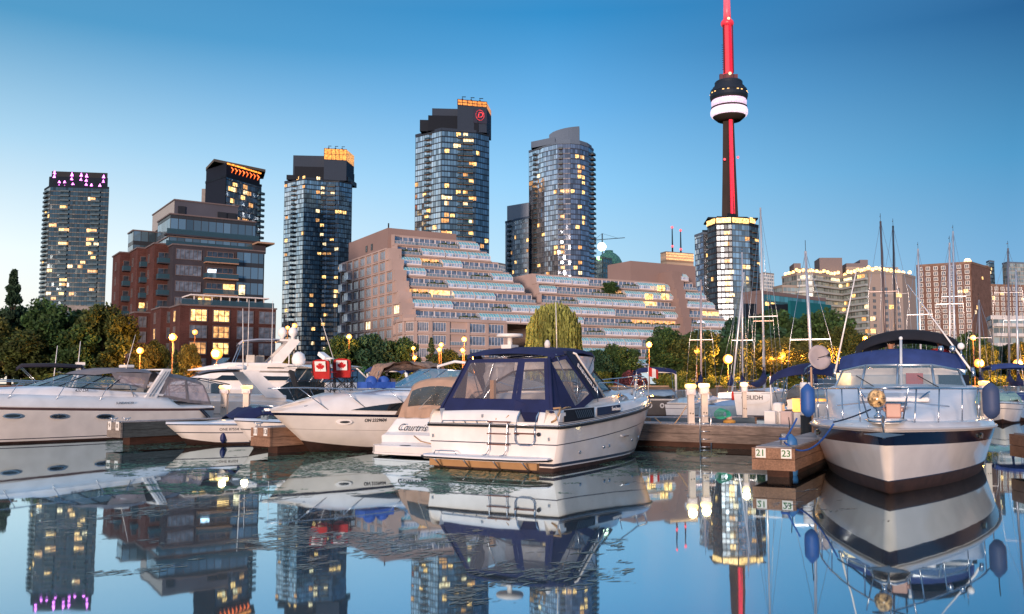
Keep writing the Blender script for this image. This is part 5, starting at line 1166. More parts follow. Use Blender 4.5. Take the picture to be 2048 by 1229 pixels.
    # black bimini
    b = MB(); rows = []
    for y in [(-1.3+2.6*k/14) for k in range(15)]:
        k = 1-(y/1.3)**2; zt = 3.15+.42*k**.7; y += .18; rows.append([(2.75,y,zt-.30+.02*k),(2.6,y,zt-.05),(2.2,y,zt),(1.0,y,zt+.04),(.1,y,zt-.02),(0,y,zt-.28)])
    b.loft(rows); b.loft([[Vector(p)-Vector((0,0,.02)) for p in r] for r in rows][::-1]); bi = b.obj('bimini', BLKC, R_)
    b = MB()
    for s in (1, -1): b.tube([(1.2,s*1.45,2.4),(2.6,.18+s*1.29,3.0)], .018, 5); b.tube([(1.2,s*1.45,2.4),(.2,.18+s*1.29,3.0)], .018, 5)
    b.obj('bimini_frame', CHROME, bi)
    b = MB(); b.tube([(4.3,.05,1.98),(3.4,.05,3.25)], .035, 7); b.ball((3.4,.05,3.28), .05); b.obj('signal_mast', mat('white mast', (.7,.7,.7), .4), R_)
    for s, tx, ty, tz in ((1,1.9,2.7,0),(-1,1.7,-.6,0)):
        pass
    b = MB(); b.tube([(3.6,1.70,2.35),(1.2,.2,4.9)], [.028,.012], 6); b.tube([(3.6,1.7,2.3),(3.55,1.68,2.5)], .05, 6, mi=1); b.obj('outrigger', [GEL, CHROME], R_)
    b = MB(); b.tube([(3.3,-1.62,2.35),(3.0,-1.0,5.2)], [.028,.012], 6); b.tube([(3.3,-1.62,2.3),(3.25,-1.6,2.5)], .05, 6, mi=1); b.obj('outrigger', [GEL, CHROME], R_)
    for y in (1.25, .98): b = MB(); b.lathe([(.05,0),(.075,.03),(.075,.12),(.05,.15)], (3.35-(1.3-y)*.3,y,2.92), 10); b.obj('horn', CHROME, R_)
    b = MB(); b.tube([(3.1,1.45,2.7),(3.1,1.45,2.98)], .02, 6); b.ball((3.1,1.45,3.06), .09, mi=1); b.obj('searchlight', [CHROME, mat('lamp white', (.8,.8,.8), .3)], R_)
    # bow pulpit with anchor windlass, anchor and bell
    b = MB(); b.prism([(10.35,-.34),(11.05,-.25),(11.3,-.12),(11.3,.12),(11.05,.25),(10.35,.34)], 1.38, 1.47); pu = b.obj('bow_pulpit', GEL, R_, bevel=.03)
    b = MB(); b.tube([(10.4,-.35,1.42),(11.08,-.26,1.42),(11.33,-.12,1.42),(11.33,.12,1.42),(11.08,.26,1.42),(10.4,.35,1.42)], .02, 6); b.obj('trim', CHROME, pu)
    b = MB(); b.tube([(11.28,0,1.50),(11.42,0,1.40),(11.30,0,1.12)], .03, 6); b.mesh([(11.38,-.34,1.20),(11.40,0,1.23),(11.38,.34,1.20),(11.34,0,1.13),(11.30,-.34,1.19),(11.26,0,1.2),(11.30,.34,1.19)], [(0,1,3),(1,2,3),(5,4,3),(6,5,3),(0,4,5,1),(1,5,6,2)]); b.obj('anchor', METAL, R_)
    b = MB(); b.lathe([(.08,0),(.08,.05),(.045,.07),(.045,.16),(.09,.19),(.09,.24),(.04,.28)], (10.95,-.1,1.47), 14); b.obj('windlass', CHROME, R_)
    b = MB(); b.lathe([(.02,0),(.11,.03),(.155,.10),(.165,.17),(.14,.26),(.08,.32),(.02,.34)], (11.0,-.12,1.66), 16); b.obj('bow_float', mat('gold and cream float', (.62,.40,.18), .3, var=.8, vs=14, coat=.5), R_)
    b = MB(); b.box((10.5,.14,1.60), (.22,.26,.26)); b.tube([(10.5,-.04,1.62),(10.5,.32,1.62)], .05, 8); b.obj('winch_motor', mat('pinkish casting', (.45,.25,.2), .4), R_, bevel=.02)
    # pulpit rail
    b = MB(); zt = 2.02
    def edge(x, s): t = min(1, x/h.L); return s*max(.0, h.bs(t)-.10)
    top = [Vector((x, edge(x, 1), zt-.04*(11-x)/6)) for x in (4.6,5.5,6.5,7.5,8.5,9.3,10.0,10.5,10.8)]+[Vector((11.05,.3,zt)), Vector((11.12,0,zt))]
    full = top+[Vector((p.x,-p.y,p.z)) for p in top[::-1][1:]]; b.tube(full, .02, 7)
    for s in (1, -1):
        for x in (5.2,6.5,7.8,9.0,9.9): b.tube([(x+.25 if x > 8.5 else x, edge(x,s), h.zs(x/h.L)+.14), (x-.1, edge(x-.1,s), zt-.04*(11-x)/6)], .015, 5)
        b.tube([(10.6,s*.3,1.45),(10.95,s*.42,zt)], .015, 5)
    b.tube([(10.3,-.0,1.45),(11.1,0,zt)], .0152, 5)
    mid = [Vector((x, edge(x, -1)*1.0, h.zs(x/h.L)+.5)) for x in (4.8,5.5,6.5,7.5)]; b.tube(mid, .01, 5); b.obj('bow_rail', CHROME, R_)
    b = MB(); 
    for s in (1, -1):
        p = h.side(.60, h.zs(.6)-.18, s); oval(b, p+Vector((0,s*.01,0)), (1,-s*.12,0), (0,0,1), .38, .12, .03)
    b.obj('hawse_port', BRASS, R_)
    for nm, x, s in (('blue rail fender hanging upright on the left bow rail of the navy banded cruiser', 6.4, -1), ('blue rail fender hanging upright on the right side rail of the navy banded cruiser', 6.0, 1)):
        pass
    M = Matrix.Translation((st.x, st.y, 0)) @ Matrix.Rotation(math.atan2(hd.y, hd.x), 4, 'Z')
    W_ = lambda x, y, z: M @ Vector((x, y, z))
    # the viewer's left is the boat's starboard (y<0)
    fender('tall blue fender strapped to the bow rail nearest the white topped piling', W_(6.4,-1.93,1.70), .165, .70)
    fender('tall dusky blue fender strapped to the right bow rail of the navy banded cruiser', W_(6.1,1.95,1.72), .175, .72, mat('dusky blue fender', (.035,.06,.14), .6))
    fender('light blue fender hanging between the numbered finger dock and the navy banded hull', W_(7.2,-2.23,.42), .15, .95, mat('light blue fender', (.04,.17,.42), .5), rope=(0,.1,.9))
    person('person in a red shirt and dark cap sitting under the black bimini', W_(1.9,.95,2.50), R_.rotation_euler.z+.5, (.35,.015,.02), hat=(.01,.01,.015))
    person('person in a dark jacket with tan hat sitting under the black bimini', W_(1.9,-.25,2.46), R_.rotation_euler.z-.6, (.03,.035,.05), hat=(.40,.22,.12))
    return W_
WB = bow_cruiser()
# ---------------------------------------------------------------- big express cruiser, far left
def chair_tree(): pass
def left_express():
    hd = Vector((-.63,-.777)).normalized(); st = Vector((-13.9, 38.9)); L = 13.6
    R_ = boat('express_cruiser', 'long white express cruiser with oval portholes and grey camper canvas, cut by the left edge', 'motorboat', st, hd)
    h = Hull(L, 4.1, 1.12, 1.55, .5, .13, 2.3, .9, .95, rise=.35)
    h.mesh([('z',.07,0),('z',.14,1),('z',.17,2),('s',.12,1),('s',.03,3),('s',0,1)], 30).obj('hull', [BOT, GEL, STRIPE, mat('brown rub strip', (.11,.06,.06), .5)], R_, weld=True)
    b = MB(); rows = []
    for i in range(29):
        t = i/28; x = h.X(t, 1); w = h.bs(t); z = h.zs(t); k = .42 if t > .12 else .10; k *= min(1, (1-t)*5+.25)
        rows.append([(x,-w,z),(x,-max(0,w-.10),z+k*.55),(x,-max(0,w-.35),z+k),(x,-w*.5,z+k+.02),(x,0,z+k+.04),(x,w*.5,z+k+.02),(x,max(0,w-.35),z+k),(x,max(0,w-.10),z+k*.55),(x,w,z)])
    b.loft(rows); b.obj('deck', GEL, R_)
    b = MB(); hump(b, [(2.5,1.4,1.7,.35,.9),(5.5,1.45,1.68,.55,.88),(7.2,1.55,1.55,.62,.82),(8.6,1.62,1.4,.50,.74),(11.0,1.72,.9,.24,.6),(12.4,1.78,.4,.06,.5)]); b.obj('cabin', GELD, R_)
    b = MB()
    for s in (-1, 1): b.box((8.6,s*1.26,1.97), (2.4,.05,.04), ry=.05, rz=-s*.12)
    b.obj('grab_rail', TEAK, R_)
    side = 1   # the port side faces the viewer
    for x in (4.7, 6.4, 7.95, 9.7):
        p = h.side(x/L, h.zs(x/L)-.33, 1); p2 = h.side((x+.3)/L, h.zs(x/L)-.33, 1); b = MB(); ax = (p2-p); oval(b, p+Vector((0,.015,0)), ax, (0,0,1), .62, .19, .03); oval(b, p+Vector((0,.03,0)), ax, (0,0,1), .5, .12, .03, 1); b.obj('porthole', [METAL, DGLASS], R_)
    # windscreen with dark braces, raked far forward
    G0 = [(3.6,1.62,2.0),(5.2,1.58,2.05),(6.6,1.5,2.12),(7.7,1.25,2.18),(8.3,.6,2.22),(8.3,-.6,2.22),(7.7,-1.25,2.18),(6.6,-1.5,2.12),(3.6,-1.62,2.0)]
    G1 = [(3.3,1.5,2.15),(4.3,1.42,2.72),(5.2,1.32,2.80),(6.0,1.05,2.86),(6.4,.5,2.9),(6.4,-.5,2.9),(6.0,-1.05,2.86),(5.2,-1.32,2.80),(3.3,-1.5,2.15)]
    ws = MB(); wf = MB()
    for i in range(8): ws.face([G0[i],G0[i+1],G1[i+1],G1[i]])
    wf.tube(G1, .03, 5); wf.tube(G0, .03, 5)
    for i in range(1, 8): wf.tube([G0[i],G1[i]], .03, 5)
    w = ws.obj('windscreen', WSG, R_); wf.obj('frame', DARKC, w)
    # canvas from windscreen to arch to stern
    cv = MB(); rows = []
    for x, wd, z in ((6.2,.9,2.90),(5.6,1.2,3.12),(4.6,1.4,3.28),(3.4,1.5,3.30),(2.6,1.55,3.22)):
        rows.append([(x,-wd,z-.25),(x,-wd*.8,z-.05),(x,-wd*.3,z+.03),(x,wd*.3,z+.03),(x,wd*.8,z-.05),(x,wd,z-.25)])
    cv.loft(rows[::-1])
    rows = []
    for x, wd, z in ((2.3,1.6,3.15),(1.3,1.55,2.98),(.5,1.45,2.72),(.15,1.4,2.52)): rows.append([(x,-wd,z-.3),(x,-wd*.8,z-.05),(x,-wd*.3,z+.03),(x,wd*.3,z+.03),(x,wd*.8,z-.05),(x,wd,z-.3)])
    cv.loft(rows[::-1]); vy = MB()
    for s in (1, -1):
        P = [Vector((2.5,s*1.66,1.62)), Vector((1.05,s*1.7,1.33)), Vector((1.1,s*1.55,2.62)), Vector((1.95,s*1.6,2.78))]
        P = P if s > 0 else [P[1],P[0],P[3],P[2]]; two(cv, vy, P, (.22,.93,.10,.94) if s > 0 else (.07,.78,.10,.94))
        P = [Vector((1.05,s*1.7,1.33)), Vector((.0,s*1.68,1.24)), Vector((.2,s*1.42,2.3)), Vector((1.1,s*1.55,2.62))]
        P = P if s > 0 else [P[1],P[0],P[3],P[2]]; two(cv, vy, P, (.06,.94,.10,.94))
    P = [Vector((-.02,1.66,1.24)), Vector((-.02,-1.66,1.24)), Vector((.18,-1.4,2.3)), Vector((.18,1.4,2.3))]; two(cv, vy, P, (.05,.95,.1,.92))
    # grey infill between arch and windscreen, with opening
    P = [Vector((4.6,1.5,2.42)), Vector((3.0,1.58,2.05)), Vector((2.7,1.56,2.98)), Vector((4.9,1.38,3.02))]; two(cv, vy, P, (.12,.9,.08,.7))
    c = cv.obj('camper_canvas', GREYC, R_); vy.obj('clear_window', mat('pinkish vinyl', (.62,.5,.52), .12, alpha=.45, var=.2), c)
    b = MB()
    for s in (1, -1):
        P = [(3.15,1.72,1.55),(2.45,1.72,1.52),(1.75,1.55,3.18),(2.1,1.55,3.24)]; Q = [(x,s*y,z) for x,y,z in P]; Q2 = [(x,s*(y-.14),z) for x,y,z in P]
        b.mesh(Q+Q2, [(0,1,2,3),(7,6,5,4),(0,4,5,1),(1,5,6,2),(2,6,7,3),(3,7,4,0)])
    b.box((1.92,0,3.22), (.38,3.1,.09)); b.obj('radar_arch', GEL, R_, bevel=.02)
    b = MB(); b.tube([(2.9,1.735,1.6),(2.0,1.57,3.1)], .012, 4); b.tube([(2.72,1.735,1.6),(1.88,1.57,3.1)], .012, 4); b.obj('arch_stripe', STRIPE, R_)
    b = MB(); b.box((3.2,.3,3.42), (.5,.62,.18)); b.box((3.2,.3,3.34), (.2,.2,.1)); b.obj('radar_scanner', mat('radar white', (.7,.68,.66), .4), R_, bevel=.05)
    b = MB(); b.tube([(3.9,1.2,3.25),(3.5,1.3,5.3)], [.018,.008], 5); b.obj('whip_antenna', GEL, R_)
    b = MB(); b.box((3.2,.4,1.95), (.9,1.6,.7)); b.box((2.2,.2,1.75), (.5,1.8,.6)); b.obj('helm_seat', SEAT, R_, bevel=.05)
    b = MB(); b.tube([(4.6+.06*math.sin(a),.9+.2*math.cos(a),2.3+.2*math.sin(a)) for a in [k*PI/8 for k in range(16)]], .018, 5, closed=True); b.obj('steering_wheel', RUBB, R_)
    b = MB()
    for s in (1, -1):
        top = [Vector((x, s*max(0.02, h.bs(x/L)-.30), h.zs(x/L)+.92-.05*(x < 5))) for x in (3.6,5,6.5,8,9.5,11,12.3,13.3)]; b.tube([Vector((3.4,s*1.72,1.6))]+top, .018, 5)
        for x in (4.4,6.0,7.6,9.2,10.8,12.3): t = x/L; b.tube([(x+.45, s*max(0,h.bs((x+.45)/L)-.16), h.zs(t)+.25), (x, s*max(.02,h.bs(t)-.30), h.zs(t)+.90)], .014, 5)
    b.obj('bow_rail', CHROME, R_)
    hull_text('420 DA', .16, TXTM, R_, h, 5.5, -.62, 1, shear=.3, out=-.22, name='lettering'); hull_text('SUNDANCER', .12, TXTM, R_, h, 3.9, -.18, 1, out=-.02, name='lettering')
    b = MB(); b.tube([(.6,h.bs(.05)+.01,h.zs(0)-.05),(.2,h.bs(0)+.01,.72)], .03, 5); b.tube([(.72,h.bs(.05)+.01,h.zs(0)-.05),(.32,h.bs(0)+.01,.72)], .03, 5); b.obj('stern_stripe', STRIPE, R_)
left_express()
def warp(root, names, fn):
    for o in bpy.data.objects:
        r = o.parent
        if r is root or (r and r.parent is root):
            if o.name.split('.')[0] in names:
                for v in o.data.vertices: v.co = fn(v.co)
warp(bpy.data.objects['express_cruiser'], ('windscreen','frame','camper_canvas','clear_window','radar_arch','arch_stripe','radar_scanner','whip_antenna','helm_seat','steering_wheel'),
    lambda c: Vector((c.x if c.x < 2.5 else 2.5+(c.x-2.5)*.70, c.y, c.z if c.z < 1.6 else 1.6+(c.z-1.6)*.66)))
warp(bpy.data.objects['express_cruiser'], ('cabin',), lambda c: Vector((c.x*.86, c.y, c.z if c.z < 1.6 else 1.6+(c.z-1.6)*.72)))
# ---------------------------------------------------------------- cruiser with two flag chairs on its foredeck
def maple(b, M, s, mi=0):
    pts = [(0,.5),(.10,.32),(.24,.40),(.20,.12),(.34,.24),(.40,.14),(.52,.17),(.46,.02),(.54,-.04),(.26,-.24),(.29,-.34),(.02,-.28),(.025,-.5)]
    P = pts+[(-x, y) for x, y in pts[::-1]]; P = P[:]; 
    tri = [M @ Vector((x*s, y*s, 0)) for x, y in P]
    b.mesh(tri, [tuple(range(len(tri)))[::-1]], mi)
def flag_chair(label, pos, rz, red=True, flag=True):
    c = thing('folding_chair', label, 'camp chair', pos, rz, 'folding chairs on the foredeck')
    RC = mat('red chair cloth', (.42,.02,.02), .85, var=.15, bump=.3, bs=8) if red else mat('black chair cloth', (.012,.014,.02), .9)
    b = MB(); w = .27   # x forward (sitter faces +x), back at x=-.2
    back = []
    for k in range(9):
        t = k/8; z = .42+.55*t; ww = w*(.85+.25*math.sin(PI*(.15+.75*t))); back.append([(-.20-.18*t-.05*(1-(y/ww)**2), y, z+(.05 if t == 1 else 0)*(1-(y/ww)**2)) for y in [ww*(-1+2*j/6) for j in range(7)]])
    b.loft(back); b.obj('backrest', RC, c)
    b = MB(); b.loft([[(-.20+.45*i/4, w*(-1+2*j/6), .44-.06*(1-(j/3-1)**2)) for j in range(7)] for i in range(5)]); b.obj('seat', RC, c)
    b = MB()
    for s in (1, -1):
        b.tube([(-.22,s*w,.0),(-.38,s*w*1.05,.98)], .012, 5); b.tube([(-.22,s*w,.0),(.26,s*w*.95,.44)], .011, 5); b.tube([(.26,s*w,.0),(-.2,s*w*.95,.44)], .011, 5); b.tube([(.26,s*w,0),(.26,s*w,.62)], .011, 5)
    b.tube([(-.22,-w,0),(-.2,w,.44)], .011, 5); b.tube([(-.22,w,0),(-.2,-w,.44)], .011, 5); b.tube([(.26,-w,0),(.26,w,.42)], .011, 5); b.tube([(.26,w,0),(.26,-w,.42)], .011, 5)
    b.obj('frame', RUBB, c)
    for s in (1, -1): b = MB(); b.box((.0,s*(w+.03),.63), (.5,.08,.025)); b.obj('armrest', RC, c)
    if flag:
        b = MB(); M = Matrix.Translation((-.425,0,.80)) @ Matrix.Rotation(-.33, 4, 'Y') @ Matrix(((0,0,-1,0),(-1,0,0,0),(0,1,0,0),(0,0,0,1)))
        b.mesh([M @ Vector(p) for p in ((-.17,-.16,0),(.17,-.16,0),(.17,.16,0),(-.17,.16,0))]+[M @ Vector(p) for p in ((-.17,-.16,-.02),(.17,-.16,-.02),(.17,.16,-.02),(-.17,.16,-.02))], [(0,1,2,3),(7,6,5,4),(0,4,5,1),(2,6,7,3),(1,5,6,2),(3,7,4,0)], 0)
        M2 = M @ Matrix.Translation((0,0,.006)); maple(b, M2, .26, 1); b.obj('flag_print', [mat('white print', (.75,.72,.7), .8, var=0), mat('maple red', (.45,.01,.015), .8, var=0)], c)
    return c
def flag_boat():
    hd = Vector((-.67,-.742)).normalized(); bow = Vector((-7.15, 26.9)); L = 10.2; st = bow-hd*L
    R_ = boat('express_cruiser', 'white cruiser with a slanted dark side window and red folding chairs on its foredeck', 'motorboat', st, hd)
    h = Hull(L, 3.5, .98, 1.24, .45, .14, 2.2, .88, .95, rise=.42, fl=.7)
    h.mesh([('z',.03,0),('z',.07,1),('z',.12,2),('s',.50,1),('s',.485,4),('s',.07,1),('s',.0,3)], 30).obj('hull', [BOT, GEL, STRIPE, NAVYP, mat('hull groove', (.45,.40,.38), .5)], R_, weld=True)
    b = MB(); rows = []
    for i in range(29):
        t = i/28; x = h.X(t, 1); w = h.bs(t); z = h.zs(t)+.01; k = .60*min(1, (1-t)*4.0+.12)
        rows.append([(x,-w,z),(x,-w*1.0,z+.05),(x,-max(0,w-.17),z+k*.75),(x,-max(0,w-.42),z+k),(x,-w*.4,z+k+.06),(x,w*.4,z+k+.06),(x,max(0,w-.42),z+k),(x,max(0,w-.17),z+k*.75),(x,w,z+.05),(x,w,z)])
    b.loft(rows); b.obj('deck', GEL, R_)
    b = MB(); hump(b, [(1.0,1.3,1.45,.55,.9),(4.0,1.38,1.42,.60,.86),(5.6,1.42,1.25,.50,.8),(7.4,1.45,.9,.26,.7),(9.0,1.44,.35,.06,.6)]); b.obj('cabin', GELD, R_)
    # slanted side window on the port side that faces the viewer
    for s in (1, -1):
        P = []; n = 12; up = []; lo = []
        for k in range(n+1):
            x = 4.0+4.1*k/n; t = x/L; z0 = h.zs(t)+.13+.0*k; a = .34*math.sin(PI*min(1, (1-k/n)*.62+.0))**.8 if k < n else 0
            wf = h.bs(t)
            def sy(zz): v = (zz-h.zs(t)-.06)/.40; return s*(wf-.17*max(0, min(1.1, v))+.03)
            lo.append(Vector((x, sy(z0), z0))); up.append(Vector((x, sy(z0+a), z0+a)))
        b = MB(); b.loft([lo, up] if s > 0 else [up, lo]); b.obj('side_window', DGLASS, R_)
    p = h.side(.82, h.zs(.82)-.24, 1); p2 = h.side(.85, h.zs(.82)-.24, 1); b = MB(); oval(b, p+Vector((.0,.02,0)), p2-p, (0,0,1), .5, .17, .03); oval(b, p+Vector((0,.04,0)), p2-p, (0,0,1), .32, .07, .03, 1); b.obj('porthole', [GEL, DGLASS], R_)
    hull_text('ON 2329604', .15, TXTM, R_, h, 7.35, .17, 1, sx=.9, bold=.003)
    G0 = [(2.4,1.38,1.95),(4.1,1.30,1.98),(4.9,.8,2.0),(5.1,0,2.0),(4.9,-.8,2.0),(4.1,-1.30,1.98),(2.4,-1.38,1.95)]
    G1 = [(2.3,1.30,2.15),(3.2,1.15,2.52),(3.7,.7,2.58),(3.8,0,2.6),(3.7,-.7,2.58),(3.2,-1.15,2.52),(2.3,-1.30,2.15)]
    ws = MB(); wf = MB()
    for i in range(6): ws.face([G0[i],G0[i+1],G1[i+1],G1[i]])
    wf.tube(G1, .03, 5); wf.tube(G0, .025, 5); [wf.tube([G0[i],G1[i]], .025, 5) for i in range(1, 6)]
    w = ws.obj('windscreen', mat('bright windscreen glass', (.22,.42,.52), .05, alpha=.6, var=0, metal=.3, spec=1), R_); wf.obj('frame', CHROME, w)
    b = MB()
    top = [Vector((x, max(.02, h.bs(x/L)-.18), h.zs(x/L)+.78)) for x in (2.6,4,5.5,7,8.3,9.3)]+[Vector((10.25,.12,h.zs(1)+.72))]
    for s in (1, -1):
        T = [Vector((p.x, s*p.y, p.z)) for p in top]; b.tube(T, .018, 6)
        for x, y_ in ((3.2,0),(4.9,0),(6.5,0),(8.0,0),(9.2,0)): t = x/L; b.tube([(x-.55, s*max(0,h.bs((x-.55)/L)-.05), h.zs(t)+.08), (x+.1, s*max(.02,h.bs((x+.1)/L)-.18), h.zs(t)+.78)] if False else [(x-.5, s*(h.bs((x-.5)/L)-.05), h.zs(t)+.1), (x+.25, s*max(.02,h.bs(min(1,(x+.25)/L))-.18), h.zs(t)+.78)], .014, 5)
    b.tube([top[-1], Vector((10.25,-.12,top[-1].z))], .018, 6); b.obj('bow_rail', CHROME, R_)
    b = MB(); b.prism([(9.6,-.2),(10.35,-.13),(10.45,0),(10.35,.13),(9.6,.2)], 1.30, 1.37); b.tube([(10.2,0,1.36),(10.5,0,1.30),(10.42,0,1.08)], .03, 5, mi=1); b.box((10.42,0,1.1), (.06,.3,.12), mi=1); b.obj('anchor_roller', [GEL, CHROME], R_)
    for x in (8.9, 9.3): b = MB(); b.tube([(x,.38,1.42),(x-.15,.40,1.44)], .02, 5); b.box((x-.07,.39,1.40), (.05,.04,.08)); b.obj('cleat', CHROME, R_)
    b = MB(); b.tube([(2.1,1.32,2.0),(2.3,1.2,2.75),(2.6,0,2.9),(2.3,-1.2,2.75),(2.1,-1.32,2.0)], .05, 7); b.obj('radar_arch', GEL, R_)
    M = Matrix.Translation((st.x, st.y, 0)) @ Matrix.Rotation(math.atan2(hd.y, hd.x), 4, 'Z'); rz = math.atan2(hd.y, hd.x)
    w = M @ Vector((8.35,.05,1.83)); flag_chair('red folding chair with a white maple leaf flag panel, the left one of the pair', w, PI/2-.1)
    w = M @ Vector((7.5,-.1,1.88)); flag_chair('red folding chair with a white maple leaf flag panel, nearer the windscreen than its twin', w, PI/2+.05)
    w = M @ Vector((6.9,-.75,1.90)); flag_chair('black folding chair standing beyond the two red flag chairs', w, PI/2-.5, False, False)
    w = M @ Vector((9.1,-.1,1.66)); c = flag_chair('small grey folding chair turned sideways on the bow left of the red chairs', w, .6, False, False); c.scale = (.85,.85,.85)
    b = MB(); b.box((0,0,.10), (1.2,.5,.2)); b.ball((.3,.1,.2), .2, 8, 6); b.ball((-.3,0,.18), .22, 8, 6); o = b.obj('folded_tarp', mat('bright blue tarp', (.03,.10,.42), .6, bump=.8, bs=5), None, M @ Vector((6.3,.1,1.96)), rz); tag(o, 'crumpled bright blue tarp on the foredeck behind the red chairs', 'tarp')
flag_boat()
# ---------------------------------------------------------------- cruiser with tan canvas and script name
def tan_boat():
    hd = Vector((.52,.854)).normalized(); st = Vector((-2.5, 27.0))
    R_ = boat('cabin_cruiser', 'white cruiser under a tan canvas enclosure with a script name on its transom', 'motorboat', st, hd)
    h = Hull(8.8, 2.95, .80, 1.2, .4, .1, 2.4, .92, .94)
    h.mesh([('z',.05,0),('z',.10,1),('s',.05,1),('s',0,2)]).obj('hull', [BOT, GEL, STRIPE], R_, weld=True)
    b = MB(); hump(b, [(.25,.7,1.36,.48,.86),(1.2,.75,1.4,.50,.88),(4.0,.85,1.38,.62,.86),(6.0,.95,1.0,.40,.7),(8.0,1.1,.3,.10,.6)]); b.obj('cabin', GEL, R_)
    h.deck(0, 1, .0, .01).obj('deck', GELD, R_)
    # sloping transom moulding and platform
    b = MB(); rows = []
    for x, w, z in ((-.72,1.30,.30),(-.55,1.30,.38),(-.5,1.36,.62),(-.3,1.34,.72),(-.22,1.22,.95),(-.08,1.16,1.18),(.1,1.14,1.24),(.3,1.14,1.22)):
        rows.append([(x,-w,0 if z < .5 else .3),(x,-w,z-.03),(x,-w+.06,z),(x,0,z+.02),(x,w-.06,z),(x,w,z-.03),(x,w,0 if z < .5 else .3)])
    b.loft(rows, sm=False); b.obj('transom', GEL, R_)
    b = MB(); pl = [(0,1.42),(-.9,1.36),(-1.12,1.1),(-1.18,0),(-1.12,-1.1),(-.9,-1.36),(0,-1.42)]; b.prism(pl[::-1], .12, .32); b.prism([(x*1.01,y*1.01) for x, y in pl][::-1], .06, .12); b.obj('swim_platform', GEL, R_, bevel=.03)
    o = text('Courtris', .31, TXTM, None, .003, name='lettering', shear=.45, space=1.0); o.parent = R_; d = Vector((0,-1,0)); up = Vector((.35,0,1)).normalized(); n = d.cross(up); M = Matrix((d, up, n)).transposed().to_4x4(); M.translation = Vector((-.30,.30,.86))+n*.10; o.matrix_local = M
    b = MB(); oval(b, (-.40,.15,.62), (0,1,0), (0,0,1), .10, .12, .02); b.obj('power_inlet', RUBB, R_)
    rope_p = [(-.52,.12,.62),(-.62,-.2,.45),(-.6,-.7,.36),(-.5,-1.3,.42)]; b = MB(); b.tube(rope_p, .018, 6); b.obj('shore_cable', ROPET, R_)
    for y, z in ((.75,.5),(-.75,.48),(.35,1.0),(-.3,1.0)): b = MB(); b.ball((-.46+(.3 if z > .9 else 0),y,z), .03, 6, 4); b.obj('transom_fitting', RUBB, R_)
    b = MB(); b.box((-.95,.1,.325), (.1,.3,.012)); b.obj('platform_vent', DARKC, R_)
    # canvas: aft curtain with crinkled window, long rounded top
    cv = MB(); arc = lambda w, z, x, k=12: [(x, w*math.cos(a)*(1 if True else 1), z+.0+.5*math.sin(a)**.8 if math.sin(a) > 1e-6 else z) for a in [PI*j/k for j in range(k+1)]]
    rows = [arc(1.15,2.08,.62), arc(1.22,2.16,.72), arc(1.36,2.2,1.4), arc(1.42,2.24,2.6), arc(1.42,2.26,3.8), arc(1.34,2.14,4.9), arc(1.25,1.9,5.7)]
    cv.loft(rows)
    vy = MB(); Wd = []
    n = 12
    for j in range(n):
        a0, a1 = PI*j/n, PI*(j+1)/n
    base = [Vector((-.02+.05*math.sin(k*2.3), 1.12-2.24*k/12*1.0, 1.22)) for k in range(13)]
    top_ = [Vector(p) for p in rows[0]]
    nv = 12
    for k in range(12):
        for j in range(nv):
            t0, t1 = j/nv, (j+1)/nv; 
            cut = 1 if k < 8 else (1-(k-7)*.17)
            def pt(kk, t): 
                p = base[kk].lerp(top_[kk], t); p.x += -.10*math.sin(PI*t)+.02*math.sin(kk*2.1+t*7)*(1-t); return p
            if k >= 8 and t1 < (k-7)*.17: continue
            isw = 2 <= k <= 7 and 4 <= j <= 9
            (vy if isw else cv).mesh([pt(k,t0),pt(k+1,t0),pt(k+1,t1),pt(k,t1)], [(0,1,2,3)], 0, True)
    for s in (1, -1):
        b0 = [Vector((x, s*1.36, 1.28+.06*x)) for x in (.1 if s > 0 else 1.2,1.6,2.8,4.0,5.4)]; t0 = [Vector((x, s*1.15 if x < 1 else s*1.40, z)) for x, z in ((.62,2.10),(1.5,2.2),(2.6,2.24),(3.8,2.26),(5.4,2.0))]
        for i in range(4):
            P = [b0[i],b0[i+1],t0[i+1],t0[i]]; P = P if s < 0 else [P[1],P[0],P[3],P[2]]
            if i in (1, 3): two(cv, vy, P, (.2,.85,.3,.85))
            else: panel(cv, P)
    c = cv.obj('canvas_enclosure', TANC, R_)
    cr = mat('crinkled vinyl', (.30,.24,.18), .06, var=0, metal=.85, bump=1.0, bs=16); cr.node_tree.nodes['Bump'].inputs[1].default_value = .45
    vy.obj('clear_window', cr, c)
    b = MB(); b.lathe([(.02,0),(.36,.02),(.38,.06),(.3,.12),(.02,.14)], (2.9,-.6,3.05), 18); b.tube([(2.9,-.6,2.7),(2.9,-.6,3.06)], .05, 7); b.obj('satellite_dome', GEL, R_)
    b = MB(); b.tube([(3.6,-1.2,2.6),(3.6,-1.2,3.2)], .04, 6); b.ball((3.6,-1.2,3.22), .06, mi=1); b.obj('stern_light', [GEL, WARM2], R_)
    b = MB(); G0 = [(5.2,1.2,1.85),(6.2,.7,1.8),(6.4,0,1.8),(6.2,-.7,1.8),(5.2,-1.2,1.85)]; G1 = [(4.9,1.1,2.4),(5.3,.6,2.45),(5.4,0,2.45),(5.3,-.6,2.45),(4.9,-1.1,2.4)]
    for i in range(4): b.face([G0[i],G0[i+1],G1[i+1],G1[i]])
    b.obj('windscreen', WSG, R_)
tan_boat()
for o in list(bpy.data.objects['cabin_cruiser.001'].children_recursive):
    if o.name.split('.')[0] in ('hull','deck','swim_platform'): continue
    if o.name.startswith('lettering'): o.location.z -= .09; continue
    for v in o.data.vertices: v.co.z = v.co.z if v.co.z < .35 else .35+(v.co.z-.35)*.84
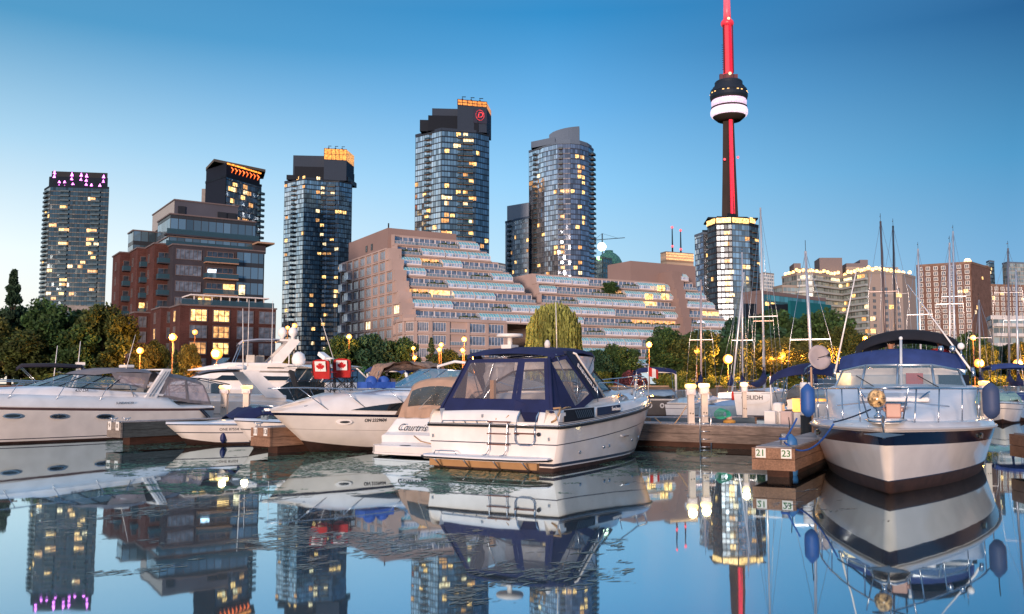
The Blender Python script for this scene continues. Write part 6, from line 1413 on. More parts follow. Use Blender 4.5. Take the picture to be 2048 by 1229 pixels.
# ---------------------------------------------------------------- smaller boats
def small_boat(label, px, D, hd, L=6, B=2.2, fs=.65, fb=.85, cover=None, ws=True, bim=None, arch=False, hullm=None, group=None, cat='motorboat', name='small_motorboat', cab=.28, rails=True, stripe=True, txt=None, top_m=None, bz=1.9, ent='stern', extra=None, glassm=None):
    hd = Vector(hd).normalized(); p = G(px, D); st = p if ent == 'stern' else p-hd*L
    r = boat(name, label, cat, st, hd, group); h = Hull(L, B, fs, fb, .3, .12, 2.1, .88, .94, rise=.3)
    h.mesh([('z',.05,0),('z',.09,2 if stripe else 1),('s',.30,1),('s',.27,2 if stripe else 1),('s',.03,1),('s',0,2)], 18).obj('hull', [BOT, hullm or GEL, STRIPE], r, weld=True)
    b = MB(); hump(b, [(.1,fs-.03,B*.42,.12,.9),(L*.45,fs,B*.42,cab*.8,.85),(L*.6,fs,B*.36,cab,.8),(L*.85,fb-.08,B*.16,.1,.6)]); b.obj('cabin', GEL, r); h.deck(0, 1, 0, .005, n=14).obj('deck', GELD, r)
    z = fs+cab
    if ws:
        W0 = [(L*.36,B*.42,z),(L*.5,B*.40,z),(L*.62,B*.2,z),(L*.62,-B*.2,z),(L*.5,-B*.40,z),(L*.36,-B*.42,z)]; W1 = [(L*.34,B*.38,z+.12),(L*.40,B*.36,z+.42),(L*.5,B*.18,z+.46),(L*.5,-B*.18,z+.46),(L*.40,-B*.36,z+.42),(L*.34,-B*.38,z+.12)]
        a = MB(); f = MB(); [a.face([W0[i],W0[i+1],W1[i+1],W1[i]]) for i in range(5)]; f.tube(W1, .022, 4); [f.tube([W0[i],W1[i]], .02, 4) for i in range(1, 5)]
        w = a.obj('windscreen', glassm or WSG, r); f.obj('frame', CHROME, w)
    if cover:
        b = MB(); rows = []
        for k in range(9):
            x = L*(.02+.50*k/8) if cover[1] == 'aft' else L*(.30+.35*k/8); zz = z+.05+.35*math.sin(PI*k/8)**.7; w = B*.43
            rows.append([(x,w*c_,zz*(1)-(.25 if abs(c_) == 1 else 0)+.05*math.sin(k*2+c_*5)) for c_ in (-1,-.8,-.3,.3,.8,1)])
        b.loft(rows); b.loft([[Vector(p)-Vector((0,0,.03)) for p in rr] for rr in rows[::-1]]); b.obj('canvas_cover', cover[0], r)
    if bim:
        zb = fs+bz-.4; b = MB(); rows = []
        for c_ in [-1+2*k/10 for k in range(11)]:
            q = 1-c_*c_; rows.append([(L*.10,B*.43*c_,zb-.22+.2*q**.5),(L*.13,B*.43*c_,zb+.22*q**.5),(L*.32,B*.43*c_,zb+.06+.24*q**.5),(L*.50,B*.43*c_,zb+.02+.22*q**.5),(L*.53,B*.43*c_,zb-.2+.2*q**.5)])
        b.loft(rows); b.loft([[Vector(p)-Vector((0,0,.02)) for p in rr] for rr in rows[::-1]]); bo = b.obj('bimini', bim, r); b = MB()
        for s in (1, -1): b.tube([(L*.30,s*B*.43,fs),(L*.12,s*B*.43,zb)], .015, 4); b.tube([(L*.30,s*B*.43,fs),(L*.5,s*B*.43,zb)], .015, 4)
        b.obj('bimini_frame', CHROME, bo)
    if arch:
        b = MB(); P = [(L*.22,B*.45,fs),(L*.14,B*.42,fs+bz-.6),(L*.14,B*.34,fs+bz-.45),(L*.14,-B*.34,fs+bz-.45),(L*.14,-B*.42,fs+bz-.6),(L*.22,-B*.45,fs)]; b.tube(P, .08, 6); b.obj('radar_arch', GEL, r)
    if rails:
        b = MB()
        for s in (1, -1):
            b.tube([(x, s*max(.03,h.bs(x/L)-.1), h.zs(x/L)+.42) for x in (L*.5,L*.65,L*.8,L*.9,L*.98)], .012, 4)
            for x in (L*.55,L*.72,L*.88): b.tube([(x, s*max(.02,h.bs(x/L)-.08), h.zs(x/L)), (x, s*max(.03,h.bs(x/L)-.1), h.zs(x/L)+.42)], .01, 4)
        b.obj('bow_rail', CHROME, r)
    if txt: hull_text(txt[0], txt[1], txt[3] if len(txt) > 3 else TXTM, r, h, txt[2], .16, 1)
    if extra: extra(r, h, L, B, z)
    return r, h
U = (-.62,-.785)
small_boat('small white bowrider with navy covers, bow pointing left beside the first numbered finger dock', 334, 30.6, (-.80,-.60), 6.2, 2.15, .66, .74, cover=(BLUEC if False else NAVYC, 'mid'), ent='bow', txt=('ONE 87554', .13, 4.35), cab=.22, rails=False, name='bowrider')
fender('short navy fender on the side of the small white bowrider with navy covers', (G(449,31.2).x, G(449,31.2).y, .38), .10, .55, mat('navy fender', (.01,.02,.10), .5), rope=(.0,.1,.35))
small_boat('small white boat whose bow peeks out between the bowrider and the second finger dock', 470, 29.3, (-.80,-.6), 5.6, 2.1, .70, .92, ent='bow', cab=.2, ws=False, rails=False, name='bowrider')
small_boat('open white runabout with a curved teal windscreen and rails at the left edge', -90, 47, (.25,-.97), 7, 2.8, .9, 1.2, ent='stern', glassm=mat('teal windscreen glass', (.10,.35,.42), .05, alpha=.7, var=0, metal=.2))
small_boat('sport boat with a curved teal windscreen moored behind the long express cruiser bow', 150, 50, (-.80,-.6), 8, 2.8, 1.0, 1.2, ent='stern', cab=.4, glassm=mat('teal windscreen glass', (.10,.35,.42), .05, alpha=.7, var=0, metal=.2))
r, h = small_boat('cruiser with a long black bimini and a white radar arch at the far left', 200, 58, (-.85,-.5), 9, 3.2, 1.2, 1.4, bim=mat('plum black canvas', (.02,.012,.02), .9), arch=True, bz=2.3, ent='stern', cab=.5)
b = MB(); b.box((1.2,0,3.35), (.5,.9,.22)); b.obj('radar_scanner', GEL, r)
for px, py, D, nm in ((104,692,60,'thin white whip mast nearest the left edge in front of the dark trees'), (150,683,60,'thin white whip mast second from the left edge in front of the dark trees')):
    q = G(px, D); m = thing('whip_mast', nm, 'mast', (q.x, q.y, .9)); b = MB(); b.tube([(0,0,0),(.25,0,ZP(py, D)-.9)], [.045,.02], 5); b.obj('pole', GEL, m)
small_boat('white motor cruiser with a blue bimini glimpsed behind the flag chair cruiser', 742, 44, (.55,.83), 8, 3, 1.0, 1.3, bim=BLUEC, ent='stern', cab=.6, bz=2.2, arch=True)
# boat with crumpled tan bimini
def crumple(r, h, L, B, z):
    b = MB(); rnd2 = random.Random(3); rows = []
    for k in range(15):
        x = L*.12+L*.34*k/14; rows.append([(x+rnd2.uniform(-.05,.05), B*.48*c_, 2.62+.30*(1-c_*c_)**.5+.12*math.sin(k*1.7+c_*4)+rnd2.uniform(-.05,.05)-(.3 if abs(c_) > .95 else 0)) for c_ in [-1+2*j/14 for j in range(15)]])
    b.loft(rows); b.loft([[Vector(p)-Vector((0,0,.12)) for p in rr] for rr in rows[::-1]]); o = b.obj('crumpled_bimini', mat('crumpled tan canvas', (.34,.21,.15), .95, var=.25, vs=5, bump=1, bs=7), r)
    b = MB()
    for s in (1, -1): b.tube([(L*.35,s*B*.46,z),(L*.12,s*B*.48,2.6)], .02, 5); b.tube([(L*.35,s*B*.46,z),(L*.46,s*B*.48,2.6)], .02, 5)
    b.obj('bimini_frame', CHROME, o)
small_boat('cruiser with a crumpled folded tan bimini behind the tan canvas boat', 838, 36, (-.3,.95), 8.5, 3.0, 1.0, 1.25, cab=.7, extra=crumple, ent='stern')
# ---------------------------------------------------------------- yachts behind on the left
def fly_yacht():
    hd = Vector((-.93,-.36)).normalized(); D = 70.0; st = G(632, D); L = 14.0
    R_ = boat('motor_yacht', 'white flybridge motor yacht with a raked arch carrying two white radomes', 'yacht', st, hd); h = Hull(L, 4.4, 1.5, 2.1, .6, .13, 2.3)
    h.mesh([('z',.1,0),('z',.16,1),('s',.5,1),('s',.46,2),('s',0,1)], 24).obj('hull', [BOT, GEL, STRIPE], R_, weld=True); h.deck().obj('deck', GELD, R_)
    b = MB(); hump(b, [(.6,1.5,1.9,1.5,.9),(7.4,1.6,1.85,1.5,.88),(9.4,1.7,1.5,.8,.8),(12,1.9,.7,.3,.6)]); b.obj('saloon', GEL, R_)
    b = MB()
    for s in (1, -1): b.mesh([(1.5,s*1.92,2.35),(7.2,s*1.88,2.35),(8.6,s*1.55,2.45),(7.0,s*1.80,2.95),(1.5,s*1.86,2.95)], [(0,1,2,3,4)])
    b.obj('saloon_window', DGLASS, R_)
    b = MB(); hump(b, [(.2,3.05,1.9,.30,.95),(3.0,3.05,1.95,.62,.92),(6.6,3.05,1.8,.62,.88),(8.2,3.08,1.2,.3,.7),(9.4,3.08,.5,.05,.6)]); b.obj('flybridge', GEL, R_)
    b = MB(); b.box((3.3,1.96,3.28), (1.2,.04,.09)); b.obj('vent', DGLASS, R_)
    b = MB(); b.mesh([(6.9,1.5,3.62),(7.6,0,3.6),(6.9,-1.5,3.62),(6.5,-1.4,4.0),(7.0,0,4.05),(6.5,1.4,4.0)], [(0,1,4,5),(1,2,3,4)]); b.obj('bridge_screen', WSG, R_)
    b = MB()
    for s in (1, -1):
        P = [(4.0,1.85,3.5),(2.9,1.85,3.55),(1.5,1.7,5.3),(2.3,1.7,5.35)]; Q = [(x,s*y,z) for x,y,z in P]; Q2 = [(x,s*(y-.2),z) for x,y,z in P]; b.mesh(Q+Q2, [(0,1,2,3),(7,6,5,4),(0,4,5,1),(1,5,6,2),(2,6,7,3),(3,7,4,0)])
    b.box((2.3,0,5.36), (1.4,3.4,.14)); b.obj('radar_arch', GEL, R_)
    b = MB(); rows = [[(x,1.7*c_,z+.16*(1-c_*c_)) for c_ in (-1,-.6,0,.6,1)] for x, z in ((2.4,5.38),(4.5,5.36),(5.6,5.22),(5.9,4.95))]; b.loft(rows); b.obj('hardtop', mat('pinkish hardtop', (.6,.5,.48), .6), R_)
    b = MB()
    for s in (1, -1): b.tube([(6.2,s*1.5,3.6),(5.6,s*1.6,5.2)], .03, 5)
    b.obj('hardtop_strut', CHROME, R_)
    for x, y in ((1.9,.6),(2.6,-.1)): b = MB(); b.lathe([(.14,0),(.14,.25),(.32,.4),(.36,.62),(.30,.85),(.14,1.0),(.02,1.02)], (x,y,5.42), 14); b.obj('radome', GEL, R_)
    for x in (5.3, 3.6): b = MB(); b.tube([(x,1.85,3.4),(x,1.9,8.3)], [.035,.015], 5); b.obj('whip_antenna', GEL, R_)
    b = MB(); b.box((5,.6,3.9), (.6,.6,.7)); b.box((4.2,-.5,3.9), (.6,.6,.7)); b.obj('bridge_seat', SEAT, R_, bevel=.05)
    b = MB()
    for s in (1, -1): b.tube([(x, s*max(.02,h.bs(x/L)-.1), h.zs(x/L)+.7) for x in (7.5,9,11,12.5,13.8)], .025, 5); [b.tube([(x, s*max(.02,h.bs(x/L)-.1), h.zs(x/L)), (x, s*max(.02,h.bs(x/L)-.1), h.zs(x/L)+.7)], .02, 4) for x in (8,9.5,11,12.5)]
    b.obj('bow_rail', CHROME, R_)
fly_yacht()
def grey_top_cruiser():
    hd = Vector((-.9,-.44)).normalized(); D = 45.0; st = G(575, D); L = 11.0
    R_ = boat('express_cruiser', 'grey topped white express cruiser with a wide curved arch behind two dock lamps', 'motorboat', st, hd); h = Hull(L, 3.8, 1.25, 1.5, .5, .12, 2.3)
    h.mesh([('z',.1,0),('s',.6,1),('s',.57,2),('s',0,1)], 22).obj('hull', [BOT, GEL, STRIPE], R_, weld=True); h.deck().obj('deck', GELD, R_)
    b = MB(); hump(b, [(.4,1.2,1.65,.5,.9),(5.5,1.3,1.65,.6,.88),(8.0,1.4,1.1,.4,.75),(10,1.45,.4,.1,.6)]); b.obj('cabin', GEL, R_)
    b = MB()
    for s in (1, -1):
        P = [(3.6,1.75,1.6),(1.9,1.78,1.6),(1.2,1.7,2.2),(1.9,1.5,3.2),(2.6,1.5,3.35),(3.0,1.5,3.2)]; Q = [(x,s*y,z) for x,y,z in P]; Q2 = [(x,s*(y-.16),z) for x,y,z in P]; n = 6
        P2 = [(1.4,1.78,1.55),(.4,1.75,1.5),(1.7,1.5,3.25),(2.5,1.5,3.35)]
        Q = [(x,s*y,z) for x,y,z in P2]; Q2 = [(x,s*(y-.16),z) for x,y,z in P2]; b.mesh(Q+Q2, [(0,1,2,3),(7,6,5,4),(0,4,5,1),(1,5,6,2),(2,6,7,3),(3,7,4,0)])
    b.box((2.1,0,3.3), (.9,3.0,.14)); b.obj('radar_arch', GEL, R_)
    b = MB(); rows = [[(x,1.5*c_,z+.12*(1-c_*c_)) for c_ in (-1,-.6,0,.6,1)] for x, z in ((2.3,3.36),(3.1,3.34),(3.9,3.24),(4.4,3.08))]; b.loft(rows); b.loft([[Vector(p)-Vector((0,0,.12)) for p in rr] for rr in rows[::-1]]); b.obj('soft_top', GREYC, R_)
    b = MB(); W0 = [(3.0,1.6,1.85),(5.6,1.5,1.9),(6.8,.7,1.95),(6.8,-.7,1.95),(5.6,-1.5,1.9),(3.0,-1.6,1.85)]; W1 = [(3.0,1.5,2.4),(4.3,1.4,2.8),(5.2,.6,2.85),(5.2,-.6,2.85),(4.3,-1.4,2.8),(3.0,-1.5,2.4)]; f = MB()
    for i in range(5): b.face([W0[i],W0[i+1],W1[i+1],W1[i]])
    f.tube(W1, .03, 4); [f.tube([W0[i],W1[i]], .03, 4) for i in range(1,5)]
    w = b.obj('windscreen', WSG, R_); f.obj('frame', DARKC, w)
    b = MB(); b.lathe([(.2,0),(.28,.08),(.28,.28),(.12,.36)], (2.2,-.4,3.38), 12); b.box((2.6,.5,3.5), (.7,.3,.16)); b.obj('radar_scanner', GEL, R_, bevel=.02)
    b = MB(); b.box((3.4,.3,2.1), (.5,.6,.7)); b.obj('helm_seat', mat('dark helm seat', (.1,.07,.05), .7), R_, bevel=.05)
    b = MB(); b.tube([(2.4,1.4,3.3),(2.5,1.5,7.4)], [.03,.012], 5); b.obj('whip_antenna', GEL, R_)
grey_top_cruiser()
for o in bpy.data.objects['express_cruiser.002'].children_recursive:
    if o.name.split('.')[0] not in ('hull','deck'):
        for v in o.data.vertices: v.co.z = v.co.z if v.co.z < 1.2 else 1.2+(v.co.z-1.2)*.72
def hardtop_boat():
    hd = Vector((.62,.785)).normalized(); D = 47.0; st = G(556, D); L = 9
    R_ = boat('hardtop_cruiser', 'hardtop cruiser with a black cockpit cover and a blue script name on its stern', 'motorboat', st, hd); h = Hull(L, 3.3, 1.15, 1.5, .45, .1, 2.4)
    h.mesh([('z',.1,0),('s',.05,1),('s',0,2)], 18).obj('hull', [BOT, GEL, STRIPE], R_, weld=True); h.deck().obj('deck', GELD, R_)
    b = MB(); rows = []
    for x, z, w in ((-.05,1.18,1.5),(.3,1.45,1.5),(1.6,2.15,1.46),(2.0,2.3,1.42)): rows.append([(x,-w,1.15),(x,-w,z-.06),(x,-w*.9,z),(x,0,z+.05),(x,w*.9,z),(x,w,z-.06),(x,w,1.15)])
    b.loft(rows, sm=False); b.obj('cockpit_cover', mat('dark green black canvas', (.012,.02,.024), .85, bump=.3, bs=5), R_)
    b = MB(); b.mesh([(1.65,1.42,2.2),(1.65,-1.42,2.2),(2.35,-1.35,2.95),(2.35,1.35,2.95)], [(0,1,2,3)])
    for s in (1, -1): b.mesh([(1.65,s*1.43,2.2),(5.2,s*1.40,2.2),(4.2,s*1.3,2.95),(2.35,s*1.36,2.95)], [(0,1,2,3)])
    b.mesh([(5.2,1.4,2.2),(5.2,-1.4,2.2),(4.2,-1.3,2.95),(4.2,1.3,2.95)], [(0,1,2,3)]); g = b.obj('cabin_glass', mat('blue cabin glass', (.10,.17,.24), .06, metal=.5, var=.2), R_)
    f = MB()
    for y in (1.45,.5,-.5,-1.45): f.tube([(1.63,y,2.18),(2.34,y*.94,2.97)], .04, 5)
    f.tube([(5.2,1.42,2.2),(4.2,1.32,2.97)], .04, 5); f.tube([(5.2,-1.42,2.2),(4.2,-1.32,2.97)], .04, 5); f.tube([(4.2,-1.32,2.97),(2.34,-1.36,2.97),(2.34,1.36,2.97),(4.2,1.32,2.97)], .04, 5); f.obj('frame', GEL, g)
    b = MB(); hump(b, [(1.9,1.2,1.5,1.0,.95),(5.4,1.3,1.45,.9,.9),(7.5,1.4,.9,.3,.7)]); b.obj('cabin', GEL, R_)
    b = MB(); rows = [[(x,w*c_,z+.14*(1-c_*c_)) for c_ in (-1,-.7,-.3,.3,.7,1)] for x, z, w in ((1.1,2.93,1.3),(1.5,2.98,1.5),(3.0,3.05,1.52),(4.6,3.0,1.4),(5.0,2.92,1.1))]; b.loft(rows); b.loft([[(p[0],p[1],2.9) for p in rr] for rr in rows[::-1]]); b.obj('hardtop', GEL, R_)
    b = MB(); b.lathe([(.25,0),(.36,.12),(.38,.35),(.3,.6),(.12,.72),(.01,.74)], (1.9,.75,3.1), 14); b.obj('radome', GEL, R_)
    b = MB(); b.tube([(2.8,-.35,3.1),(2.8,-.35,3.5)], .16, 8); b.box((2.8,-.25,3.6), (.4,.62,.22), rx=.5); b.obj('radar_scanner', GEL, R_, bevel=.03)
    b = MB(); b.lathe([(.02,.3),(.25,.33),(.25,.36),(.02,.42)], (2.6,-1.0,3.1), 14); b.tube([(2.6,-1.0,3.1),(2.6,-1.0,3.42)], .03, 5); b.obj('satellite_dome', GEL, R_)
    b = MB(); b.tube([(2.9,-1.1,3.1),(2.0,-.9,5.6)], [.022,.01], 5); b.obj('whip_antenna', GEL, R_); b = MB(); b.tube([(1.6,1.2,3.0),(1.6,1.2,3.7)], .03, 5); b.obj('stern_light', GEL, R_)
    o = text('Air Raisin', .46, TXTB, None, .003, name='lettering', shear=.4); o.parent = R_; d = Vector((0,-1,0)); M = Matrix((d, Vector((0,0,1)), d.cross(Vector((0,0,1))))).transposed().to_4x4(); M.translation = Vector((-.03,.35,.78)); o.matrix_local = M
hardtop_boat()
# ---------------------------------------------------------------- boats right of centre
DKH = mat('grey brown hull', (.10,.085,.08), .3, coat=.4)
r, h = small_boat('grey hulled runabout with a white arch and silver tonneau cover, stern to the viewer', 1316, 60, (.05,1), 7.2, 3.1, 1.0, 1.2, hullm=DKH, arch=True, bim=NAVYC, bz=2.35, cover=(mat('silver tonneau', (.40,.50,.58), .7, bump=.5, bs=6), 'aft'), ws=False, rails=False, stripe=False)
for y in (.55,-.25): b = MB(); oval(b, (-.02,y,.66), (0,1,0), (0,0,1), .30, .34, .03); oval(b, (-.03,y,.66), (0,1,0), (0,0,1), .14, .16, .04, 1); b.obj('stern_speaker', [GEL, DKH], r)
small_boat('white sport boat with silver rails showing just behind the bow of the canvas cruiser', 1262, 58, (.5,-.86), 7, 2.8, 1.2, 1.5, cab=.4, ent='bow')
small_boat('small white outboard boat left of the twin glowing dock pedestals', 1358, 58, (.4,.92), 5, 2.0, .8, 1.0, rails=False, ent='stern', cab=.4)
def dinghy(px, D, hd, label, m, tent=False, L=4.2):
    hd = Vector(hd).normalized(); p = G(px, D); r = boat('dinghy', label, 'dinghy', p, hd); h = Hull(L, 1.9, .62, .75, .1, .1, 2.6); h.mesh([('z',.05,0),('s',0,0)], 14).obj('hull', m, r, weld=True)
    b = MB(); rows = [[(L*k/8, .92*h.bs(k/8)*c_+0, .62+(.42 if tent else .1)*math.sin(PI*min(1,k/8+.1))*(1-abs(c_)**1.5)) for c_ in (-1,-.5,0,.5,1)] for k in range(9)]; b.loft(rows); b.obj('boat_cover', m, r)
dinghy(1425, 62, (.9,.2), 'pale blue covered dinghy just right of the twin glowing dock pedestals', mat('pale blue tarp', (.30,.42,.58), .7, bump=.8, bs=4), True, 5)
dinghy(1385, 60, (.95,-.1), 'pale blue flat sided dinghy behind the twin glowing dock pedestals', mat('pale blue paint', (.28,.42,.58), .5), False, 4)
def name_sail():
    hd = Vector((.42,.907)).normalized(); D = 56.0; st = G(1504, D); L = 9.5
    R_ = boat('sailing_yacht', 'white sailing yacht with a name on its rounded stern and a dark blue sail cover', 'sailboat', st, hd); h = Hull(L, 3.1, 1.6, 1.8, .5, .1, 1.9, .8, .75, rise=.3)
    h.mesh([('z',.08,0),('z',.16,2),('s',.12,1),('s',.10,2),('s',0,1)], 20).obj('hull', [BOT, GEL, STRIPE], R_, weld=True); h.deck().obj('deck', GELD, R_)
    b = MB(); oval(b, (-.03,0,1.18), (0,1,0), (0,0,1), 2.1, .72, .05, seg=24); b.obj('stern_plate', GEL, R_)
    o = text('CEILIDH', .36, TXTM, None, .003, name='lettering', bold=.006); o.parent = R_; d = Vector((0,-1,0)); M = Matrix((d, Vector((0,0,1)), d.cross(Vector((0,0,1))))).transposed().to_4x4(); M.translation = Vector((-.10,0,1.24)); o.matrix_local = M
    b = MB(); hump(b, [(1.8,1.0,.9,.55,.85),(6,1.1,.8,.45,.8),(7.5,1.2,.4,.1,.7)]); b.obj('cabin', GEL, R_)
    b = MB(); b.box((.5,.5,1.25), (.35,.4,.55)); b.ball((.4,.5,1.5), .24, 8, 6); b.obj('outboard_motor', RUBB, R_); b = MB(); b.box((1.4,-.2,1.35), (.1,.7,.7)); b.obj('companionway', mat('varnished door', (.22,.08,.03), .4), R_)
    b = MB(); b.tube([(4.6,0,1.4),(4.7,0,14)], [.08,.06], 7); b.box((4.68,0,6.6), (.08,1.9,.05)); b.obj('mast', mat('silver spar', (.62,.6,.6), .35, .6, var=0), R_)
    b = MB()
    for y, zz in ((1.3,13.8),(-1.3,13.8)): b.tube([(4.6,y,1.15),(4.68,y*.72,6.6),(4.7,0,zz)], .012, 4)
    b.tube([(9.4,0,1.3),(4.7,0,13.6)], .012, 4); b.tube([(0,0,1.2),(4.7,0,14)], .012, 4); b.obj('rigging', METAL, R_)
    b = MB(); b.tube([(4.5,0,3.2),(4.45,0,2.5),(3.6,0,2.25),(2.0,0,2.05),(.2,0,2.1)], [.08,.24,.25,.22,.12], 8); b.obj('sail_cover', NAVYC, R_)
    b = MB()
    for s in (1, -1): b.tube([(x, s*(h.bs(x/L)-.05), h.zs(x/L)+.6) for x in (0,1.5,4,7,9.2)], .014, 4); [b.tube([(x, s*(h.bs(x/L)-.05), h.zs(x/L)), (x, s*(h.bs(x/L)-.05), h.zs(x/L)+.6)], .014, 4) for x in (0,1.5,4,6,8,9.2)]
    b.obj('guard_rail', CHROME, R_); b = MB(); oval(b, (.1,1.2,1.35), (1,0,0), (0,0,1), .3, .55, .07); b.obj('lifebuoy', mat('red lifebuoy', (.6,.03,.02), .6), R_)
name_sail()
def bimini_express():
    hd = Vector((.5,.866)).normalized(); st = G(1618, 33.5); L = 8.6
    R_ = boat('express_cruiser', 'white express cruiser with a navy bimini, open stern and amber lit cockpit beside the piling', 'motorboat', st, hd); h = Hull(L, 3.0, 1.05, 1.3, .4, .1, 2.3)
    h.mesh([('z',.06,0),('s',.02,1),('s',0,2)], 18).obj('hull', [BOT, GEL, STRIPE], R_, weld=True); h.deck(.15, 1).obj('deck', GELD, R_)
    b = MB(); b.box((.1,-.55,.75), (.5,1.5,.95)); b.box((.05,-.6,1.25), (.4,1.3,.4)); b.box((.3,1.2,.9), (.6,.35,1.0)); b.obj('stern_seat', GEL, R_, bevel=.1)
    b = MB(); b.box((1.7,.2,1.25), (.1,1.6,.55)); b.obj('lit_cockpit', glow('cockpit glow', (1.0,.45,.10), 1.8), R_); b = MB(); b.box((1.3,.35,1.25), (.25,.3,.3)); b.obj('cockpit_cushion', mat('brown cushion', (.2,.07,.03), .8), R_)
    b = MB(); hump(b, [(2.2,1.05,1.35,.45,.88),(5,1.15,1.2,.5,.8),(7.5,1.25,.4,.1,.6)]); b.obj('cabin', GEL, R_)
    b = MB(); W0 = [(1.6,1.35,1.5),(3.6,1.2,1.6),(4.4,0,1.65),(3.6,-1.2,1.6),(1.6,-1.35,1.5)]; W1 = [(1.8,1.3,1.75),(2.8,1.1,2.05),(3.3,0,2.1),(2.8,-1.1,2.05),(1.8,-1.3,1.75)]
    for i in range(4): b.face([W0[i],W0[i+1],W1[i+1],W1[i]])
    f = MB(); f.tube(W1, .03, 5); w = b.obj('windscreen', WSG, R_); f.obj('frame', CHROME, w)
    b = MB(); rows = []
    for k in range(13):
        c_ = -1+k/6; q = (1-c_*c_); rows.append([(.0,1.45*c_,2.35+.42*q**.6-.30),(.15,1.45*c_,2.35+.42*q**.6),(1.6,1.45*c_,2.50+.42*q**.6),(2.6,1.4*c_,2.4+.42*q**.6)])
    b.loft(rows); b.loft([[Vector(p)-Vector((0,0,.02)) for p in rr] for rr in rows[::-1]]); bo = b.obj('bimini', NAVYC, R_); b = MB()
    for s in (1, -1): b.tube([(1.2,s*1.4,1.2),(.1,s*1.45,2.4)], .018, 5); b.tube([(.1,s*1.4,1.1),(.12,s*1.46,2.35)], .03, 5, mi=1); b.tube([(1.2,s*1.4,1.2),(2.6,s*1.4,2.4)], .018, 5)
    b.obj('bimini_frame', [CHROME, GEL], bo)
    d = MB(); prof = [(.0,-.02),(.30,.03),(.42,.09),(.42,.10),(.30,.04),(0,-.01)]; d.lathe(prof, (0,0,0), 20); d.tube([(0,0,0),(.1,0,.5)], .012, 5, mi=1); d.ball((.1,0,.52), .06, 8, 6, mi=1)
    o = d.obj('dish', [mat('grey dish', (.38,.33,.34), .6), RUBB]); sd_ = thing('satellite_dish', 'round grey satellite dish on a thin pole above the navy bimini', 'dish', (G(1638,30.5).x, 30.5, .7)); b = MB()
    zz = ZP(716,30.5)-.7; b.tube([(-.55,0,0),(-.55,0,1.6),(-.45,0,1.9),(0,0,zz-.05)], .025, 6); b.tube([(-.5,0,1.7),(-.1,-.1,zz-.3)], .015, 5); b.obj('pole', CHROME, sd_); o.parent = sd_; o.location = (0,0,zz); o.rotation_euler = (PI/2-.15,0,.2)
    for y, m in ((1.35,GEL),(.75,mat('pinkish step', (.6,.45,.42), .5))): b = MB(); b.box((-.35,y,.62), (.35,.42,.95)); b.obj('stern_locker', m, R_, bevel=.04)
bimini_express()
small_boat('white sport fishing boat with a dark cabin front seen just right of the satellite dish', 1690, 46, (-.2,-.98), 8, 3, 1.1, 1.5, ent='bow', cab=.8, glassm=DGLASS)
small_boat('white and blue striped runabout moored at the right edge', 2036, 50, (-.5,-.86), 6.5, 2.6, .9, 1.1, ent='bow', cover=(BLUEC,'mid'), hullm=mat('blue white hull', (.25,.40,.60), .3, coat=.4))
small_boat('white runabout with a blue bimini furthest right behind the blue striped boat', 2062, 52, (-.3,-.95), 8, 3, 1.2, 1.5, ent='bow', bim=BLUEC, bz=2.3)
small_boat('white open boat with pale green covers left of the blue striped runabout', 2004, 47, (-.4,-.9), 6.5, 2.6, .9, 1.1, ent='bow', cover=(mat('pale green tarp', (.25,.40,.36), .8, bump=.6, bs=4),'mid'))
small_boat('low white runabout with an open cockpit right of the navy banded cruiser', 1985, 58, (-.4,-.9), 7, 2.6, 1.0, 1.2, ent='bow')
r, h = small_boat('white trawler with a boxy cabin right of the name sailing yacht', 1752, 62, (.1,-1), 8, 3, 1.4, 1.8, ent='bow', cab=1.0)
b = MB(); q = None
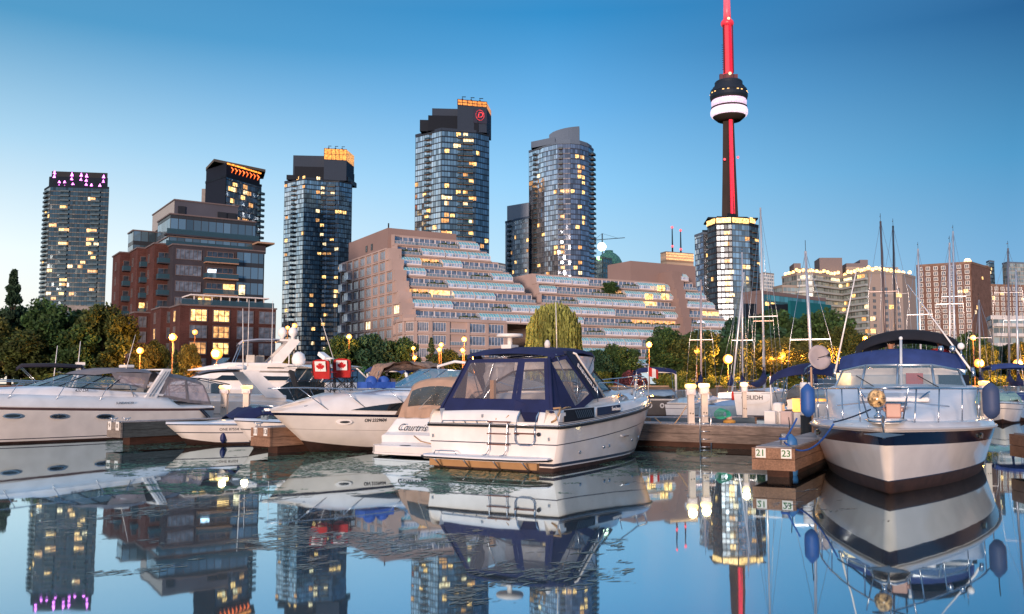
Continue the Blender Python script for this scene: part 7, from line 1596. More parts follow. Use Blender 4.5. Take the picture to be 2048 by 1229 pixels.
# moored sailing boats whose masts rise above the marina
def mast_boat(px_b, px_t, py_t, D, label, col=(.55,.54,.55), spread=None, cover=NAVYC, hd=(.3,.95), r0=.075, L=9, hullm=None, sp_w=1.0):
    hd = Vector(hd).normalized(); base = G(px_b, D); R_ = boat('sailing_yacht', label, 'sailboat', base-hd*L*.5, hd, 'sailing boats moored in the basin'); h = Hull(L, 2.8, .95, 1.2, .4, .1, 1.9, .7, .7)
    h.mesh([('z',.08,0),('s',.1,1),('s',.08,2),('s',0,1)], 12).obj('hull', [BOT, hullm or GEL, STRIPE], R_, weld=True); h.deck(n=10).obj('deck', GELD, R_)
    b = MB(); hump(b, [(L*.2,.95,.85,.5,.85),(L*.65,1.05,.7,.4,.8)]); b.obj('cabin', GEL, R_)
    inv = (Matrix.Translation(R_.location) @ Matrix.Rotation(R_.rotation_euler.z, 4, 'Z')).inverted()
    zt = ZP(py_t, D); T = inv @ Vector((XP(px_t, D, py_t), D, zt)); B0 = inv @ Vector((base.x, base.y, 1.2)); m = mat('spar %.2f' % col[0], col, .35, .5, var=.05)
    b = MB(); b.tube([B0, B0.lerp(T, .5), T], [r0, r0, r0*.8], 7); ms = b.obj('mast', m, R_)
    b = MB(); b.tube([T, T+Vector((0,0,.5))], .012, 4); b.box(T+Vector((.15,0,.35)), (.5,.02,.03)); b.obj('wind_vane', RUBB, ms)
    b = MB(); sps = spread if spread is not None else [.5]
    for f in sps: P = B0.lerp(T, f); b.box(P, (.045,1.7*sp_w,.035))
    if sps: b.obj('spreaders', m, ms)
    b = MB()
    for s in (1, -1): b.tube([(L*.5,s*1.2,1.1)]+[tuple(B0.lerp(T, f)+Vector((0,s*.85*sp_w,0))) for f in sps]+[tuple(T)], .011, 4)
    b.tube([(L*.98,0,1.3), tuple(B0.lerp(T,.96))], .011, 4); b.tube([(.1,0,1.1), tuple(T)], .011, 4); b.obj('rigging', METAL, R_)
    if cover:
        b = MB(); b.tube([(L*.5-.15,0,3.0),(L*.5-.3,0,2.35),(L*.35,0,2.1),(L*.12,0,2.1)], [.06,.2,.2,.1], 7); b.obj('sail_cover', cover, R_)
SIL = (.62,.60,.62); DRK = (.05,.05,.06); BRN_ = (.42,.28,.22)
for a in [(1402,1402,560,68,'sailboat with a pinkish mast and low spreaders left of the big orange lamp',(.55,.42,.40),[.48]),
          (1485,1484,505,74,'sailboat with a white mast right of the orange lamp, spreaders at tree height',SIL,[.38]),
          (1463,1488,545,70,'sailboat with a leaning white mast crossing beside the big orange lamp',(.7,.68,.68),[]),
          (1529,1523,486,78,'sailboat with a tan mast and wide white spreaders before the dark trees',BRN_,[.48]),
          (1626,1611,503,40,'sailboat with a silver mast rising beside the satellite dish',SIL,[.42]),
          (1775,1761,443,55,'sailboat with the tallest dark brown mast of the right hand group',(.12,.09,.09),[.6]),
          (1793,1786,452,60,'sailboat with a near black mast just right of the tallest brown mast',DRK,[.6]),
          (1843,1836,498,66,'sailboat with a slender silver mast above the black bimini',SIL,[.55]),
          (1899,1899,486,62,'sailboat with the left one of two close white masts',SIL,[.6]),
          (1909,1906,463,68,'sailboat with the right, taller one of two close white masts',(.5,.55,.62),[.6]),
          (1960,1958,600,70,'sailboat with a short grey mast in front of the brown slab',(.35,.33,.35),[.6]),
          (2018,2016,497,60,'sailboat with a dark grey mast in front of the white banded condominium',(.22,.22,.25),[.7]),
          (2036,2032,540,64,'sailboat with a pale mast nearest the right edge',(.5,.55,.62),[.6])]:
    mast_boat(*a)
q = G(1742, 58); m = thing('ornamental_mast', 'short white pole with two cross discs in front of the amber lit tree', 'pole', (q.x, q.y, 1)); 
b = MB(); b.tube([(0,0,0),(0,0,ZP(684,58)-1)], .04, 5)
for py in (701, 713): b.lathe([(.02,0),(.35,.02),(.35,.08),(.02,.1)], (0,0,ZP(py,58)-1), 12)
b.obj('pole', GEL, m)
# ================================================================ DOCKS
def plankm(name, col, axis_rot=0, w=.14, dark=.45):
    if name in MC: return MC[name]
    m = bpy.data.materials.new(name); m.use_nodes = True; nt = m.node_tree; b = nt.nodes['Principled BSDF']; N = nt.nodes.new; Lk = nt.links.new
    tc = N('ShaderNodeTexCoord'); mp = N('ShaderNodeMapping'); Lk(tc.outputs['Object'], mp.inputs[0]); mp.inputs['Scale'].default_value = (1.2, 12, 12) if axis_rot == 0 else (12, 1.2, 12)
    n = N('ShaderNodeTexNoise'); n.inputs['Scale'].default_value = 2.2; n.inputs['Detail'].default_value = 8; n.inputs['Roughness'].default_value = .7; Lk(mp.outputs[0], n.inputs[0])
    n2 = N('ShaderNodeTexNoise'); n2.inputs['Scale'].default_value = .9; n2.inputs['Detail'].default_value = 5; Lk(tc.outputs['Object'], n2.inputs[0])
    r = N('ShaderNodeMapRange'); r.inputs[1].default_value = .3; r.inputs[2].default_value = .72; r.inputs[3].default_value = dark; r.inputs[4].default_value = 1.25; Lk(n.outputs[0], r.inputs[0])
    r2 = N('ShaderNodeMapRange'); r2.inputs[1].default_value = .35; r2.inputs[2].default_value = .65; r2.inputs[3].default_value = .6; r2.inputs[4].default_value = 1.2; Lk(n2.outputs[0], r2.inputs[0])
    mu = N('ShaderNodeMath'); mu.operation = 'MULTIPLY'; Lk(r.outputs[0], mu.inputs[0]); Lk(r2.outputs[0], mu.inputs[1])
    v = N('ShaderNodeVectorMath'); v.operation = 'SCALE'; v.inputs[0].default_value = col; Lk(mu.outputs[0], v.inputs[3]); Lk(v.outputs[0], b.inputs['Base Color']); b.inputs['Roughness'].default_value = .85
    bp = N('ShaderNodeBump'); bp.inputs[0].default_value = .6; bp.inputs[1].default_value = .01; Lk(n.outputs[0], bp.inputs['Height']); Lk(bp.outputs[0], b.inputs['Normal']); MC[name] = m; return m
WD = plankm('weathered fascia', (.36,.20,.125)); WDT = plankm('weathered decking', (.42,.38,.38), 1); WDG = plankm('grey green fascia', (.075,.085,.085)); WET = plankm('wet float timber', (.07,.03,.02))
SIGNW = mat('white number plate', (.78,.76,.72), .5, var=0); GRN = mat('green numerals', (.03,.16,.05), .5, var=0); GRY = mat('grey numerals', (.15,.13,.12), .5, var=0)
def dock(name, label, A, ang, L, w, zt=.72, fas=.46, side=WD, endm=WD, cat='dock'):
    """x along the dock from A, y across (centre line), plank joints modelled"""
    r = thing(name, label, cat, (A[0], A[1], 0), ang)
    b = MB(); n = int(L/.16)
    for k in range(n): x = (k+.5)*L/n; b.box((x, 0, zt-.02-.002*(k % 3)), (L/n-.012, w-.06, .05))
    b.obj('decking', WDT, r)
    b = MB()
    for s in (-1, 1):
        for k in range(2): b.box((L/2, s*w/2, zt-.02-fas*(k+.5)/2), (L, .07, fas/2-.012))
    b.obj('side_fascia', side, r)
    b = MB()
    for x in (-.04, L+.04):
        for k in range(2): b.box((x, 0, zt-.02-fas*(k+.5)/2), (.07, w+.10, fas/2-.012), mi=0)
    b.obj('end_fascia', endm, r)
    b = MB(); b.box((L/2+.15, 0, (zt-fas)/2-.1), (L-.5, w-.35, zt-fas+.2)); b.obj('float', WET, r)
    return r
def num_plate(r, y, s, zt=.72, col=GRN, x=-.075, w=.23, h=.21):
    b = MB(); b.box((x-.012, y, zt-.14), (.02, w, h)); p = b.obj('number_plate', SIGNW, r, bevel=.006)
    o = text(s, .20, col, None, .003, name='numeral', bold=.003); o.parent = p; d = Vector((0,-1,0)); M = Matrix((d, Vector((0,0,1)), d.cross(Vector((0,0,1))))).transposed().to_4x4(); M.translation = Vector((x-.026, y, zt-.14)); o.matrix_local = M
UD = math.atan2(.88,.475)
A = Vector((5.83, 20.25)); fd = dock('finger_dock', 'weathered wooden finger dock with white plates 21 and 23 on its end', A, UD, 7.3, .84, .70, .50)
num_plate(fd, .27, '21', .70); num_plate(fd, -.29, '23', .70)
A = G(235, 31.2); d1 = dock('finger_dock', 'grey green finger dock with plates 9 and 0 beside the long express cruiser', A, math.atan2(.80,.60), 6.5, .78, .80, .52, WDG, plankm('pale end boards', (.30,.26,.23)))
num_plate(d1, .25, '9', .80, GRY, w=.2, h=.3); num_plate(d1, -.25, '0', .80, GRY, w=.2, h=.3)
A = G(527, 27.4); d2 = dock('finger_dock', 'brown finger dock with plates 11 and 13 under the bow of the flag chair cruiser', A, math.atan2(.80,.60), 6.0, .80, .80, .56)
num_plate(d2, .22, '11', .80, GRY, w=.17, h=.24); num_plate(d2, -.26, '13', .80, GRY, w=.17, h=.24)
# main walkway, perpendicular to the fingers
A = Vector((9.75, 28.55)); va = math.atan2(3.2,-5.1); mw = dock('main_walkway', 'long weathered timber walkway crossing behind the centre boats with a boarding ladder', A, va, 34, 1.7, .76, .56, plankm('grey brown fascia', (.24,.18,.15)))
A = Vector((12.6, 22.2)); dock('side_walkway', 'timber walkway section cut by the right edge of the view', A, math.atan2(-.12,1), 6, 1.6, .86, .56)
# back walkway behind the navy canvas cruiser bow
dock('rear_walkway', 'blue grey rear walkway seen between the cruiser bow and the pedestals', G(1290, 37), math.atan2(.2,1), 4.5, 1.2, .75, .4, mat('blue grey fascia', (.10,.14,.18), .8))
# things on the docks
def cleat(label, pos, rz):
    c = thing('mooring_cleat', label, 'cleat', pos, rz, 'cleats on the docks'); b = MB(); b.tube([(-.14,0,.12),(-.05,0,.09),(.05,0,.09),(.14,0,.12)], .02, 6); b.tube([(-.05,0,0),(-.04,0,.1)], .022, 6); b.tube([(.05,0,0),(.04,0,.1)], .022, 6); b.box((0,0,.01), (.18,.08,.02)); b.obj('horn', METAL, c)
q = G(236, 31.5); cleat('rusty cleat on the left corner of the grey green finger dock', (q.x-.1, q.y, .80), .3); cleat('rusty cleat on the right corner of the grey green finger dock', (q.x+.3, q.y+.1, .80), .3)
q = G(519, 27.7); cleat('small cleat on the corner of the brown finger dock', (q.x, q.y, .80), .3)
PEDM = mat('cream pedestal plastic', (.66,.55,.46), .5)
def pedestal(label, px, D, py_top, w=.24, zb=.76):
    q = G(px, D); zt = ZP(py_top, D); h = zt-zb; p = thing('power_pedestal', label, 'dock pedestal', (q.x, q.y, zb), 0, 'power pedestals on the walkways')
    b = MB(); b.box((0,0,h*.36), (w,w,h*.72)); b.box((0,0,.015), (w*1.2,w*1.2,.03)); b.obj('post', PEDM, p, bevel=.012)
    b = MB(); b.prism([(-w*.72,-w*.6),(w*.72,-w*.6),(w*.72,w*.6),(-w*.72,w*.6)], h*.72, h*.88); b.box((0,-w*.65,h*.78), (w*.9,.04,h*.10), rx=-.3); b.obj('head', mat('pink white pedestal head', (.72,.62,.60), .5), p, bevel=.02)
    b = MB(); b.box((0,0,h*.94), (w*1.75,w*1.2,h*.11)); b.obj('lamp', glow('pedestal lamp', (1.0,.60,.18), 5), p, bevel=.05)
    b = MB(); b.box((-.04,-w*.51,h*.26), (.04,.02,.04)); b.box((.05,-w*.51,h*.25), (.04,.02,.04)); b.obj('socket', RUBB, p)
    L_ = bpy.data.lights.new('pedestal_light', 'POINT'); L_.energy = 26; L_.color = (1,.62,.28); L_.shadow_soft_size = .15; o = bpy.data.objects.new('pedestal_light', L_); C.objects.link(o); o.parent = p; o.location = (0,-.05,h+.12)
pedestal('lit cream power pedestal, the left of the two beside the boarding ladder', 1381, 30.7, 768, .21)
pedestal('lit cream power pedestal, the right of the two beside the boarding ladder', 1408, 31.3, 767, .21)
pedestal('lit power pedestal behind the bow of the small bowrider, the left of a pair', 450, 39, 771, .26)
pedestal('lit power pedestal behind the flag chair cruiser, the right of a pair', 494, 39.6, 771, .26)
pedestal('lit power pedestal in front of the name sailing yacht stern', 1488, 36, 765, .16)
pedestal('lit power pedestal at the right edge behind the fender on the navy banded cruiser', 1968, 33, 762, .2)
# ladder on the walkway
q = G(1404, 30.0); ld = thing('boarding_ladder', 'aluminium boarding ladder hooked on the walkway below the twin lamps', 'ladder', (q.x, q.y-.42, 0), .0); b = MB()
for s in (-1, 1): b.tube([(s*.18,.02,-.35),(s*.18,0,.95),(s*.18,.02,1.1)], .022, 6)
for k in range(6): b.tube([(-.18,0,-.2+.25*k),(.18,0,-.2+.25*k)], .016, 6)
b.obj('frame', METAL, ld)
b = MB()
for k in range(7):
    r0 = .21-.012*k; b.tube([(r0*math.cos(a)+.035*k, .1*math.sin(a*2), .38+r0*.85*math.sin(a)) for a in [PI*2*j/20 for j in range(20)]], .014, 5, closed=True)
q = G(1440, 31); o = b.obj('hose_coil', mat('green hose', (.03,.32,.20), .5), None, (q.x, q.y, .70)); tag(o, 'coil of bright green garden hose hanging at the walkway edge', 'hose')
b = MB(); b.lathe([(.20,0),(.22,.05),(.18,.11),(.06,.13)], (0,0,0), 14); b.ball((0,0,.18), .11, 8, 6, mi=1, sz=.7); q = G(1457, 31); o = b.obj('hose_reel', [mat('mustard reel', (.45,.22,.04), .6), mat('pink hose reel', (.6,.35,.30), .6)], None, (q.x, q.y, .76)); tag(o, 'mustard and pink hose pile right of the green hose', 'hose')
# piling
q = G(1611, 27.9); pi = thing('piling', 'round white topped mooring piling with a black lower half and rope turns', 'piling', (q.x, q.y, 0)); b = MB(); zt = ZP(765, 27.9); zm = ZP(831, 27.9)
b.lathe([(.165,zm),(.17,zm+.05),(.17,zt-.04),(.15,zt)], (0,0,0), 20); b.obj('sleeve', mat('white piling sleeve', (.72,.70,.70), .45), pi); b = MB(); b.lathe([(.18,-.8),(.18,zm+.001)], (0,0,0), 20); b.obj('base', RUBB, pi)
b = MB()
for k in range(6): z = zt-.16-.10*k; b.tube([(.175*math.cos(a), .175*math.sin(a), z+.03*math.sin(a)) for a in [2*PI*j/16 for j in range(16)]], .008, 4, closed=True)
b.obj('rope_turns', ROPET, pi)
q = G(1623, 26); b = MB(); b.tube([(0,0,0),(0,0,ZP(735,26)-.7)], .03, 6); o = b.obj('wooden_pole', mat('tan pole', (.5,.30,.18), .6), None, (q.x, q.y, .7)); tag(o, 'thin tan pole standing beside the white topped piling', 'pole')
# ropes
q0 = Vector((6.25,20.9,.78)); rope('mooring_line', 'blue mooring line drooping lowest from the finger dock post to the nearby bow', [q0, WB(9.9,-1.0,1.30)], .02, ROPEB, .12)
rope('mooring_line', 'blue mooring line stretched tight from the dock post up to the cruiser rail', [q0, WB(7.6,-2.02,1.32)], .02, ROPEB, .03)
rope('mooring_line', 'dark line running along the foredeck edge to the windlass', [WB(9.9,-1.0,1.34), WB(10.7,-.25,1.62)], .015, mat('dark blue rope', (.01,.02,.05), .8), .02)
b = MB(); b.box((0,0,.12), (.12,.12,.3)); b.tube([(.08*math.cos(a),.08*math.sin(a),.16) for a in [k*PI/6 for k in range(12)]], .03, 6, mi=1, closed=True); o = b.obj('mooring_post', [METAL, ROPEB], None, (6.25,20.9,.68)); tag(o, 'short metal mooring post wrapped in blue line on the numbered finger dock', 'post')
a_ = G(1308, 31.2); rope('power_cable', 'tan power cable sagging from the walkway edge up to the left lit pedestal', [(a_.x, a_.y, .95), (G(1340,30.6).x, 30.6, .62), (G(1372,30.5).x, 30.5, 1.35)], .018, ROPET, .06)
rope('mooring_line', 'pale line from the navy canvas cruiser across the tan canvas boat', [(-2.15,23.9,1.75), (G(838,27).x, 27, 1.35)], .01, mat('pale line', (.6,.55,.5), .8), .0)
b = MB(); b.mesh([(0,0,1.2),(.55,.1,1.15),(.6,.1,.85),(0,0,.9),(.0,.02,1.2),(.0,.02,.9)], [(0,1,2,3)]); 
fl = thing('flag', 'small red and white flag on a white staff behind the navy canvas cruiser bow', 'flag', (G(1296,46).x, 46, 1.1)); s_ = MB(); s_.tube([(0,0,0),(.03,0,1.9)], .02, 5); s_.obj('staff', GEL, fl)
f_ = MB(); rows = [[(.03+.5*k/8, .05*math.sin(k*.9), 1.85-.45*j-.02*k) for j in (0,1)] for k in range(9)]; f_.loft(rows[0:4], 0); f_.loft(rows[3:7], 1); f_.loft(rows[6:9], 0); f_.obj('cloth', [mat('flag red', (.55,.03,.02), .8), mat('flag white', (.75,.7,.68), .8)], fl)

# ================================================================ TREES
def leafmat(name, col, var=.5):
    if name in MC: return MC[name]
    m = bpy.data.materials.new(name); m.use_nodes = True; nt = m.node_tree; b = nt.nodes['Principled BSDF']; N = nt.nodes.new; Lk = nt.links.new
    g = N('ShaderNodeNewGeometry'); mr = N('ShaderNodeMapRange'); mr.inputs[3].default_value = 1-var; mr.inputs[4].default_value = 1+var; Lk(g.outputs['Random Per Island'], mr.inputs[0])
    tc = N('ShaderNodeTexCoord'); n = N('ShaderNodeTexNoise'); n.inputs['Scale'].default_value = .45; Lk(tc.outputs['Object'], n.inputs[0]); m2 = N('ShaderNodeMapRange'); m2.inputs[1].default_value = .35; m2.inputs[2].default_value = .65; m2.inputs[3].default_value = .65; m2.inputs[4].default_value = 1.35; Lk(n.outputs[0], m2.inputs[0])
    mu = N('ShaderNodeMath'); mu.operation = 'MULTIPLY'; Lk(mr.outputs[0], mu.inputs[0]); Lk(m2.outputs[0], mu.inputs[1])
    v = N('ShaderNodeVectorMath'); v.operation = 'SCALE'; v.inputs[0].default_value = col; Lk(mu.outputs[0], v.inputs[3]); Lk(v.outputs[0], b.inputs['Base Color']); b.inputs['Roughness'].default_value = .7; b.inputs['Specular IOR Level'].default_value = .2
    tr = N('ShaderNodeBsdfTranslucent'); Lk(v.outputs[0], tr.inputs[0]); mx = N('ShaderNodeMixShader'); mx.inputs[0].default_value = .25; o = nt.nodes['Material Output']; Lk(b.outputs[0], mx.inputs[1]); Lk(tr.outputs[0], mx.inputs[2]); Lk(mx.outputs[0], o.inputs[0]); MC[name] = m; return m
def leaves_mesh(name, P, size, rs, mat_, elong=1.6, dirs=None):
    n = len(P); a = rs.normal(size=(n,3)); a /= np.linalg.norm(a, axis=1)[:,None]
    if dirs is not None: a = dirs+.25*a; a /= np.linalg.norm(a, axis=1)[:,None]
    b_ = rs.normal(size=(n,3)); b_ -= (b_*a).sum(1)[:,None]*a; b_ /= np.linalg.norm(b_, axis=1)[:,None]
    s = size*(.6+.8*rs.random(n))[:,None]; A = a*s*elong*.5; B = b_*s*.5
    V = np.stack([P-A, P+B, P+A, P-B], 1).reshape(-1,3).astype(np.float32)
    me = bpy.data.meshes.new(name); me.vertices.add(len(V)); me.vertices.foreach_set('co', V.ravel()); me.loops.add(4*n); me.loops.foreach_set('vertex_index', np.arange(4*n, dtype=np.int32))
    me.polygons.add(n); me.polygons.foreach_set('loop_start', np.arange(0,4*n,4, dtype=np.int32)); me.update(calc_edges=True); me.materials.append(mat_); return me
BARK = mat('dark bark', (.04,.028,.02), .95, var=.3, bump=.6)
def crown_points(rs, n, h, w, kind):
    """unit tree of height h, crown width w; clusters of leaves round limb ends, more near the outside"""
    if kind == 'round':
        nb = 34; c = []
        while len(c) < nb:
            p = rs.uniform(-1,1,3)
            if .25 < np.linalg.norm(p) < 1: c.append(p)
        c = np.array(c); c[:,0] *= w/2*.8; c[:,1] *= w/2*.8; c[:,2] = h*.58+c[:,2]*h*.36; r = rs.uniform(.10,.22,nb)*w
    elif kind == 'cone':
        z = rs.random(60)**.8; c = np.zeros((60,3)); ang = rs.random(60)*2*PI; rad = (1-z)*w/2*rs.uniform(.5,1,60); c[:,0] = rad*np.cos(ang); c[:,1] = rad*np.sin(ang); c[:,2] = h*(.10+.88*z); r = (.03+.10*(1-z))*w*1.3; nb = 60
    elif kind == 'bush':
        nb = 26; c = rs.uniform(-1,1,(nb,3)); c[:,0] *= w/2*.75; c[:,1] *= w/2*.6; c[:,2] = h*.1+np.abs(c[:,2])*h*.65*(1-.4*np.abs(c[:,0]/(w/2))); r = rs.uniform(.12,.2,nb)*w
        r = np.minimum(r, h*.3)
    idx = rs.integers(0, nb, n); d = rs.normal(size=(n,3)); d /= np.linalg.norm(d, axis=1)[:,None]; rr = rs.random(n)**.45
    P = c[idx]+d*(rr*r[idx])[:,None]*np.array([1,1,.75]); return P, c
TREEP = {}
def tree_proto(key, kind, n, h, w, col, leaf, seed):
    rs = np.random.default_rng(seed); P, c = crown_points(rs, n, h, w, kind); P = P[P[:,2] > .05]
    me = leaves_mesh('crown', P, leaf, rs, leafmat(key, col)); b = MB(); th = h*(.55 if kind != 'cone' else .95)
    if kind != 'bush': b.tube([(0,0,-.2),(.1,0,th*.4),(-.1,.1,th*.75),(0,0,th)], [.028*h,.022*h,.015*h,.006*h], 7)
    for k in range(0, len(c), 3 if kind == 'round' else 5):
        z0 = min(c[k][2]*.55, th*.85); b.tube([(0,0,z0 if kind != 'bush' else 0), tuple(c[k]*np.array([.5,.5,1])*1.0-np.array([0,0,(c[k][2]-z0)*.4])), tuple(c[k])], [.010*h,.006*h,.002*h], 5)
    TREEP[key] = (me, b.data('trunk', [BARK]), h, w)
tree_proto('dark green leaves','round',15000,11,10,(.045,.090,.030),.34,1)
tree_proto('olive leaves','round',15000,11,10,(.055,.075,.022),.34,2)
tree_proto('deep green leaves','round',13000,11,11,(.030,.075,.042),.36,3)
tree_proto('bright olive leaves','round',11000,8,8,(.11,.11,.03),.28,4)
tree_proto('conifer needles','cone',9000,10,5,(.035,.070,.040),.30,5)
tree_proto('hedge leaves','bush',9000,3,7,(.10,.13,.03),.22,6)
tree_proto('reed leaves','bush',9000,3.5,8,(.16,.12,.03),.22,7)
tree_proto('purple leaves','bush',7000,3,5,(.10,.035,.05),.20,8)
tree_proto('fern green leaves','bush',8000,3,5,(.03,.12,.05),.22,9)
def tree(key, label, px, D, py_top, w=None, wpx=None, name='tree', group=None, rot=None):
    me, tk, h0, w0 = TREEP[key]; q = G(px, D); H_ = ZP(py_top, D)-1.5; Wd = wpx*D/FPX if wpx else (w or H_*w0/h0)
    r = thing(name, label, 'tree' if name != 'shrub' else 'shrub', (q.x, q.y, 1.5), 0, group); a = rnd.random()*6.28 if rot is None else rot
    kid(me, 'crown', r, (0,0,0), a, (Wd/w0, Wd/w0, H_/h0)); kid(tk, 'trunk', r, (0,0,0), a, (Wd/w0*.9, Wd/w0*.9, H_/h0*.95)); return r
GT = 'trees along the shore'
for a in [('conifer needles','ragged dark conifer spire at the far left edge',18,125,540,None,95,'conifer'),
          ('dark green leaves','dark tree left of the tower podium, below the far left tower',105,124,603,None,150),
          ('olive leaves','brownish green round tree in front of the brick building left end',205,122,612,None,130),
          ('deep green leaves','dark tree filling the left edge under the conifer spire',30,128,612,None,140),
          ('olive leaves','low olive tree in front of the far left tree group',60,121,655,None,150),
          ('dark green leaves','low dark tree between the left trees and the brick building',150,121.5,650,None,130),
          ('bright olive leaves','amber lit tree cut by the left edge',-15,121,640,None,110),
          ('bright olive leaves','small amber tinted tree left of the street lamps by the brick building',285,124,690,None,70),
          ('olive leaves','small olive tree beneath the first street lamp',312,126,682,None,55),
          ('conifer needles','small dark conifer before the brick podium',350,124,700,None,40,'conifer'),
          ('bright olive leaves','small round olive tree before the brick podium centre',378,124,690,None,50),
          ('bright olive leaves','low olive shrub tree behind the motor yacht arch',575,124,712,None,60),
          ('dark green leaves','dark green tree left of centre before the terraced building end wall',690,121,672,None,95),
          ('deep green leaves','wide deep green tree before the terraced building',745,122,668,None,110),
          ('dark green leaves','dark tree beside the small conifer',800,123,676,None,85),
          ('conifer needles','dark green conifer in front of the curved base of the terraced building',862,122,676,None,46,'conifer'),
          ('olive leaves','olive tree right of the conifer',895,123,700,None,60),
          ('olive leaves','small tree behind the navy canvas roof left side',935,124,712,None,60),
          ('deep green leaves','low dark tree just right of the willow',1195,121,700,None,90),
          ('dark green leaves','dark tree behind the red flag',1240,123,690,None,90),
          ('dark green leaves','dark rounded tree in front of the terraced building right block',1350,126,655,None,130),
          ('olive leaves','dark olive tree left of the big orange lamp',1400,122,662,None,120),
          ('deep green leaves','tall dark tree behind the two white masts',1500,130,632,None,160),
          ('dark green leaves','tall dark tree in front of the teal glass building',1580,132,620,None,170),
          ('dark green leaves','tall dark tree before the curved condominium left end',1655,130,618,None,140),
          ('olive leaves','brownish tree right of the tall dark group',1690,126,655,None,110),
          ('bright olive leaves','amber lit olive tree with globe lamps in its crown',1560,119,678,None,120),
          ('bright olive leaves','amber lit olive tree behind the satellite dish',1630,119,682,None,110),
          ('dark green leaves','small dark tree below the curved condominium',1745,126,672,None,80),
          ('deep green leaves','low dark tree behind the black bimini',1830,128,680,None,120),
          ('dark green leaves','dark tree behind the right fender of the navy banded cruiser',1935,125,668,None,110),
          ('olive leaves','amber tinted tree round the lamp right of the black bimini',1975,120,690,None,60),
          ('deep green leaves','dark tree before the white banded condominium',2010,126,690,None,100),
          ('bright olive leaves','tree lit orange by the right edge lamp',2045,120,688,None,60),
          ('dark green leaves','dark tree behind the big orange lamp',1455,124,670,None,90),
          ('olive leaves','olive tree behind the navy bimini express cruiser',1500,121,690,None,90),
          ('dark green leaves','roof garden tree on the terraced building',1222,262,566,None,36)]:
    nm = a[7] if len(a) > 7 else 'tree'; t = tree(a[0], a[1], a[2], a[3], a[4], a[5], a[6], nm, GT)
    if 'roof garden' in a[1]: t.location.z = ZP(592, 262); t.scale = (1,1,.14)
for a in [('reed leaves','amber lit reeds at the water left of the motor yacht',405,119.5,728,None,75,'shrub'),
          ('fern green leaves','bright green weeping shrub left of the tan bimini',740,119.5,722,None,62,'shrub'),
          ('purple leaves','purple leaved shrub left of the red flag',1262,119.5,733,None,60,'shrub'),
          ('hedge leaves','rounded dark hedge mound left of the amber hedge mound',1355,119.6,737,None,100,'shrub'),
          ('hedge leaves','rounded amber hedge mound at the foot of the big orange lamp',1440,119.4,746,None,95,'shrub'),
          ('hedge leaves','low hedge below the amber lit olive trees',1560,119.5,745,None,120,'shrub'),
          ('hedge leaves','low green hedge right of the willow trunk',1195,119.5,738,None,80,'shrub'),
          ('hedge leaves','low hedge before the trees on the far left',150,119.6,742,None,200,'shrub'),
          ('hedge leaves','low hedge under the second street lamp',330,119.6,742,None,110,'shrub'),
          ('hedge leaves','low hedge behind the crumpled tan bimini',850,119.6,735,None,110,'shrub'),
          ('hedge leaves','low hedge behind the black bimini',1850,119.6,742,None,160,'shrub'),
          ('hedge leaves','low hedge near the right edge lamp',2000,119.6,745,None,110,'shrub')]: tree(*a)
def willow(px, D, py_top, wpx):
    rs = np.random.default_rng(11); q = G(px, D); H_ = ZP(py_top, D)-1.5; w = wpx*D/FPX; r = thing('willow_tree', 'large golden green weeping willow in front of the terraced building', 'tree', (q.x, q.y, 1.5), 0, GT)
    P = []; Dd = []
    for k in range(620):
        a = rs.random()*2*PI; rad = w/2*rs.random()**.5; x, y = rad*math.cos(a)*.92, rad*math.sin(a)*.92; zt = H_*(.60+.40*math.sqrt(max(0, 1-(rad/(w/2))**2))**.8)*(.93+.09*rs.random()); L = (zt-H_*.05)*rs.uniform(.45,.95); n = int(L/.11)
        ph = rs.random()*6
        for j in range(n):
            t = j/n; out = .18*math.sin(t*2.0)*w/2*.35; P.append((x*(1+out*.25)+.10*math.sin(t*5+ph), y*(1+out*.25)+.10*math.cos(t*4+ph), zt-L*t)); Dd.append((.1*math.cos(a),.1*math.sin(a),-1))
    kid(leaves_mesh('crown', np.array(P), .24, rs, leafmat('willow leaves', (.25,.27,.075), .35), 2.4, np.array(Dd)), 'crown', r)
    b = MB(); b.tube([(0,0,-.2),(.2,0,H_*.3),(0,.1,H_*.6)], [.5,.4,.2], 8)
    for k in range(9): a = k*.7; b.tube([(.1,0,H_*.35),(w*.2*math.cos(a),w*.2*math.sin(a),H_*.65),(w*.35*math.cos(a),w*.35*math.sin(a),H_*.8)], [.2,.12,.04], 6)
    b.obj('trunk', BARK, r)
willow(1108, 122, 610, 118)
# road embankment left of centre
emb = thing('road_embankment', 'low brick faced road embankment with a railing behind the motor yachts', 'embankment', (*G(560,150), 1.5)); b = MB(); b.box((8.5,0,2.0), (18,1,4)); b.obj('wall', mat('olive brown wall', (.12,.08,.04), .9), emb); b = MB(); b.box((8.5,-.2,4.1), (18,1.4,.35)); b.box((8.5,-.1,3.0), (18,1.1,.18)); b.obj('coping', mat('purple grey coping', (.14,.11,.13), .8), emb)
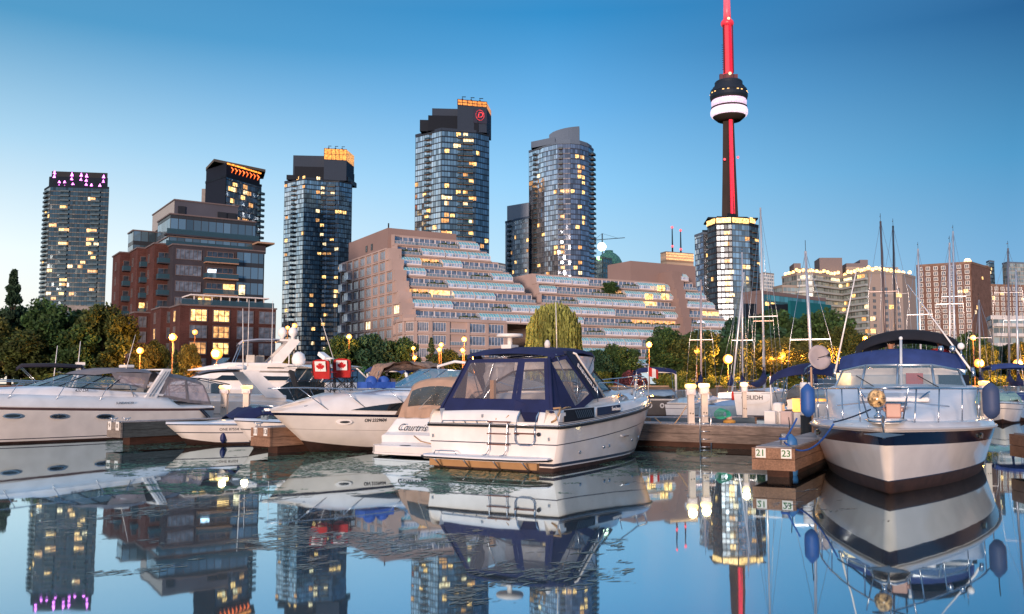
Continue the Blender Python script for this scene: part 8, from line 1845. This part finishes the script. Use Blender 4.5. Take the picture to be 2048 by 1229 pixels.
# ================================================================ LAMPS
LAMP = mat('sodium globe', (1,.5,.2), .5, emis=(1.0,.28,.022), es=2.3, var=0); LAMP2 = mat('small sodium globe', (1,.5,.2), .5, emis=(1.0,.36,.06), es=1.8, var=0)
def lamp(label, px, py, D, rad_px=5, e=900, m=None, arm=False, zb=1.5):
    q = G(px, D); z = ZP(py, D); r_ = rad_px*1.5*D/FPX; r = thing('street_lamp', label, 'street lamp', (q.x, q.y, zb), 0, 'sodium lamps along the promenade')
    b = MB(); b.lathe([(.09,0),(.07,.5),(.05,z-zb-r_)], (0,0,0), 8); b.obj('post', mat('brown lamp post', (.16,.09,.05), .6), r)
    b = MB(); b.ball((0,0,z-zb), r_, 14, 10); b.obj('globe', m or LAMP, r); b = MB(); b.lathe([(r_*.5,0),(r_*.55,.06),(.02,.16)], (0,0,z-zb+r_*.93), 10); b.obj('cap', BLACK, r)
    if e:
        L_ = bpy.data.lights.new('lamp_light', 'POINT'); L_.energy = e*1.9; L_.color = (1,.36,.07); L_.shadow_soft_size = .3; o = bpy.data.objects.new('lamp_light', L_); C.objects.link(o); o.parent = r; o.location = (0,-r_-.35,z-zb)
for a in [('largest glowing street lamp in front of the brick building podium',432,708,118.6,7.5,3200), ('glowing street lamp above the grey camper canvas, left of the largest one',343,675,119,5,2200), ('low glowing lamp left of the whip antenna on the long express cruiser',278,702,118.8,4.5,1500),
          ('small lamp before the right windows of the brick podium',387,665,150,3.5,300), ('big orange street lamp rising from the hedge mounds',1457,719,118.7,6.5,4200), ('orange lamp in front of the dark tree right of the red flag',1299,690,118.8,4,900),
          ('small orange lamp left of the big orange lamp',1394,703,118.9,3,500), ('leftmost globe lamp in the amber lit olive tree',1542,718,117.6,3,700), ('second globe lamp in the amber lit olive tree',1563,713,117.4,4,1000), ('globe lamp in the tree left of the satellite dish',1604,712,117.4,4,1000),
          ('globe lamp in the tree right of the satellite dish',1656,711,117.4,3.5,1000), ('bright lamp low behind the trawler mast',1688,725,117.3,5,2200), ('yellow lamp glowing in the tree right of the black bimini',1960,727,117.5,6,2600), ('bright lamp at the right edge',2038,728,117.5,6,2600),
          ('lamp low behind the navy canvas roof, left of the aft window',948,716,118.5,4.5,1200), ('small amber lamp before the curved base of the terraced building',928,679,119,3.5,400), ('lower small amber lamp before the curved base of the terraced building',925,701,119,3,300), ('small lamp at the top of the dark trees before the terraced end wall',697,674,119,3.5,400),
          ('amber lamp beside the small dark conifer',882,690,118.6,3,300), ('amber lamp low beside the small dark conifer',878,700,118.5,3,300), ('amber lamp on a pole before the slim tower base',587,652,160,3.5,200), ('left lamp of the trio before the slim tower base',573,656,160,2.6,100), ('pale lamp below the curved condominium left part',1733,677,118.7,3,300), ('pale lamp below the curved condominium right part',1743,679,118.8,3,300),
          ('pale lamp right of the black bimini top',1950,676,118.8,3.5,400), ('small lamp behind the tan bimini',829,716,118.5,3,300), ('small lamp on the pole left of the conifer',826,697,118.7,2.5,200)]: lamp(*a, m=LAMP if a[4] > 4 else LAMP2)
# ================================================================ floating weed
def weed():
    rs = np.random.default_rng(5)
    def noise(x, y, sc, seed):
        r2 = np.random.default_rng(seed); g = r2.random((64,64)); u = (x/sc) % 63; v = (y/sc) % 63; i = u.astype(int); j = v.astype(int); fu, fv = u-i, v-j; fu = fu*fu*(3-2*fu); fv = fv*fv*(3-2*fv)
        return (g[i,j]*(1-fu)+g[i+1,j]*fu)*(1-fv)+(g[i,j+1]*(1-fu)+g[i+1,j+1]*fu)*fv
    m1 = mat('green duckweed', (.08,.19,.10), .6, var=.5, vs=2.5); m2 = mat('dark drifting weed', (.17,.18,.14), .25, var=.5, vs=4)
    def make(nm, lab, n, region, thr, size, m, seed, flat=3.0, z=.004, sc=1.0, keep=1):
        px = rs.uniform(region[0], region[1], n); py = rs.uniform(region[2], region[3], n); D = HCAM*FPX/(py-HORZ); X = (px-CXP)*D/FPX
        v = .5*noise(X+100, D*.6+50, 2.2*sc, seed)+.3*noise(X+300, D*.8, .7*sc, seed+1)+.2*noise(X+500, D, .22*sc, seed+2); k = (v > thr) & (rs.random(n) < keep*np.clip((v-thr)*14, .08, 1)); X, D = X[k], D[k]; n = len(X)
        s = size*(.4+rs.random(n)**2*1.6)*(D/20)**.3; a = rs.random(n)*PI; K = 6; V = np.zeros((n,K,3)); 
        for q in range(K):
            t = 2*PI*q/K; rr = s*(.6+.6*rs.random(n)); ex_, ey_ = rr*np.cos(t)*flat**.5, rr*np.sin(t)/flat**.5; V[:,q,0] = X+ex_*np.cos(a*.35)-ey_*np.sin(a*.35); V[:,q,1] = D+ex_*np.sin(a*.35)+ey_*np.cos(a*.35); V[:,q,2] = z+.0005*rs.random(n)
        me = bpy.data.meshes.new(nm); me.vertices.add(n*K); me.vertices.foreach_set('co', V.astype(np.float32).ravel()); me.loops.add(n*K); me.loops.foreach_set('vertex_index', np.arange(n*K, dtype=np.int32)); me.polygons.add(n); me.polygons.foreach_set('loop_start', np.arange(0,n*K,K, dtype=np.int32)); me.update(calc_edges=True); me.materials.append(m)
        o = bpy.data.objects.new(nm, me); C.objects.link(o); tag(o, lab, 'water weed', kind='stuff')
    make('duckweed', 'green duckweed drifting between the left and centre boats', 90000, (220,900,878,985), .50, .022, m1, 1, keep=.6)
    make('duckweed', 'green duckweed round the stern of the navy canvas cruiser and the walkway', 70000, (860,1520,890,985), .53, .02, m1, 4, keep=.5)
    make('duckweed', 'weed fragments scattered over the open foreground water', 60000, (100,950,985,1228), .58, .032, m2, 7, 5, sc=1.3, keep=.30)
    make('duckweed', 'weed fragments floating before the finger dock and navy banded cruiser', 50000, (900,2048,960,1228), .60, .032, m2, 12, 5, sc=1.3, keep=.25)
    make('duckweed', 'pale weed patch floating below the boarding ladder', 5000, (1350,1450,897,912), .45, .02, mat('pale weed', (.28,.24,.10), .7, var=.3), 20)
weed()
